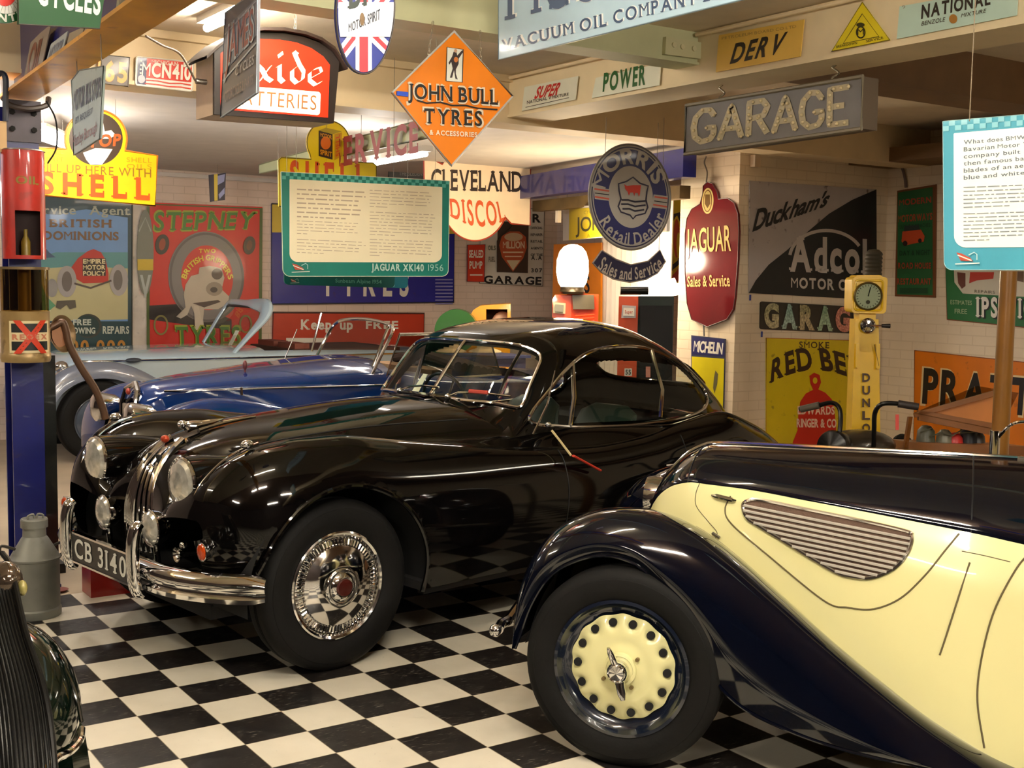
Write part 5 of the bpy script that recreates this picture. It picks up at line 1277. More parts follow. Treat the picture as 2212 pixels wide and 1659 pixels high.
# SHELL fill-up sign, brightly lit
ph = PY_(3.1)
r_ = ell(208, 300, 67, 63, 40, 0, -205+0, 25)
out_ = [(83, 421), (83, 318), (140, 322)]+ell(207, 301, 67, 64, 36, 0, 161, 382)+[(340, 336), (335, 445)]
SY = (246, 206, 12); SR = (222, 84, 20)
sign('shell_sign', 'bright yellow SHELL fill up here sign with STOP hand roundel', ph, out_, SY, [
    ('p', ell(207, 300, 58, 57, 48), (60, 44, 30)), ('p', [(206, 250), (216, 246), (222, 262), (226, 284), (240, 281), (250, 292), (236, 300), (212, 300), (204, 290)], W_),
    ('p', [(179, 330), (206, 320), (243, 322), (232, 340), (220, 356), (195, 356), (186, 345)], W_), ('t', 'STOP', [(170, 319), (260, 314), (262, 290), (172, 294)], SR, 'bold', .15),
    ('t', 'FILL UP HERE WITH', quad(88, 352, 326, 370, .058), (150, 100, 30), 'thin', .25), ('t', 'SHELL', quad(87, 372, 323, 416, .062), SR, 'boldserif', .35),
    ('t', 'SHELL', quad(86, 322, 138, 332, .03), (196, 150, 24), 'thin', .25), ('t', 'SPIRIT', quad(86, 338, 138, 348, .03), (196, 150, 24), 'thin', .25),
    ('t', 'SHELL', quad(273, 340, 327, 350, .03), (196, 150, 24), 'thin', .25), ('t', 'OILS', quad(273, 354, 327, 364, .03), (196, 150, 24), 'thin', .3)], th=.015, edge=((206, 120, 40), 2.2))
p2_ = PY_(2.5)
sign('shell_sign', 'yellow SHELL sign with a can roundel, half hidden behind the teal placard', p2_, [(603, 446), (602, 346), (608, 340), (672, 344)]+ell(709, 308, 46, 47, 30, 0, 150, 390)+[(748, 349), (806, 352), (813, 358), (812, 452)], (238, 205, 14), [
    ('t', 'SHELL', quad(626, 349, 790, 410, .055), (214, 84, 26), 'boldserif', .35),
    ('p', [(688, 282), (718, 290), (718, 345), (688, 337)], (58, 36, 16)), ('p', [(722, 290), (738, 286), (738, 338), (722, 346)], (206, 150, 10)), ('t', 'SHELL', [(733, 336), (733, 290), (725, 292), (725, 339)], (214, 84, 26), 'bold'),
    ('p', ell(703, 309, 11, 14, 24), (222, 110, 20)), ('t', 'MOTOR', [(691, 295), (716, 301), (716, 293), (691, 287)], (222, 150, 20), 'bold', .1), ('t', 'SPIRIT', [(691, 333), (716, 339), (716, 329), (691, 323)], (222, 150, 20), 'bold', .1),
    ('p', [(688, 282), (703, 276), (738, 284), (718, 290)], (176, 150, 30))], th=.015, edge=((120, 100, 20), 1.5))

# ---- information placards
def logo(x, y, s):
    return [('p', [(x, y), (x+8*s, y+2*s), (x+20*s, y+8*s), (x+24*s, y+13*s), (x+6*s, y+12*s)], (190, 80, 60)), ('l', [(x+2*s, y+4*s), (x+12*s, y+8*s), (x+22*s, y+12*s)], 1.6*s, W_), ('l', [(x+18*s, y+4*s), (x+26*s, y), (x+30*s, y+3*s), (x+30*s, y+11*s)], 1.4*s, (190, 220, 215)), ('l', [(x-1*s, y+17*s), (x+34*s, y+15.5*s)], 1.4*s, W_)]
TEAL = (18, 126, 112); TQ = (48, 158, 148)
pp = PY_(1.25)
def TQP(i, j, qd, nx, ny, y0f, y1f):
    c = []; return c
def checks(qd, nx, c):
    Q = [Vector(p) for p in qd]; out = []
    for i in range(nx):
        for j in range(2):
            if (i+j) % 2 == 0:
                out.append(('p', [tuple(bil(Q, a, b)) for a, b in ((i/nx, j/2), ((i+1)/nx, j/2), ((i+1)/nx, (j+1)/2), (i/nx, (j+1)/2))], c))
    return out
inner = rrect([(625, 566), (954, 567), (955, 404), (625, 387)], (.055, .055, .005, .005), 7)
el = checks([(609, 387), (971, 406), (971, 391), (609, 372)], 44, (92, 184, 170))+[('p', inner, (252, 240, 204))]
el += [('p', q, (200, 180, 150)) for q in words(641, 409, 790, 7, 9.8, .045, 3, .30, .75)+words(641, 477, 776, 5, 6.8, .045, 4, .2, .25)+words(641, 517, 790, 5, 7.0, .045, 5, .2, .4)]
el += [('p', q, (206, 188, 158)) for q in words(798, 411, 938, 6, 7.0, .045, 6, .22, .3)+words(798, 458, 940, 8, 6.9, .045, 7, .22, .5)+words(798, 517, 938, 6, 6.9, .04, 8, .22, .2)]
el += logo(630, 569, 1.12) + [('t', 'JAGUAR XK140', quad(801, 570, 914, 584, .012), (196, 226, 214), 'bold', .14), ('t', '1956', quad(923, 571, 956, 585, .012), (170, 212, 200), 'thin', .18)]
sign('information_placard', 'teal placard with cream text panel titled JAGUAR XK140 1956', pp, rrect([(611, 597), (968, 597), (971, 391), (607, 371)], (.045, .04, .002, .002), 7), TEAL, el, th=.008, cat='placard', edge=((225, 225, 205), .8))
sign('information_placard', 'teal placard titled Sunbeam Alpine 1954 mostly hidden behind the front placard', PY_(2.0-.1), rrect([(614, 615), (852, 622), (858, 470), (614, 460)], (.04, .04, .002, .002), 6), (10, 96, 92), [
    ('t', 'Sunbeam Alpine 1954', quad(724, 602, 824, 610, .03), (120, 190, 176), 'sans', .12)]+logo(627, 602, .55), th=.008, cat='placard')
sign('information_placard', 'small teal placard corner with 1950 showing under the other placards', PY_(2.5), rrect([(700, 616), (881, 623), (884, 480), (700, 470)], (.05, .05, .002, .002), 6), (18, 120, 142), [
    ('p', [(833, 598), (852, 598), (852, 604), (846, 609), (834, 609)], W_), ('t', '1950', quad(836, 613, 852, 619, .02), (170, 220, 220), 'thin')], th=.008, cat='placard')
pq = Pl(0, tuple(at(2110, 420, 3.4)))
BT = (70, 158, 178)
el = checks([(2037, 284), (2330, 262), (2330, 238), (2037, 262)], 22, (132, 196, 204))+[('p', rrect([(2062, 535), (2320, 533), (2320, 266), (2061, 288)], (.10, .1, .01, .01), 7), (248, 250, 238))]
L_ = ['What does BMW stand for?', 'Bavarian Motor Works. From', 'company built aircraft engines', 'then famous badge is based on', 'blades of an aeroplane, when', 'blue and white, the state col']
for i, s_ in enumerate(L_):
    y = 303+i*15.3; el.append(('t', s_, [(2083, y+9), (2083+len(s_)*9.0, y+9-len(s_)*.8), (2083+len(s_)*9.0, y+1-len(s_)*.8), (2083, y)], (92, 104, 112), 'sans', .15))
el += [('p', q, (140, 148, 150)) for q in words(2083, 405, 2300, 6, 8.6, -.04, 12, .26, .5)+words(2083, 462, 2300, 8, 8.2, -.03, 13, .26, .3)]
el += logo(2068, 545, 1.5)
sign('information_placard', 'blue placard with white text panel about BMW at the right edge', pq, rrect([(2040, 583), (2330, 583), (2330, 238), (2037, 262)], (.06, .06, .002, .002), 7), BT, el, th=.008, cat='placard', edge=((150, 190, 190), .8))
fin_tube('wire', 'fine wire holding up the blue placard', 'wire', [pq.P(2094, 262), V(pq.P(2094, 262).x+.002, pq.P(2094, 262).y, 2.58)], .0015, M((120, 100, 70), .5))
for a_, b_, z_, l_ in ((640, 374, 2.545, 'left'), (940, 390, 2.545, 'right')):
    p_ = pp.P(a_, b_); fin_tube('wire', 'fine wire at the %s end of the teal front placard' % l_, 'wire', [p_, V(p_.x, p_.y, 2.83)], .001, M((170, 160, 140), .5))

# ---- pillar, left face
pf = PX_(PX-.012)
sh = [(1480, 505), (1484, 472), (1494, 452), (1512, 441), (1518, 420), (1519, 402), (1528, 393), (1539, 396), (1549, 414), (1552, 430), (1572, 428), (1586, 438), (1594, 462), (1596, 500), (1594, 560), (1588, 640), (1584, 668), (1570, 690), (1528, 706), (1494, 690), (1484, 655), (1480, 590)]
sign('enamel_sign', 'maroon shield sign reading JAGUAR Sales & Service on the pillar', PX_(PX-.03), sh, (104, 26, 30), [
    ('p', ell(1529, 434, 12.5, 28, 40, 2), (214, 190, 120)), ('p', ell(1529, 434, 9.5, 24, 40, 2), (104, 60, 40)), ('p', ell(1529, 434, 8, 22, 40, 2), (200, 176, 110)), ('p', [(1524, 420), (1534, 420), (1535, 440), (1529, 450), (1523, 440)], (110, 84, 50)),
    ('t', 'JAGUAR', [(1483, 545), (1580, 541), (1579, 487), (1483, 497)], (222, 196, 122), 'sans', .1), ('t', 'Sales & Service', [(1485, 619), (1578, 618), (1576, 592), (1486, 598)], (214, 184, 116), 'serif', .03)], th=.02, edge=((70, 30, 30), 1.2), rough=.15)
fin_tube('cable', 'double cable running down the pillar to the maroon sign', 'cable', catmull([pf.P(1528, 338, .01), pf.P(1524, 352, .012), pf.P(1530, 372, .012), pf.P(1528, 395, .012)], 5), .006, M((150, 140, 130), .6))
fin_tube('cable', 'thin cable from the maroon sign down to the blue and yellow sign', 'cable', [pf.P(1522, 700, .01), pf.P(1523, 726, .01)], .006, M((110, 110, 110), .6))
sign('enamel_sign', 'blue and yellow MICHELIN sign low on the pillar', pf, [(1493, 960), (1561, 968), (1567, 732), (1493, 724)], (58, 64, 90), [
    ('p', [(1495, 765), (1565, 770), (1565, 733), (1496, 727)], (36, 40, 96)), ('t', 'MICHELIN', [(1498, 759), (1563, 765), (1563, 742), (1498, 736)], W_, 'boldital', .03), ('p', [(1495, 958), (1560, 966), (1565, 775), (1495, 770)], (226, 210, 22)),
    ('p', [(1546, 800), (1552, 808), (1550, 830), (1544, 850), (1541, 838), (1543, 815)], (110, 104, 70))], th=.006)
# ---- pillar, front face
pd = PY_(PY-.01)
arc = [(1617, 633), (1640, 600), (1690, 552), (1745, 510), (1800, 470), (1850, 432), (1893, 409)]
sign('enamel_sign', "large black and grey Duckham's Adcol motor oil sign on the pillar", pd, [(1617, 633), (1894, 648), (1893, 409), (1619, 390)], (178, 168, 164), [
    ('p', [(1617, 633)]+[(1632, 606), (1660, 572), (1700, 540), (1745, 500), (1790, 462), (1840, 432), (1893, 409), (1894, 648)], (20, 18, 20)),
    ('t', "Duckham's", [(1625, 499), (1788, 443), (1800, 411), (1630, 455)], (22, 20, 20), 'boldital', .02),
    ('l', ell(1785, 560, 80, 62, 30, 2, 186, 330), 7, (196, 186, 178)),
    ('t', 'Adcol', [(1706, 583), (1872, 590), (1872, 520), (1706, 512)], (200, 190, 182), 'boldserif', .06), ('t', 'MOTOR OIL', [(1708, 621), (1850, 628), (1850, 606), (1708, 600)], (200, 190, 180), 'bold', .2)], th=.006, dirt=.7)
gl = sign('glitter_sign', 'black GARAGE sign with glass-studded coloured letters on the pillar', pd, rrect([(1642, 711), (1880, 722), (1880, 664), (1643, 651)], .02), (40, 34, 26), [], th=.02)
gcol = [(178, 168, 130), (150, 178, 168), (176, 160, 120), (150, 180, 150), (204, 128, 110), (190, 170, 120)]
for i, ch in enumerate('GARAGE'):
    x0 = 1650+i*38.5; y0 = 658+(x0-1643)*.05; Q_ = [Vector(p) for p in quad(x0, y0, x0+32, y0+46, .045)]
    m = MB(); textmesh(m, ch, lambda a, b: pd.P(*bil(Q_, a, b), .004), 'boldserif', bold=.06); part('lettering', m, M(gcol[i], .15, .3, coat=1, vary=.5, scale=60), gl, smooth=False)
pr_ = PY_(PY-.012)
sign('enamel_sign', 'yellow SMOKE RED BELL sign with a big red bell on the pillar', pr_, [(1655, 1010), (1900, 1020), (1895, 737), (1655, 730)], (214, 190, 20), [
    ('t', 'SMOKE', quad(1726, 738, 1791, 751, .02), (70, 50, 20), 'serif', .12), ('c', 'RED BELL', [(1664, 826), (1772, 798), (1888, 842)], [(1668, 780), (1765, 753), (1892, 797)], (44, 30, 16), 'boldserif', .06),
    ('p', [(1712, 955), (1722, 930), (1724, 895), (1728, 868), (1740, 850), (1756, 842), (1750, 828), (1748, 812), (1758, 805), (1770, 810), (1773, 826), (1767, 841), (1782, 848), (1796, 862), (1802, 885), (1806, 930), (1812, 962), (1806, 985), (1712, 985)], (196, 36, 22)),
    ('p', ell(1760, 822, 5, 7, 16), (214, 190, 20)), ('t', 'EDWARDS', quad(1722, 878, 1802, 894, .01), (236, 205, 180), 'bold', .08), ('t', 'RINGER & CO', quad(1720, 905, 1806, 922, .01), (236, 205, 180), 'bold', .06)], th=.006, edge=((190, 90, 20), 1.4), dirt=.5)
for px, py in ((1620, 643), (1645, 722)): single('tape', MB().obox(pd.P(px, py, .003), V(.008, 0, 0), V(0, 0, .022), V(0, .002, 0)), M((40, 64, 150), .5), 'scrap of blue tape on the pillar %s' % ('under the corner of the big black sign' if py < 700 else 'below the glass studded sign'), 'tape')
# ---- right wall
pw = PX_(RX-.01)
GN = (30, 92, 44)
sign('enamel_sign', 'tall green sign with red lettering and a small orange bus in the corner', pw, [(1933, 640), (2021, 643), (2023, 398), (1938, 412)], (112, 64, 24), [
    ('p', [(1938, 636), (2015, 638), (2015, 404), (1940, 416)], GN), ('t', 'MODERN', quad(1943, 432, 2012, 444, -.10), (156, 58, 26), 'bold', .12), ('t', 'MOTORWAYS', quad(1941, 466, 2014, 480, -.08), (156, 58, 26), 'bold', .1),
    ('t', 'LUXURY COACHES', quad(1944, 486, 2010, 494, -.06), (20, 60, 30), 'bold'), ('p', [(1950, 500), (1990, 496), (1998, 510), (1996, 522), (1975, 526), (1958, 530), (1948, 522)], (196, 74, 30)), ('p', [(1954, 488), (1985, 486), (1988, 496), (1954, 500)], (40, 50, 44)),
    ('p', ell(1956, 526, 5, 6, 14), (40, 20, 16)), ('p', ell(1988, 520, 4, 5, 14), (40, 20, 16)), ('t', 'DAY & NIGHT', quad(1944, 542, 2010, 552, -.03), (20, 60, 30), 'bold'), ('t', 'ROAD HOUSE', quad(1941, 568, 2012, 580, 0), (156, 58, 26), 'bold'), ('t', 'RESTAURANT', quad(1939, 602, 2012, 614, 0), (156, 58, 26), 'bold'), ('p', quad(1945, 622, 2005, 634), (22, 66, 32))], th=.006)
sign('enamel_sign', 'green and cream IPSWICH sign with a lorry behind the blue placard', pw, [(2046, 690), (2300, 716), (2300, 470), (2040, 478)], (40, 112, 56), [
    ('p', [(2060, 560), (2062, 610), (2080, 634), (2300, 646), (2300, 480), (2060, 490)], (214, 206, 184)), ('p', [(2068, 588), (2086, 590), (2086, 618), (2078, 624), (2070, 612)], (110, 60, 44)), ('p', [(2096, 588), (2148, 588), (2146, 602), (2110, 606), (2094, 612)], (196, 60, 40)), ('p', [(2196, 586), (2212, 586), (2212, 610), (2196, 606)], (110, 84, 60)),
    ('t', 'REPAIRS', quad(2106, 626, 2150, 632, .06), (110, 100, 80), 'sans'), ('t', 'ESTIMATES', quad(2054, 648, 2100, 657, .04), (176, 196, 150), 'sans', .1), ('t', 'FREE', quad(2063, 667, 2090, 677, .04), (176, 196, 150), 'sans', .12),
    ('t', 'IPSWICH', quad(2112, 644, 2262, 686, .03), K_, 'boldserif', .1), ('t', 'IPSWICH', quad(2109, 643, 2258, 683, .03), W_, 'boldserif', .1)], th=.008, edge=((150, 60, 40), 1.2))
sign('enamel_sign', 'orange sign reading PRATTS in black capitals on the right wall', pw, [(1973, 1010), (2300, 1020), (2300, 792), (1976, 757)], (216, 118, 16), [
    ('t', 'PRATTS', [(1988, 872), (2264, 905), (2270, 822), (1992, 795)], (226, 200, 150), 'bold', .1), ('t', 'PRATTS', [(1992, 868), (2260, 900), (2266, 826), (1996, 798)], (26, 20, 16), 'bold', .14)], th=.006, edge=((150, 76, 20), 1.4), dirt=.3)
# ---- back wall
pk_ = PY_(BACKY-.02)
sign('enamel_sign', 'blue pictorial sign BRITISH DOMINIONS with a red racing car', pk_, [(80, 1000), (284, 1000), (286, 437), (80, 424)], (34, 66, 74), [
    ('p', [(84, 700), (276, 700), (276, 470), (235, 464), (210, 455), (186, 452), (160, 456), (130, 464), (84, 462)], (112, 154, 204)),
    ('p', [(84, 556), (120, 555), (190, 566), (276, 572), (276, 690), (84, 694)], (196, 188, 140)), ('p', [(84, 556), (120, 545), (276, 545), (276, 580), (180, 575), (84, 580)], (92, 150, 150)), ('p', [(84, 535), (95, 532), (106, 545), (120, 556), (84, 558)], (70, 92, 120)),
    ('p', [(84, 600), (100, 640), (120, 660), (95, 680), (84, 690)], (90, 150, 110)), ('t', 'Service   Agent', quad(62, 444, 280, 462, .01), (176, 180, 160), 'serif', .02),
    ('t', 'BRITISH', quad(107, 474, 240, 490, .01), (122, 88, 52), 'boldserif', .06), ('t', 'DOMINIONS', quad(93, 500, 256, 517, .01), (122, 88, 52), 'boldserif', .03),
    ('p', [(152, 580), (168, 558), (190, 542), (202, 538), (218, 545), (228, 562), (234, 590), (234, 610), (180, 612), (160, 600)], (192, 52, 34)),
    ('p', quad(178, 558, 228, 596), (52, 40, 30)), ('t', 'EMPIRE', quad(179, 560, 227, 569), (230, 214, 160), 'bold', .08), ('t', 'MOTOR', quad(179, 573, 227, 582), (230, 214, 160), 'bold', .08), ('t', 'POLICY', quad(179, 586, 227, 595), (230, 214, 160), 'bold', .08),
    ('p', ell(144, 608, 21, 34, 30), (168, 162, 158)), ('p', ell(144, 608, 11, 22, 24), (110, 100, 92)), ('p', ell(256, 605, 20, 34, 30), (168, 162, 158)), ('p', ell(254, 605, 10, 22, 24), (112, 104, 96)), ('p', ell(112, 622, 12, 20, 24), (150, 146, 140)), ('l', [(160, 612), (195, 622), (240, 606)], 4, (84, 70, 60)),
    ('p', [(122, 650), (162, 648), (164, 664), (150, 668), (144, 658), (130, 668), (120, 664)], (92, 84, 70)), ('p', quad(84, 694, 276, 745), (30, 66, 70)), ('p', ell(190, 704, 29, 26, 36), (60, 60, 50)), ('p', ell(187, 704, 26, 23, 36), (24, 56, 52)),
    ('t', 'FREE', quad(157, 690, 196, 702), (200, 206, 190), 'bold', .06), ('t', 'TOWING', quad(148, 708, 205, 720), (200, 206, 190), 'bold', .06), ('t', 'REPAIRS', quad(221, 705, 278, 720), (200, 206, 190), 'bold', .06), ('t', '100,000', quad(140, 736, 270, 760), (190, 130, 50), 'boldserif', .1)], th=.01, edge=((70, 70, 60), 1.8))
sign('enamel_sign', 'leaf-shaped yellow and grey sign between the blue and the red sign', PY_(BACKY-.03), ell(314, 545, 18, 92, 30, 0), (120, 122, 108), [('p', quad(297, 560, 331, 584), (206, 176, 40)), ('t', 'V', quad(302, 596, 326, 640), (170, 176, 170), 'bold'), ('l', [(300, 500), (314, 470), (326, 500)], 3, (160, 164, 150))], th=.01)
GRE = (70, 120, 30)
sign('enamel_sign', 'red STEPNEY TYRES sign with a bulldog inside a grey tyre', PY_(BACKY-.02), [(317, 1000), (562, 1000), (567, 447), (319, 437)], (200, 34, 20), [
    ('l', [(320, 990), (320, 441), (564, 451), (560, 990)], 7, (72, 92, 34)),
    ('t', 'STEPNEY', [(330, 500), (548, 494), (556, 458), (332, 456)], (150, 160, 40), 'boldserif', .03), ('t', 'STEPNEY', [(333, 498), (546, 492), (553, 460), (335, 459)], GRE, 'serif', .06),
    ('p', [(322, 660), (420, 655), (500, 690), (500, 712), (430, 705), (322, 690)], (30, 18, 16)),
    ('p', ell(445, 598, 82, 98, 56, -4), (122, 116, 114)), ('p', ell(447, 600, 56, 70, 48, -4), (206, 38, 22)), ('l', ell(446, 599, 78, 94, 56, -4), 5, (92, 86, 84), True),
    ('p', ell(350, 528, 15, 22, 24, 10), (56, 46, 34)), ('p', ell(350, 528, 7, 13, 20, 10), (150, 60, 30)), ('p', ell(538, 530, 13, 20, 24, 10), (70, 56, 44)), ('p', ell(538, 530, 6, 11, 20, 10), (110, 66, 40)), ('l', ell(347, 702, 14, 20, 24), 4, (130, 120, 60), True), ('l', ell(530, 700, 12, 18, 24), 4, (130, 120, 60), True),
    ('t', 'TWO', quad(429, 538, 465, 546), (226, 200, 50), 'bold'), ('a', 'BRITISH GRIPPERS', 447, 630, (50, 68, 11), (203, 338), 0, (226, 200, 50), 'bold', .08),
    ('p', [(400, 615), (412, 596), (428, 592), (430, 578), (452, 574), (478, 580), (484, 600), (478, 625), (494, 640), (492, 655), (470, 668), (440, 668), (438, 690), (440, 708), (428, 712), (424, 690), (412, 660), (404, 680), (390, 688), (380, 684), (400, 664), (396, 636)], (190, 178, 158)),
    ('p', ell(468, 592, 12, 12, 18), (84, 70, 60)), ('p', ell(462, 624, 18, 15, 20), (150, 136, 118)), ('p', ell(461, 626, 8, 6, 16), (60, 48, 42)), ('p', [(415, 655), (470, 648), (476, 652), (440, 664)], (70, 50, 44)), ('p', [(418, 660), (428, 662), (438, 705), (434, 714), (420, 712)], (200, 188, 168)),
    ('t', 'TYRES', [(378, 748), (520, 744), (520, 704), (376, 704)], (150, 160, 40), 'boldserif', .05), ('t', 'TYRES', [(381, 746), (517, 742), (517, 707), (379, 707)], GRE, 'serif', .08)], th=.012)
sign('enamel_sign', 'long blue sign with white capitals TYRES behind the placards', PY_(BACKY-.02), [(587, 657), (980, 653), (982, 460), (587, 440)], (34, 38, 142), [
    ('p', [(587, 502), (982, 505), (982, 460), (587, 440)], (206, 180, 60)),
    ('t', 'TYRES', [(694, 637), (882, 638), (884, 585), (694, 585)], (226, 222, 212), 'bold', .55)]+[('l', [(940, 604+i*7.4), (978, 604+i*7.4)], 3, (140, 140, 190)) for i in range(8)], th=.02, edge=((44, 44, 56), 2), dirt=.35)
sign('enamel_sign', 'low red sign starting Keep up in white letters above the cars', PY_(BACKY-.025), [(588, 800), (915, 800), (916, 677), (590, 675)], (194, 62, 38), [
    ('t', 'Keep  up', [(650, 711), (762, 711), (762, 691), (650, 691)], W_, 'boldserif', .03), ('p', quad(618, 730, 700, 745), W_), ('t', 'FREE', quad(790, 694, 860, 710), W_, 'bold')], th=.02, edge=((70, 44, 40), 2.4))
sign('enamel_sign', 'white framed AA GARAGE board with letter R and 307 on the back wall', pk_, [(1036, 612), (1172, 618), (1176, 452), (1038, 446)], (214, 208, 196), [
    ('p', [(1073, 588), (1140, 590), (1142, 480), (1075, 478)], (74, 60, 50)), ('t', 'GARAGE', [(1045, 611), (1169, 615), (1170, 599), (1045, 596)], K_, 'bold', .12), ('t', 'R', quad(1150, 463, 1168, 480), K_, 'bold')]
    + [('t', s_, quad(1146, 490+i*14.5, 1172, 495+i*14.5), (90, 84, 78), 'bold', .05) for i, s_ in enumerate(('OFFICIAL', 'REPAIRER', 'RETAIL', 'AGENTS', 'OF THE'))] + [('t', 'A.A', quad(1147, 553, 1170, 561), (50, 46, 44), 'bold', .3), ('t', '307', quad(1147, 580, 1171, 588), (50, 46, 44), 'bold', .3)]
    + [('t', 'OILS', quad(1054, 531, 1070, 540), (90, 90, 70), 'bold'), ('t', 'FUEL', quad(1055, 555, 1069, 565), (110, 104, 90), 'bold')], th=.012, edge=((80, 76, 70), 1.2))
sign('enamel_sign', 'dark orange badge sign with MILLION lettering inside the AA board', PY_(BACKY-.045), [(1074, 586), (1140, 588), (1142, 482), (1110, 484), (1104, 492), (1074, 520)], (70, 50, 38), [
    ('p', [(1108, 587), (1084, 555), (1078, 530), (1084, 510), (1100, 500), (1122, 500), (1136, 512), (1138, 535), (1130, 558)], (186, 84, 44)), ('p', [(1108, 584), (1094, 562), (1124, 562)], (214, 196, 160)), ('p', ell(1109, 512, 20, 9, 24), (206, 176, 140)),
    ('t', 'MILLION', quad(1086, 522, 1133, 536), (226, 200, 170), 'bold', .05), ('l', [(1086, 545), (1130, 545)], 3, (226, 200, 170)), ('l', [(1090, 554), (1126, 554)], 2.5, (226, 200, 170))], th=.006)
sign('enamel_sign', 'small red SEALED PUMP sign left of the AA board', PY_(BACKY-.05), [(1009, 608), (1046, 609), (1048, 528), (1010, 529)], (206, 58, 34), [('t', 'SEALED', quad(1013, 541, 1044, 556), W_, 'bold', .06), ('t', 'PUMP', quad(1014, 565, 1042, 580), W_, 'bold', .1), ('l', [(1015, 594), (1042, 594)], 2.6, W_)], th=.008, edge=((60, 40, 60), 1))
# recess signs
py1 = Pl(28, tuple(at(1300, 480, 9.8)))
sign('enamel_sign', 'yellow JOHN BULL sign in a white frame behind the round navy sign', py1, [(1216, 520), (1440, 500), (1442, 435), (1216, 447)], (226, 218, 205), [('p', [(1229, 519), (1436, 497), (1438, 436), (1230, 452)], (222, 196, 18)), ('t', 'JOHN BULL', [(1244, 502), (1400, 484), (1400, 462), (1244, 470)], (60, 60, 30), 'sans', .1), ('t', 'CYCLES', [(1262, 463), (1290, 459), (1290, 452), (1262, 456)], (150, 140, 30), 'thin'), ('t', 'AND TYRES', [(1268, 514), (1330, 508), (1330, 500), (1268, 506)], (150, 140, 30), 'thin')], th=.02)
py2 = Pl(14, tuple(at(1250, 560, 12.0)))
sign('enamel_sign', 'plain orange sign board behind the glowing pump globe', py2, [(1192, 700), (1297, 700), (1298, 524), (1196, 528)], (240, 142, 20), [('t', 'S', quad(1262, 597, 1274, 632), K_, 'serif')], th=.02)
py3 = PX_(RX2-.02)
sign('enamel_sign', 'tall yellow sign with a black and red loop next to the pillar', py3, [(1434, 612), (1480, 612), (1480, 424), (1438, 428)], (240, 206, 22), [('p', [(1448, 600), (1462, 585), (1474, 560), (1480, 545), (1480, 600), (1460, 610)], (214, 80, 40)), ('l', [(1449, 585), (1449, 480), (1456, 466), (1466, 462), (1474, 480), (1474, 540), (1468, 565), (1450, 580)], 9, (44, 34, 34)), ('p', ell(1462, 515, 7, 42, 24), (214, 80, 30)), ('p', ell(1466, 530, 4, 28, 20), (240, 206, 22))], th=.02)
sign('hanging_sign', 'small navy, yellow and white pennant sign hanging near the back wall', PY_(6.9), [(455, 436), (486, 432), (488, 373), (452, 378)], (30, 30, 56), [('p', [(463, 434), (470, 433), (470, 376), (462, 377)], (214, 190, 60)), ('p', [(470, 380), (486, 376), (484, 392), (470, 400)], (150, 156, 200)), ('p', [(472, 420), (485, 405), (485, 418), (474, 430)], (150, 156, 200))], th=.02)

hang(pbs, [(165, 152), (218, 145)], 2.5, 'bus stop sign')
hang(ph, [(165, 250), (250, 252)], 2.63, 'bright yellow SHELL sign')
hang(p2_, [(640, 344), (780, 352)], 2.63, 'yellow SHELL sign with the can roundel')
hang(pmr, [(1308, 334), (1420, 346)], 2.63 if pmr.P(1308, 334).y > 2.25 else 2.545, 'round navy sign')
hang(Pl(93, tuple(at(1360, 430, 7.19))), [(1301, 543), (1424, 543)], pmr.P(1310, 488).z, 'navy ribbon sign')
hang(pc, [(960, 330), (1100, 356)], 2.63, 'cream shaped sign')
hang(PY_(6.9), [(470, 374)], 2.63, 'navy pennant sign')
hang(PY_(6.4), [(842, 362), (912, 354)], 2.63, 'small grey sign')
hang(ps, [(600, 345), (930, 252)], 2.63, 'long SERVICE board')
hang(po, [(789, -118)], 2.83, 'oval flag sign')
hang(pk, [(520, 2)], 2.5, 'dark grey James sign')

hang(PY_(1.9), [(620, 463), (850, 472)], 2.83, 'teal middle placard')
hang(PY_(2.5), [(705, 473), (880, 482)], 2.63, 'small teal rear placard')
hang(py1, [(1225, 447), (1430, 437)], 2.63, 'yellow framed sign')
# ================================================================== everything else
# ---- blue steel post, girder and what hangs on them
BLUE = M((18, 24, 98), .35, coat=.4, vary=.15, dirt=.3); RUSTY = M((118, 96, 66), .55, .1, vary=.3, scale=5, dirt=.5)
def hbeam(mb, x0, y0, x1, y1, z0, z1, fl=.014):
    mb.box((x0, y0, z0), (x0+fl, y1, z1)); mb.box((x1-fl, y0, z0), (x1, y1, z1)); mb.box((x0, (y0+y1)/2-.006, z0), (x1, (y0+y1)/2+.006, z1)); return mb
post = thing('steel_post', 'blue painted steel stanchion standing at the left edge', 'post', (-.14, 2.1, 0))
part('column', MB().box((-.215, 2.02, 0), (-.065, 2.034, 2.40)).box((-.215, 2.166, 0), (-.065, 2.18, 2.40)).box((-.146, 2.034, 0), (-.134, 2.166, 2.40)), BLUE, post, smooth=False)
part('base_plate', MB().box((-.27, 1.97, 0), (-.01, 2.23, .02)), BLUE, post, smooth=False)
cp = MB().box((-.225, 2.008, 2.22), (-.055, 2.02, 2.42)); part('cap_bracket', cp, M((70, 62, 72), .5, vary=.2), post, smooth=False)
for x in (-.19, -.09):
    for z in (2.28, 2.36): part('bolt', MB().cyl((x, 2.01, z), (x, 1.995, z), .014, seg=6), DARK, post)
gd = thing('steel_girder', 'overhead steel girder with blue web and flange coloured as if gold-lit, running to the post', 'girder', (-.13, 0, 2.42))
def gx(y): return -.135+(y-2.1)*math.tan(math.radians(2.6))
m = MB()
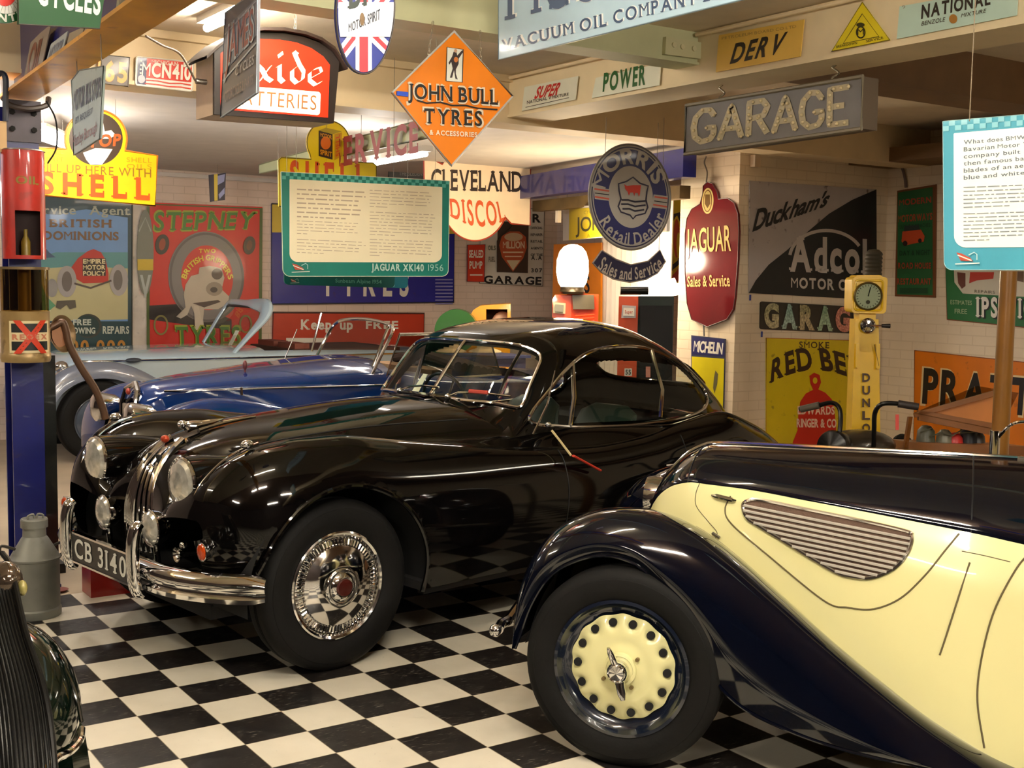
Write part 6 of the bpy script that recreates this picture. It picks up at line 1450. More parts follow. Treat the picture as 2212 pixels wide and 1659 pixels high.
for (a0, a1, z0, z1) in ((-.085, .085, 2.44, 2.455), (-.085, .085, 2.80, 2.815)):
    m.add([(gx(-2.5)+a0, -2.5, z0), (gx(-2.5)+a1, -2.5, z0), (gx(2.2)+a1, 2.2, z0), (gx(2.2)+a0, 2.2, z0), (gx(-2.5)+a0, -2.5, z1), (gx(-2.5)+a1, -2.5, z1), (gx(2.2)+a1, 2.2, z1), (gx(2.2)+a0, 2.2, z1)], [(0, 3, 2, 1), (4, 5, 6, 7), (0, 1, 5, 4), (1, 2, 6, 5), (2, 3, 7, 6), (3, 0, 4, 7)])
FLG = M((208, 146, 24), .5, vary=.35, scale=3, dirt=.6)  # golden light mixed into the flange colour, rust blotches over it
part('flange', m, FLG, gd, smooth=False, label='rusty bottom flange with golden light painted into its colour')
m = MB().add([(gx(y)+a, y, z) for (y, z) in ((-2.5, 2.455), (2.2, 2.455), (2.2, 2.80), (-2.5, 2.80)) for a in (-.006, .006)], [(0, 2, 4, 6), (1, 7, 5, 3), (0, 1, 3, 2), (4, 5, 7, 6)])
part('web', m, BLUE, gd, smooth=False)
pgw = Pl(2.6, (gx(1)-.012, 1, 2.5))
sign('enamel_sign', 'green CYCLES sign hanging high at the top left corner', PD(80, 170, 30, 3.3), [(40, 52), (215, 62), (231, -40), (40, -60)], (20, 74, 34), [('t', 'CYCLES', [(80, 8), (216, 31), (219, -22), (82, -45)], (206, 214, 210), 'bold', .14)], th=.01, edge=((60, 40, 34), 1.2), rough=.6)
sign('enamel_sign', 'round green and white COVENTRY sign with a red centre in the top left corner', PD(80, 20, 0, 3.22), ell(13, -20, 64, 70, 48), (24, 84, 44), [
    ('p', ell(13, -20, 46, 50, 40), (222, 222, 214)), ('a', 'COVENTRY', 13, -20, (61, 67, 15), (200, 20), 0, (222, 222, 210), 'bold', .2), ('p', ell(10, -18, 26, 32, 30), (204, 44, 34))]+[('l', [(13+26*math.cos(a), -18+30*math.sin(a)), (13+46*math.cos(a), -20+50*math.sin(a))], .9, (120, 130, 120)) for a in ls(0, 3.1, 16)], th=.01)
def gplate(lbl, pts, col, txt, tq, tc):
    sign('plate_sign', lbl, Pl(2.6, (gx(1)-.03, 1, 2.5)), pts, col, [('t', txt, tq, tc, 'bold', .08)] if txt else [], th=.004, dirt=.5)
gplate('worn grey and red plate nearest the post on the girder', [(46, 196), (84, 172), (110, 52), (86, 72), (66, 92)], (140, 128, 118), 'OIL', [(56, 168), (84, 148), (98, 82), (68, 100)], (120, 66, 56))
gplate('pale grey lettered plate on the girder, second from the post', [(91, 163), (130, 136), (146, 67), (110, 95)], (168, 176, 180), 'MOTOR', [(102, 138), (130, 118), (140, 84), (110, 104)], (104, 112, 130))
gplate('plain tan plate on the girder, third from the post', [(134, 134), (170, 108), (182, 57), (150, 72)], (150, 134, 108), '', None, None)
gplate('narrow tan plate on the girder under the green sign', [(176, 104), (194, 92), (204, 60), (184, 58)], (146, 130, 104), '', None, None)
gplate('yellowish plate on the girder right of the green sign', [(246, 52), (302, 12), (310, -20), (254, -10)], (150, 148, 120), 'OILS', [(256, 30), (292, 4), (300, -16), (260, 2)], (116, 112, 84))
# curved junction box/clamp at the post head
part('clamp', MB().tube(catmull([V(-.23, 2.0, 2.42), V(-.2, 1.97, 2.385), V(-.12, 1.955, 2.375), V(-.04, 1.97, 2.40), V(-.02, 2.0, 2.44)], 5), .014, 8), M((60, 50, 46), .5), post)
fin_tube('cable', 'black looped cable hanging beside the post head', 'cable', catmull([V(-.04, 1.96, 2.42), V(-.0, 1.95, 2.33), V(-.0, 1.95, 2.2), V(-.04, 1.96, 2.12)], 6), .004, DARK)
# red tin dispenser and glass oil dispenser strapped to the post
PP = lambda px, py, y=2.0: onY(px, py, y)
def post_disp():
    t = thing('oil_cabinet', 'red cylindrical cabinet with an open niche strapped to the blue post', 'cabinet', tuple(PP(45, 560)))
    a, b = PP(45, 560), PP(45, 330); c = V(a.x, 1.918, 0); r = .098
    def cylz(z0, z1, a0, a1, r, n=28): return [[V(c.x+r*math.sin(q), c.y-r*math.cos(q), z) for z in (z0, z1)] for q in ls(a0, a1, n)]
    RED = M((172, 34, 22), .4, coat=.4, vary=.25, dirt=.3); m = MB(); zn0, zn1 = PP(45, 552).z, PP(45, 458).z
    m.grid(cylz(zn1, b.z, -math.pi, math.pi, r, 48)); m.grid(cylz(a.z, zn1, .62, 2*math.pi-.62, r, 40)); m.grid(cylz(a.z, zn0, -.7, .7, r, 12))
    part('casing', m, RED, t)
    part('lid', MB().cyl((c.x, c.y, b.z), (c.x, c.y, b.z+.008), r+.005, r-.01), M((90, 70, 60), .5), t)
    part('floor_plate', MB().cyl((c.x, c.y, a.z), (c.x, c.y, a.z+.012), r-.003), RED, t)
    part('niche_liner', MB().grid([[V(c.x+.09*math.sin(q), c.y-.02-.0*math.cos(q)+.03*abs(math.cos(q)), z) for z in (zn0, zn1)] for q in ls(-1.4, 1.4, 12)]), M((38, 10, 8), .7), t)
    part('bottle', MB().lathe((c.x, c.y-.03, a.z+.012), (0, 0, 1), [(.022, 0), (.022, .07), (.009, .1), (.009, .13)], 16), M((130, 110, 40), .3), t)
    q = [PP(x, y, 1.83) for x, y in ((25, 400), (66, 402), (66, 380), (25, 378))]
    m = MB(); textmesh(m, 'OIL', lambda u, v: V(c.x+(r+.001)*math.sin((u-.5)*1.1), c.y-(r+.001)*math.cos((u-.5)*1.1), PP(45, 402).z+.035*v), 'bold'); part('lettering', m, M((130, 110, 40), .5), t, smooth=False)
    t2 = thing('glass_dispenser', 'glass and brass upper cylinder dispenser with a red X label on the blue post', 'dispenser', tuple(PP(45, 780)))
    a, b = PP(46, 778), PP(46, 582); c2 = V(a.x, 1.90, 0); r2 = .115; zm = PP(46, 670).z
    part('lower_drum', MB().lathe((c2.x, c2.y, a.z), (0, 0, 1), [(r2*.96, 0), (r2, .015), (r2, .04), (r2*.97, .045), (r2*.97, zm-a.z-.01), (r2, zm-a.z)], 48), M((168, 140, 92), .35, .3, vary=.25, dirt=.5), t2)
    part('glass_cylinder', MB().lathe((c2.x, c2.y, zm), (0, 0, 1), [(r2*.95, 0), (r2*.95, b.z-zm)], 48, caps=False), glass_mat((196, 178, 130)), t2)
    part('inner_tube', MB().cyl((c2.x, c2.y, zm), (c2.x, c2.y, b.z), .03), M((110, 84, 44), .4, .4), t2)
    part('top_cap', MB().cyl((c2.x, c2.y, b.z), (c2.x, c2.y, b.z+.012), r2), M((120, 100, 70), .4, .5), t2)
    def wrap(u, v, e=.002): return V(c2.x+(r2+e)*math.sin((u-.5)*1.75), c2.y-(r2+e)*math.cos((u-.5)*1.75), PP(46, 757).z+(PP(46, 690).z-PP(46, 757).z)*v)
    def patch(nm, u0, v0, u1, v1, col, e): part(nm, MB().grid([[wrap(u, v, e) for v in (v0, v1)] for u in ls(u0, u1, 14)]), M(col, .5, vary=.08), t2)
    patch('label_sheet', 0, 0, 1, 1, (224, 206, 160), .001); patch('label_band', .06, .08, .94, .36, (26, 26, 26), .002); patch('label_band', .06, .64, .94, .92, (26, 26, 26), .002)
    m = MB()
    for s in (1, -1):
        n = 12; L = []
        for k in range(n): v = k/(n-1); u = .5+s*(v-.5)*.62; L.append([wrap(u-.085, v*1.04-.02, .004), wrap(u+.085, v*1.04-.02, .004)])
        m.grid(L)
    part('red_cross', m, M((206, 60, 30), .5), t2)
    m = MB(); textmesh(m, 'REDEX', lambda u, v: wrap(.08+.84*u, .42+.16*v, .0035), 'bold', .2); part('lettering', m, M((200, 120, 90), .5), t2, smooth=False)
    m = MB().tube([V(c2.x+r2*.9*math.cos(q), c2.y+.0+r2*.9*math.sin(q), a.z+.05) for q in ls(0, 2*math.pi, 25)[:-1]], .008, 6, closed=True)
post_disp()
# dark pump body behind, with brown hose and brass horn
dp = thing('fuel_pump', 'black green fuel pump column standing right behind the blue post', 'pump', tuple(onY(100, 1270, 2.3).xy)+(0,))
b0 = onY(100, 900, 2.3)
part('body', MB().box((b0.x-.09, 2.3, .02), (b0.x+.05, 2.55, onY(100, 768, 2.3).z)), M((12, 16, 12), .3, coat=.6, vary=.1), dp, smooth=False)
part('plinth', MB().box((b0.x-.12, 2.28, 0), (b0.x+.08, 2.6, .05)), M((20, 20, 18), .5), dp, smooth=False)
hn = thing('pump_arm', 'brown curved pipe arm with a brass bell mouth beside the blue post', 'pipe', tuple(onY(225, 905, 1.98)))
Hh = lambda x, y: onY(x, y, 1.98)
part('arm', MB().tube(catmull([Hh(100, 712), Hh(118, 703), Hh(134, 696), Hh(142, 712), Hh(150, 745), Hh(176, 795), Hh(205, 840), Hh(222, 882), Hh(228, 905)], 5), .019, 12), M((92, 66, 48), .4, .3, vary=.2), hn)
ax = (Hh(150, 715)-Hh(110, 735)).normalized()
part('bell_mouth', MB().lathe(Hh(130, 722)+V(0, .02, 0), V(.55, -.75, .1), [(.012, -.08), (.03, -.05), (.058, -.015), (.088, .02), (.094, .024), (.088, .022), (.055, -.008), (.028, -.035)], 32, caps=False), M((150, 122, 86), .35, .5, vary=.2), hn)
part('bell_disc', MB().lathe(Hh(134, 724)+V(0, .02, 0), V(.55, -.75, .1), [(.062, -.004), (.001, -.002)], 24, caps=False), M((214, 160, 128), .35, .4), hn, label='pinkish polished inner disc')
# pipes left of the post
for i, (a, b, cc, l) in enumerate((((4, 160), (14, 265), (40, 46, 62), 'curved black pipe at the left edge of the frame'),)):
    fin_tube('pipe', l, 'pipe', catmull([onY(-12, 168, 1.9), onY(2, 158, 1.9), onY(12, 170, 1.9), onY(12, 220, 1.9), onY(12, 262, 1.9)], 5), .014, M(cc, .3, coat=.5))
single('fuse_box', MB().box(tuple(onY(-24, 326, 1.9)), tuple(onY(14, 262, 1.9)+V(0, .08, 0))), M((196, 160, 112), .5), 'tan junction box at the left edge near the post head', 'box', smooth=False)
# ---- milk churn
ch = onZ(85, 1340, 0); CH = M((128, 128, 120), .5, .35, vary=.15, dirt=.25); cx, cy = ch.x+.008, ch.y+.10; HS = .80
mc = thing('milk_churn', 'grey metal milk churn with a conical shoulder on the floor by the blue post', 'milk churn', (cx, cy, 0))
part('body', MB().lathe((cx, cy, 0), (0, 0, 1), [(r_, h_*HS) for r_, h_ in [(.110, 0), (.113, .01), (.113, .045), (.108, .055), (.108, .33), (.114, .335), (.114, .345), (.108, .352), (.100, .37), (.060, .455), (.052, .468), (.050, .535), (.055, .54)]], 48), CH, mc, sharp=25)
part('lid', MB().lathe((cx, cy, .52*HS), (0, 0, 1), [(.060, 0), (.060, .035), (.057, .041), (.03, .046), (.001, .046)], 40), CH, mc, sharp=25)
for s in (-1, 1):
    part('handle', MB().tube(catmull([V(cx+s*.028, cy-.03, .555*HS), V(cx+s*.034, cy-.03, .59*HS), V(cx+s*.01, cy-.03, .60*HS), V(cx+s*.004, cy-.03, .57*HS)], 4), .005, 6), CH, mc)
    part('side_handle', MB().tube(catmull([V(cx+s*.085, cy, .40*HS), V(cx+s*.145, cy-.01, .43*HS), V(cx+s*.15, cy-.01, .39*HS), V(cx+s*.108, cy, .33*HS)], 4), .007, 6), M((60, 56, 50), .5, .4), mc)
tp = onZ(250, 1285, 0)
single('oil_can', MB().box((tp.x-.12, tp.y+.0, 0), (tp.x+.10, tp.y+.16, .20)).cyl((tp.x+.05, tp.y+.08, .20), (tp.x+.05, tp.y+.08, .235), .02), M((150, 20, 14), .35, coat=.5, vary=.15), 'red square oil can on the floor behind the number plate of the black coupe', 'can', sharp=30)
single('dish', MB().lathe(tuple(onZ(128, 1278, 0)), (0, 0, 1), [(.03, 0), (.045, .012), (.04, .012), (.001, .004)], 24), M((110, 40, 24), .5), 'small rusty red dish on the floor behind the milk churn', 'dish')
# ---- fluorescent strips seen in the back bay
def strip(p0, p1, lbl, power=6, r=.016):
    t = thing('strip_light', lbl, 'strip light', tuple((p0+p1)/2)); d = (p1-p0).normalized()
    part('tube', MB().cyl(p0, p1, r, seg=12), M((255, 248, 240), .4, vary=0, emit=7.), t)
    part('housing', MB().obox((p0+p1)/2+V(0, 0, .035), d*((p1-p0).length/2+.03), d.cross(V(0, 0, 1))*.035, V(0, 0, .018)), M((225, 215, 205), .5), t, smooth=False)
    for p in (p0.lerp(p1, .1), p0.lerp(p1, .9)): part('hanger', MB().cyl(p+V(0, 0, .05), V(p.x, p.y, 2.63), .003, seg=6), STEEL, t)
    ld = bpy.data.lights.new('strip', 'POINT'); ld.energy = power; ld.shadow_soft_size = .1; ld.color = (1, .93, .85); lo = bpy.data.objects.new('lamp_light', ld); COL.objects.link(lo); lo.parent = t; lo.location = (0, -.0, -.06)
strip(at(735, 366, 9.2), at(920, 333, 7.6), 'fluorescent strip under the long SERVICE board', 16)
strip(at(88, 285, 7.0), at(140, 305, 8.4), 'glowing strip behind the post beside the bright yellow sign', 26, .05)
strip(at(-30, 400, 6.0), at(8, 400, 6.6), 'glowing strip at the far left edge', 6, .04)
# ---- blue steel girders over the recess
a = onX(1145, 385, 6.9)
bg = MB().box((5.6, 6.4, 2.33), (5.85, 7.7, 2.56)) if False else None
p0, p1 = at(1120, 408, 11.5), at(1490, 352, 9.0)
d = (p1-p0); d.z = 0; d.normalize(); n_ = V(-d.y, d.x, 0); zc_ = (p0.z+p1.z)/2
single('roof_girder', MB().obox((p0+p1)/2*1.0, (p1-p0)/2, n_*.06, V(0, 0, .105)), BLUE, 'deep blue painted girder under the ceiling above the recess', 'girder', smooth=False)
single('roof_girder', MB().obox((at(1160, 446, 11.6)+at(1480, 415, 9.3))/2, (at(1480, 415, 9.3)-at(1160, 446, 11.6))/2, n_*.05, V(0, 0, .05)), M((96, 76, 40), .6, vary=.3), 'brown timber lintel under the deep blue girder', 'beam', smooth=False)
# recess back panels: white pier, curtain
single('brick_pier', MB().box((6.2, BACKY-.32, 0), (6.62, BACKY-.02, 2.55)), M((196, 168, 128), .8, vary=.15, dirt=.3, bump=.4, bscale=18), 'worn brick pier at the corner beside the AA board', 'pier', smooth=False) if False else None
cur = []
c0, c1 = at(1296, 700, 11.7), at(1445, 700, 10.2)
for k in range(90):
    t = k/89; p = c0.lerp(c1, t); w_ = .028*math.sin(k*.95); cur.append([V(p.x+n_.x*w_, p.y+n_.y*w_, z) for z in (.0, 1.0, 1.8, 2.36)])
single('curtain', MB().grid(cur), M((244, 236, 222), .8, vary=.02), 'bright white pleated curtain in the recess behind the pumps', 'curtain')
# ---- pumps in the recess
def globe_pump():
    d0 = 10.2; F_ = lambda x, y, d=d0: at(x, y, d); g = F_(1240, 690); 
    t = thing('petrol_pump', 'orange red petrol pump with a tall glowing white globe', 'petrol pump', (g.x, g.y, 0)); ORG = M((204, 66, 26), .3, coat=.5, vary=.08)
    fw2 = V(-g.x+CAM[0], -g.y+CAM[1], 0).normalized(); rt = V(-fw2.y, fw2.x, 0)
    if rt.dot(RT) < 0: rt = -rt
    zt = F_(1240, 635).z; s = d0/F
    part('body', MB().obox(V(g.x, g.y, zt/2)-fw2*.18+rt*(18*s), rt*(34*s), fw2*.16, V(0, 0, zt/2)), ORG, t, smooth=False)
    part('side_wing', MB().prism([F_(1193, 706, d0), F_(1193, 648, d0), F_(1199, 637, d0), F_(1234, 637, d0), F_(1234, 706, d0)], fw2*-.25), ORG, t, smooth=False)
    part('lower_case', MB().obox(V(g.x, g.y, F_(1, 706).z/2)-fw2*.12, rt*(52*s), fw2*.10, V(0, 0, F_(1, 706).z/2)), ORG, t, smooth=False)
    part('dial_window', MB().prism([F_(1238, 668, d0-.02), F_(1284, 668, d0-.02), F_(1283, 637, d0-.02), F_(1236, 637, d0-.02)], fw2*.02), M((74, 66, 50), .25, coat=.6), t, smooth=False)
    part('price_window', MB().prism([F_(1195, 676, d0-.02), F_(1221, 678, d0-.02), F_(1222, 655, d0-.02), F_(1195, 653, d0-.02)], fw2*.015), M((160, 150, 120), .4, .2), t, smooth=False)
    part('window_glass', MB().prism([F_(1199, 673, d0-.045), F_(1217, 674, d0-.045), F_(1218, 659, d0-.045), F_(1199, 657, d0-.045)], fw2*.004), M((100, 98, 84), .3), t, smooth=False)
    for k in range(3): part('louvre', MB().tube([F_(1242, 683+k*7, d0-.03), F_(1284, 680+k*7, d0-.03)], .006, 6), ORG, t)
    part('globe_collar', MB().lathe(F_(1236, 635), (0, 0, 1), [(.10, 0), (.11, .02), (.10, .04), (.10, .06)], 28), M((60, 50, 36), .3, .6), t)
    c = F_(1237, 570); hz = 45*s; 
    part('globe', MB().lathe((c.x, c.y, c.z-52*s), (0, 0, 1), [(.0915, 0), (.12, 12*s), (.138, 35*s), (.134, 60*s), (.112, 78*s), (.08, 88*s), (.04, 93*s), (.001, 94*s)], 32), M((255, 236, 200), .3, vary=0, emit=9.), t, label='glowing white glass globe')
    ld = bpy.data.lights.new('globe', 'POINT'); ld.energy = 26; ld.color = (1, .82, .55); ld.shadow_soft_size = .15; lo = bpy.data.objects.new('lamp_light', ld); COL.objects.link(lo); lo.parent = t
    q = c+fw2*.32; lo.location = (q.x-g.x, q.y-g.y, q.z+.05)
globe_pump()
def tall_pump():
    d0 = 8.9; F_ = lambda x, y, d=d0: at(x, y, d); g = F_(1400, 700); fw2 = V(CAM[0]-g.x, CAM[1]-g.y, 0).normalized(); rt = V(-fw2.y, fw2.x, 0)
    if rt.dot(RT) < 0: rt = -rt
    t = thing('petrol_pump', 'dark green petrol pump with an orange side, Super label and shell globe', 'petrol pump', (g.x, g.y, 0)); GR = M((13, 28, 19), .5, coat=.1, vary=.1); ORG = M((200, 76, 34), .35, coat=.4); s = d0/F
    def slab(x0, x1, y0, zb_, dep0, dep1, mat, nm, e=0, **k):
        a, b = F_(x0, y0, d0), F_(x1, y0, d0); bt = zb_
        part(nm, MB().prism([V(a.x, a.y, bt)+fw2*e, V(b.x, b.y, bt)+fw2*e, b+fw2*e, a+fw2*e], -fw2*(dep1-dep0)), mat, t, smooth=False, **k)
    slab(1379, 1456, 640, .02, 0, .4, GR, 'case'); slab(1337, 1379, 640, .02, 0, .38, ORG, 'side_panel', .02, label='orange side panel')
    part('front_recess', MB().prism([F_(1383, 900, d0-.02), F_(1452, 900, d0-.02), F_(1452, 660, d0-.02), F_(1383, 660, d0-.02)], fw2*.004), M((5, 6, 5), .8), t, smooth=False)
    part('label_board', MB().prism([F_(1342, 687, d0-.06), F_(1373, 687, d0-.06), F_(1374, 661, d0-.06), F_(1344, 659, d0-.06)], fw2*.006), M((176, 170, 164), .4), t, smooth=False)
    part('label_card', MB().prism([F_(1346, 682, d0-.07), F_(1370, 683, d0-.07), F_(1370, 666, d0-.07), F_(1347, 665, d0-.07)], fw2*.003), M((232, 226, 205), .5), t, smooth=False)
    Qs = [F_(1350, 677, d0-.078), F_(1367, 677, d0-.078), F_(1367, 670, d0-.078), F_(1350, 670, d0-.078)]
    m = MB(); textmesh(m, 'Super', lambda u, v: bil(Qs, u, v), 'serif'); part('lettering', m, M((190, 70, 40), .5), t, smooth=False)
    part('label_card', MB().prism([F_(1349, 812, d0-.06), F_(1365, 812, d0-.06), F_(1365, 796, d0-.06), F_(1349, 796, d0-.06)], fw2*.004), M((224, 218, 205), .5), t, smooth=False)
    Qs = [F_(1351, 809, d0-.068), F_(1363, 809, d0-.068), F_(1363, 799, d0-.068), F_(1351, 799, d0-.068)]
    m = MB(); textmesh(m, '55', lambda u, v: bil(Qs, u, v), 'bold'); part('lettering', m, M((40, 34, 30), .5), t, smooth=False)
    part('label_card', MB().prism([F_(1395, 815, d0-.03), F_(1405, 815, d0-.03), F_(1405, 792, d0-.03), F_(1395, 792, d0-.03)], fw2*.004), M((206, 130, 110), .5), t, smooth=False)
    part('top_lamp_bar', MB().cyl(F_(1340, 628, d0), F_(1400, 628, d0), .030), M((30, 28, 24), .3, .5), t)
    # fan of white glass ribs like a shell lying back
    c = F_(1402, 636, d0+.1); sh = t
    for k in range(7):
        a = math.radians(8+k*13); L = .33-.012*k; dr = rt*math.cos(a)+V(0, 0, 1)*math.sin(a)*.62
        part('globe_rib', MB().tube([c-rt*.06, c-rt*.06+dr*L*.5-fw2*(.02), c-rt*.06+dr*L], [.012, .034, .022], 10), M((255, 238, 205), .3, vary=0, emit=2.6), sh)
    ld = bpy.data.lights.new('globe', 'POINT'); ld.energy = 8; ld.color = (1, .86, .62); ld.shadow_soft_size = .1; lo = bpy.data.objects.new('lamp_light', ld); COL.objects.link(lo); lo.parent = t
    q = F_(1370, 560, 9.6); lo.location = (q.x-g.x, q.y-g.y, q.z)
tall_pump()
# ---- yellow cabinet and green disc behind the roof of the coupe
yc_ = thing('yellow_cab', 'yellow kiddie ride cab with a square opening behind the black coupe roof', 'ride', tuple(at(1060, 900, 11).xy)+(0,)); Y_ = lambda x, y, d=11.: at(x, y, d)
YM = M((236, 160, 20), .35, coat=.5); bk = V(FW.x, FW.y, 0).normalized()
part('shell', MB().prism([Y_(1000, 740), Y_(1012, 690), Y_(1022, 670), Y_(1038, 660), Y_(1103, 656), Y_(1103, 740), Y_(1096, 740), Y_(1096, 668), Y_(1050, 668), Y_(1050, 740)], bk*.5), YM, yc_, smooth=False)
part('cab_interior', MB().prism([Y_(1048, 740, 11.4), Y_(1098, 740, 11.4), Y_(1098, 666, 11.4), Y_(1048, 666, 11.4)], bk*.03), M((60, 30, 20), .7), yc_, smooth=False)
part('base', MB().prism([V(Y_(1000, 1).x, Y_(1000, 1).y, 0), V(Y_(1103, 1).x, Y_(1103, 1).y, 0), Y_(1103, 740), Y_(1000, 740)], bk*.5), YM, yc_, smooth=False)
part('seat_back', MB().ball(Y_(1085, 705, 11.2), (.12, .08, .14)), M((206, 176, 150), .7), yc_)
g_ = Y_(985, 715, 10.6)
single('green_drum', MB().cyl(g_, g_+bk*.3, .19, seg=40).box((g_.x-.1, g_.y+.05, 0), (g_.x+.1, g_.y+.25, g_.z-.1)), M((40, 96, 34), .4, coat=.4), 'green round drum on a stand beside the yellow ride cab', 'drum', sharp=30)
# hats on the shelf seen through the windscreen
for i, (px, py, r) in enumerate(((975, 752, .125), (1048, 752, .135))):
    c = at(px, py, 9.8)
    single('sun_hat', MB().lathe((c.x, c.y, c.z), (0, 0, 1), [(r, -.03), (r*.95, -.02), (r*.5, .0), (r*.47, .07), (r*.36, .115), (.001, .12)], 28), M((196, 172, 134), .8, vary=.1), 'cream brimmed hat seen through the coupe windscreen, %s of two' % ('left' if i == 0 else 'right'), 'hat')
hs = at(1010, 760, 9.9); single('shelf', MB().box((hs.x-.5, hs.y-.2, hs.z-.05), (hs.x+.5, hs.y+.3, hs.z-.03)).box((hs.x-.48, hs.y-.15, 0), (hs.x+.48, hs.y+.25, hs.z-.05)), M((60, 66, 110), .5), 'blue cupboard carrying two hats behind the blue roadster', 'cupboard', smooth=False)
# ---- yellow air tower
def tower():
    d0 = 7.35; A = lambda x, y, d=d0: at(x, y, d); g = A(1880, 960); t = thing('air_tower', 'yellow tyre inflator tower lettered DUNLOP with a round dial', 'air pump', (g.x, g.y, 0))
    YL = M((232, 186, 22), .35, coat=.4, vary=.08); n = V(CAM[0]-g.x, CAM[1]-g.y, 0).normalized(); dd = V(0.78, -.62, 0).normalized(); s = d0/F
    fwn = V(-.62, -.78, 0).normalized()   # front normal
    def box(nm, x0, x1, y0, y1, dep=.16, x0b=None, x1b=None, mat=YL, off=0., **k):
        x0b = x0 if x0b is None else x0b; x1b = x1 if x1b is None else x1b
        part(nm, MB().prism([A(x0b, y1, d0-off), A(x1b, y1, d0-off), A(x1, y0, d0-off), A(x0, y0, d0-off)], -fwn*dep), mat, t, smooth=False, **k)
    box('column', 1848, 1898, 690, 960, .17, 1838, 1902)
    part('plinth', MB().obox(V(g.x, g.y, .03)-fwn*.08, dd*.13, fwn*.13, V(0, 0, .03)), YL, t, smooth=False)
    part('lower_column', MB().prism([V(A(1836, 1).x, A(1836, 1).y, 0), V(A(1904, 1).x, A(1904, 1).y, 0), A(1902, 960), A(1838, 960)], -fwn*.17), YL, t, smooth=False)
    box('neck', 1856, 1892, 676, 760, .15)
    h = rrect([(1839, 676), (1914, 678), (1918, 598), (1841, 598)], .12); part('head', MB().prism([A(x, y, d0-.03) for x, y in h], -fwn*.22), YL, t, smooth=False, sharp=30)
    h2 = rrect([(1846, 606), (1908, 606), (1906, 594), (1848, 594)], .1); part('head_top', MB().prism([A(x, y, d0-.01) for x, y in h2], -fwn*.18), YL, t, smooth=False)
    h3 = rrect([(1846, 670), (1905, 671), (1908, 606), (1848, 605)], .12)
    part('head_rim', MB().tube([A(x, y, d0-.035) for x, y in h3], .007, 6, closed=True), YL, t)
    c = A(1875, 640, d0-.045); 
    part('dial_ring', MB().lathe(c, fwn, [(.083, -.01), (.088, .004), (.08, .012), (.075, .004)], 40, caps=False), M((110, 90, 40), .3, .6), t)
    part('dial_face', MB().cyl(c, c+fwn*.003, .078, seg=40), M((226, 218, 190), .4), t)
    part('dial_glass', MB().cyl(c+fwn*.012, c+fwn*.013, .078, seg=40), glass_mat(), t)
    part('needle', MB().tube([c+fwn*.006, c+fwn*.006+V(0, 0, .055)+dd*.012], .003, 6), DARK, t)
    m = MB()
    for k in range(24):
        a = 2*math.pi*k/24; e = dd*math.cos(a)+V(0, 0, 1)*math.sin(a); m.tube([c+fwn*.005+e*.060, c+fwn*.005+e*.071], .0018, 4)
    part('dial_marks', m, M((60, 50, 40), .5), t, kind=None)
    part('dial_hub', MB().cyl(c+fwn*.006-V(0, 0, .035), c+fwn*.009-V(0, 0, .035), .012), M((80, 60, 40), .4), t)
    c = A(1874, 703, d0-.02)
    part('crank_wheel', MB().lathe(c, fwn, [(.045, -.01), (.046, .012), (.036, .018), (.030, .010), (.012, .012), (.011, .03), (.001, .03)], 32, caps=False), CHROME, t)
    part('crank_handle', MB().cyl(c+fwn*.02, c+fwn*.02+dd*.085, .005, seg=8), CHROME, t); part('crank_grip', MB().cyl(c+fwn*.02+dd*.08, c+fwn*.02+dd*.13, .011, .014, seg=12), M((30, 24, 20), .4), t)
    for x0, x1, y0, y1 in ((1848, 1856, 742, 794), (1892, 1900, 742, 796)): part('rib', MB().prism([A(x0, y1, d0-.02), A(x1, y1, d0-.02), A(x1, y0, d0-.02), A(x0, y0, d0-.02)], fwn*.012), YL, t, smooth=False)
    part('hose_slot', MB().tube([A(1889, 744, d0-.03), A(1898, 790, d0-.03)], .003, 6), M((120, 90, 14), .5), t)
    for i, chh in enumerate('DUNLOP'):
        y0 = 807+i*27.2; Qs = [A(1862, y0+17, d0-.012), A(1879, y0+17, d0-.012), A(1879, y0, d0-.012), A(1862, y0, d0-.012)]
        Qs = [q+fwn*.006 for q in Qs]
        m = MB(); textmesh(m, chh, lambda u, v: bil(Qs, u, v), 'bold'); part('lettering', m, M((70, 44, 14), .5, vary=0), t, smooth=False)
    part('lamp_housing', MB().lathe(A(1886, 596, d0+.06), (0, 0, 1), [(.05, 0)]+[(.048+.006*(k % 2), .012*k) for k in range(1, 13)]+[(.03, .16), (.001, .165)], 24), M((60, 54, 40), .5, .3), t, sharp=15)
tower()
# ---- brown post, sloping display case, handlebars
bp = at(2168, 800, 5.6); bz = at(2168, 586, 5.6).z
single('timber_post', MB().lathe((bp.x, bp.y, 0), (0, 0, 1), [(.040, 0), (.040, .9), (.038, bz), (.001, bz)], 28, caps=False), M((142, 94, 32), .35, coat=.5, vary=.2, scale=4), 'polished brown post rising in front of the orange sign', 'post')
W2 = M((132, 78, 26), .4, coat=.3, vary=.2)
dc = thing('display_case', 'sloping wooden glazed display case against the right wall', 'display case', tuple(at(2050, 975, 6.3).xy)+(0,)); D_ = lambda x, y, d=6.3: at(x, y, d)
part('front_rail', MB().prism([D_(1985, 908), D_(2152, 942), D_(2152, 915), D_(1985, 886)], FW*.03), W2, dc, smooth=False)
part('sloping_side', MB().prism([D_(1975, 893), D_(2160, 840), D_(2160, 852), D_(1978, 902)], FW*.02), W2, dc, smooth=False)
part('side_panel', MB().prism([D_(1985, 895, 6.35), D_(2152, 930, 6.35), D_(2152, 856, 6.35)], FW*.015), M((196, 120, 52), .5, vary=.1), dc, smooth=False)
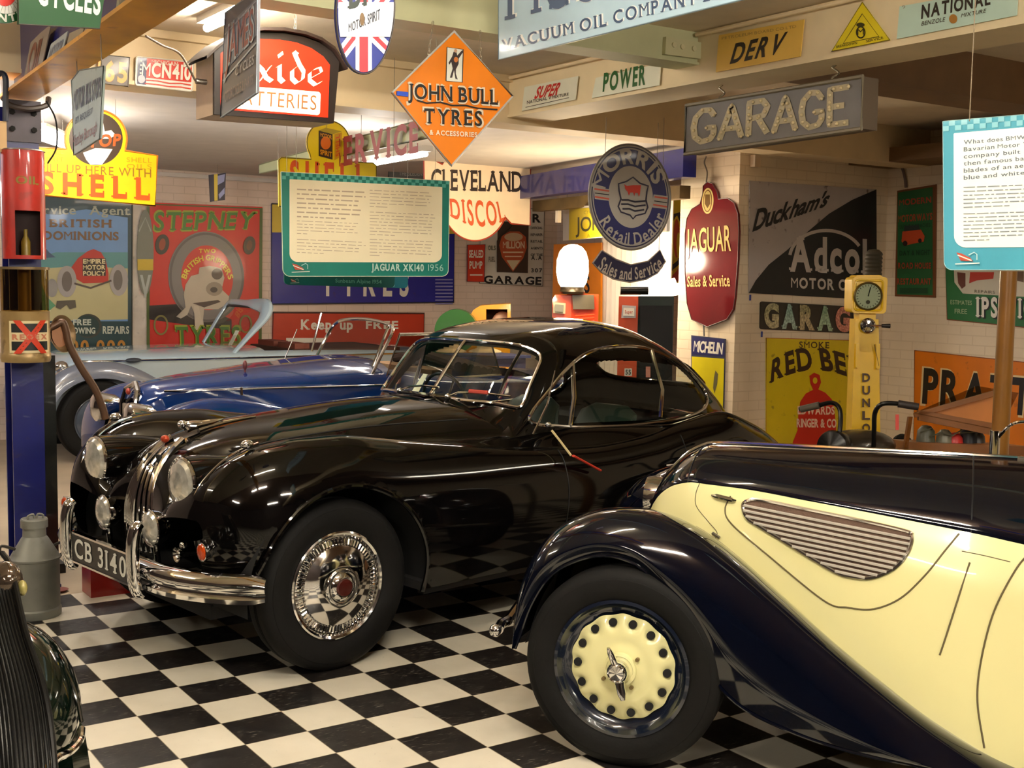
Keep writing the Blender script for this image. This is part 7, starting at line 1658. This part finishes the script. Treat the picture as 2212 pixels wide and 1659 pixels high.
part('glass_top', MB().prism([D_(1975, 893), D_(2160, 930), D_(2200, 850, 6.8), D_(2110, 835, 6.8)], V(0, 0, .004)), glass_mat((210, 205, 190)), dc, smooth=False)
part('lower_rail', MB().prism([D_(1962, 975), D_(2230, 985), D_(2230, 965), D_(1964, 955)], FW*.4), W2, dc, smooth=False)
part('corner_upright', MB().prism([V(D_(1964, 1).x, D_(1964, 1).y, 0), V(D_(1972, 1).x, D_(1972, 1).y, 0), D_(1972, 900), D_(1964, 900)], FW*.03), W2, dc, smooth=False)
part('cabinet_base', MB().prism([V(D_(1964, 1).x, D_(1964, 1).y, 0), V(D_(2230, 1).x, D_(2230, 1).y, 0), D_(2230, 985), D_(1964, 976)], FW*.4), W2, dc, smooth=False)
rd = random.Random(4)
for k, (px, py, r, c_, l) in enumerate(((2000, 938, .05, (84, 84, 66), 'dull green tin lying at the left in the display case'), (2040, 945, .045, (120, 116, 96), 'grey round tin in the display case beside the green one'), (2062, 952, .045, (196, 50, 44), 'red cone shaped container in the display case'), (2094, 925, .05, (30, 30, 34), 'black lamp body in the display case'), (2112, 948, .04, (60, 54, 50), 'small dark box at the right in the display case'))):
    c = D_(px, py, 6.45); zb_ = D_(px, 956, 6.45).z
    single('tin', MB().lathe((c.x, c.y, zb_), (0, 0, 1), [(r, 0), (r*.9, c.z-zb_+r*.4), (r*.5, c.z-zb_+r*.9), (.001, c.z-zb_+r)], 16), M(c_, .4, vary=.3), l, 'container')
for k in range(5):
    a = D_(1988+k*22, 935+(k % 2)*8, 6.38); b = D_(2012+k*24, 925+(k % 3)*8, 6.40)
    single('steel_rod', MB().tube([a, b], .004, 6), M((130, 130, 110), .35, .7), 'thin bright rod in the display case, %s from the left' % ('first', 'second', 'third', 'fourth', 'fifth')[k], 'rod')
# motorcycle handlebars
mc = thing('motorcycle', 'black motorcycle with raised handlebars parked behind the cream tourer', 'motorcycle', tuple(at(1810, 960, 6.2).xy)+(0,)); H_ = lambda x, y, d=6.1: at(x, y, d)
BKM = M((26, 24, 22), .25, .5)
m = MB().tube(catmull([H_(1727, 884, 6.3), H_(1760, 878, 6.25), H_(1795, 870, 6.2), H_(1812, 880, 6.15), H_(1816, 905, 6.12), H_(1813, 950, 6.1), H_(1816, 975), H_(1850, 985, 6.05), H_(1884, 975, 6.0), H_(1888, 930, 5.97), H_(1890, 892, 5.95), H_(1905, 873, 5.92), H_(1940, 872, 5.9), H_(1984, 878, 5.88)], 5), .012, 10); part('handlebar', m, BKM, mc)
part('grip', MB().cyl(H_(1730, 884, 6.29), H_(1770, 875, 6.23), .018), M((70, 62, 50), .6), mc); part('grip', MB().cyl(H_(1940, 872, 5.9), H_(1984, 879, 5.88), .018), M((40, 30, 26), .6), mc)
part('headlamp', MB().lathe(H_(1800, 965), V(-1, -.3, 0), [(.02, -.14), (.07, -.08), (.085, 0), (.08, .02), (.001, .05)], 28, caps=False), BKM, mc)
part('tank', MB().ball(H_(1850, 965, 6.3), (.26, .15, .09)), M((40, 34, 26), .3, coat=.5), mc)
f1, f2 = H_(1800, 975), H_(1870, 980, 6.9)
for c in (V(f1.x-.1, f1.y+.0, .33), V(f2.x+.7, f2.y+.3, .33)):
    dd_ = V(.8, .35, 0).normalized(); m = MB().tube([c+dd_*.29*math.cos(q)+V(0, 0, .29*math.sin(q)) for q in ls(0, 2*math.pi, 37)[:-1]], .04, 10, closed=True); part('tyre', m, RUBBER, mc)
    m = MB()
    for k in range(18): q = 2*math.pi*k/18; m.tube([c, c+dd_*.26*math.cos(q)+V(0, 0, .26*math.sin(q))], .002, 4)
    part('spokes', m, STEEL, mc, kind='stuff')
part('fork', MB().tube([H_(1800, 975), V(f1.x-.1, f1.y, .33)], .018, 8), BKM, mc)
part('frame', MB().tube([H_(1830, 985, 6.2), V(f1.x+.3, f1.y+.2, .35), V(f2.x+.7, f2.y+.3, .33)], .018, 8), BKM, mc)
part('mudguard', MB().tube([V(f1.x-.1-.35*.9*math.cos(q), f1.y-.15*math.cos(q), .33+.36*math.sin(q)) for q in ls(.2, 2.6, 14)], .035, 8, flat=.4), BKM, mc)
single('hanging_tag', MB().obox(H_(1938, 912, 5.9), RT*.008, UP*.038, FW*.002), M((206, 70, 60), .6), 'red paper tag hanging from the right grip of the handlebars', 'tag', smooth=False)
ht = thing('chrome_lamp_stand', 'bright chrome tube with a curved rod at the right edge', 'chrome stand', tuple(at(2152, 975, 5.3).xy)+(0,)); a = at(2150, 930, 5.3)
part('tube', MB().cyl((a.x, a.y, 0), (a.x, a.y, a.z+.0), .022), CHROME, ht)
part('curved_rod', MB().tube(catmull([at(2152, 950, 5.3), at(2175, 925, 5.25), at(2195, 913, 5.2), at(2230, 910, 5.15)], 5), .007, 8), CHROME, ht)
# ---- ceiling services
fin_tube('conduit', 'pale electrical conduit along the top of the cream beam', 'conduit', [V(BXL-.03, .5, 2.812), V(BXL-.03, 1.95, 2.812)], .011, BEAMC)
fin_tube('conduit', 'pale electrical conduit along the near part of the cream beam', 'conduit', [V(BXL-.03, -4.0, 2.812), V(BXL-.03, .30, 2.812)], .011, BEAMC)
def swbox():
    t = thing('socket_box', 'pale box with three round sockets on the end of the green beam', 'socket box', tuple(onY(1478, 118, .29))); q = [(1437, 117), (1514, 127), (1519, 92), (1439, 79)]
    part('box', MB().prism([onY(x, y, .295) for x, y in q], (0, .024, 0)), M((196, 192, 152), .5), t, smooth=False)
    for x, y in ((1456, 97), (1474, 101), (1499, 105)): c = onY(x, y, .293); part('socket', MB().cyl(c+V(0, .002, 0), c-V(0, .006, 0), .013), M((206, 198, 160), .4), t)
swbox()
for k in range(3):
    y_ = 2.34+.06*k
    fin_tube('pipe', 'yellowed pipe under the back ceiling, %s of three' % ('nearest', 'middle', 'farthest')[k], 'pipe', catmull([V(2.2, y_, 2.60), V(2.9, y_, 2.60), V(3.1+.05*k, y_, 2.60), V(3.5-.2*k, y_, 2.60)], 5), .016, M((190, 176, 120), .5))
single('sensor', MB().obox(onY(1632, 348, PY-.03), V(.03, 0, 0), V(0, .025, 0), V(0, 0, .045)), M((214, 190, 160), .5), 'small white alarm sensor at the top of the pillar', 'sensor', smooth=False)
single('sensor', MB().obox(at(1206, 468, 11.3), V(.02, 0, 0), V(0, .02, 0), V(0, 0, .055)), M((240, 226, 205), .5), 'small white pull switch hanging on a cord near the yellow framed sign', 'switch', smooth=False)
fin_tube('cord', 'cord of the white pull switch', 'cord', [at(1206, 458, 11.3), at(1208, 415, 11.3)], .004, M((230, 215, 195), .5))
fin_tube('cable', 'grey cable slung along the corner above the pillar', 'cable', catmull([onY(1815, 333, PY-.03), onY(1850, 322, PY-.03), onY(1900, 332, PY-.03), onX(1945, 326, RX-.03)], 6), .006, M((130, 118, 100), .5))
fin_tube('cable', 'dark cable dropping down the corner beside the pillar', 'cable', catmull([onX(1935, 335, RX-.02), onX(1948, 360, RX-.02), onX(1955, 385, RX-.02), onX(1957, 405, RX-.02)], 5), .012, M((110, 92, 84), .6))
# white wall pier between the signs on the back wall
pz = PY_(BACKY-.008)
single('wall_patch', MB().prism([pz.P(x, y) for x, y in ((286, 1000), (322, 1000), (318, 640), (300, 636), (296, 520), (310, 470), (300, 430), (284, 428))], (0, .006, 0)), M((214, 204, 190), .8, vary=.15, dirt=.25), 'patch of flaking white paint between the blue and the red signs', 'paint patch', kind='structure', smooth=False)
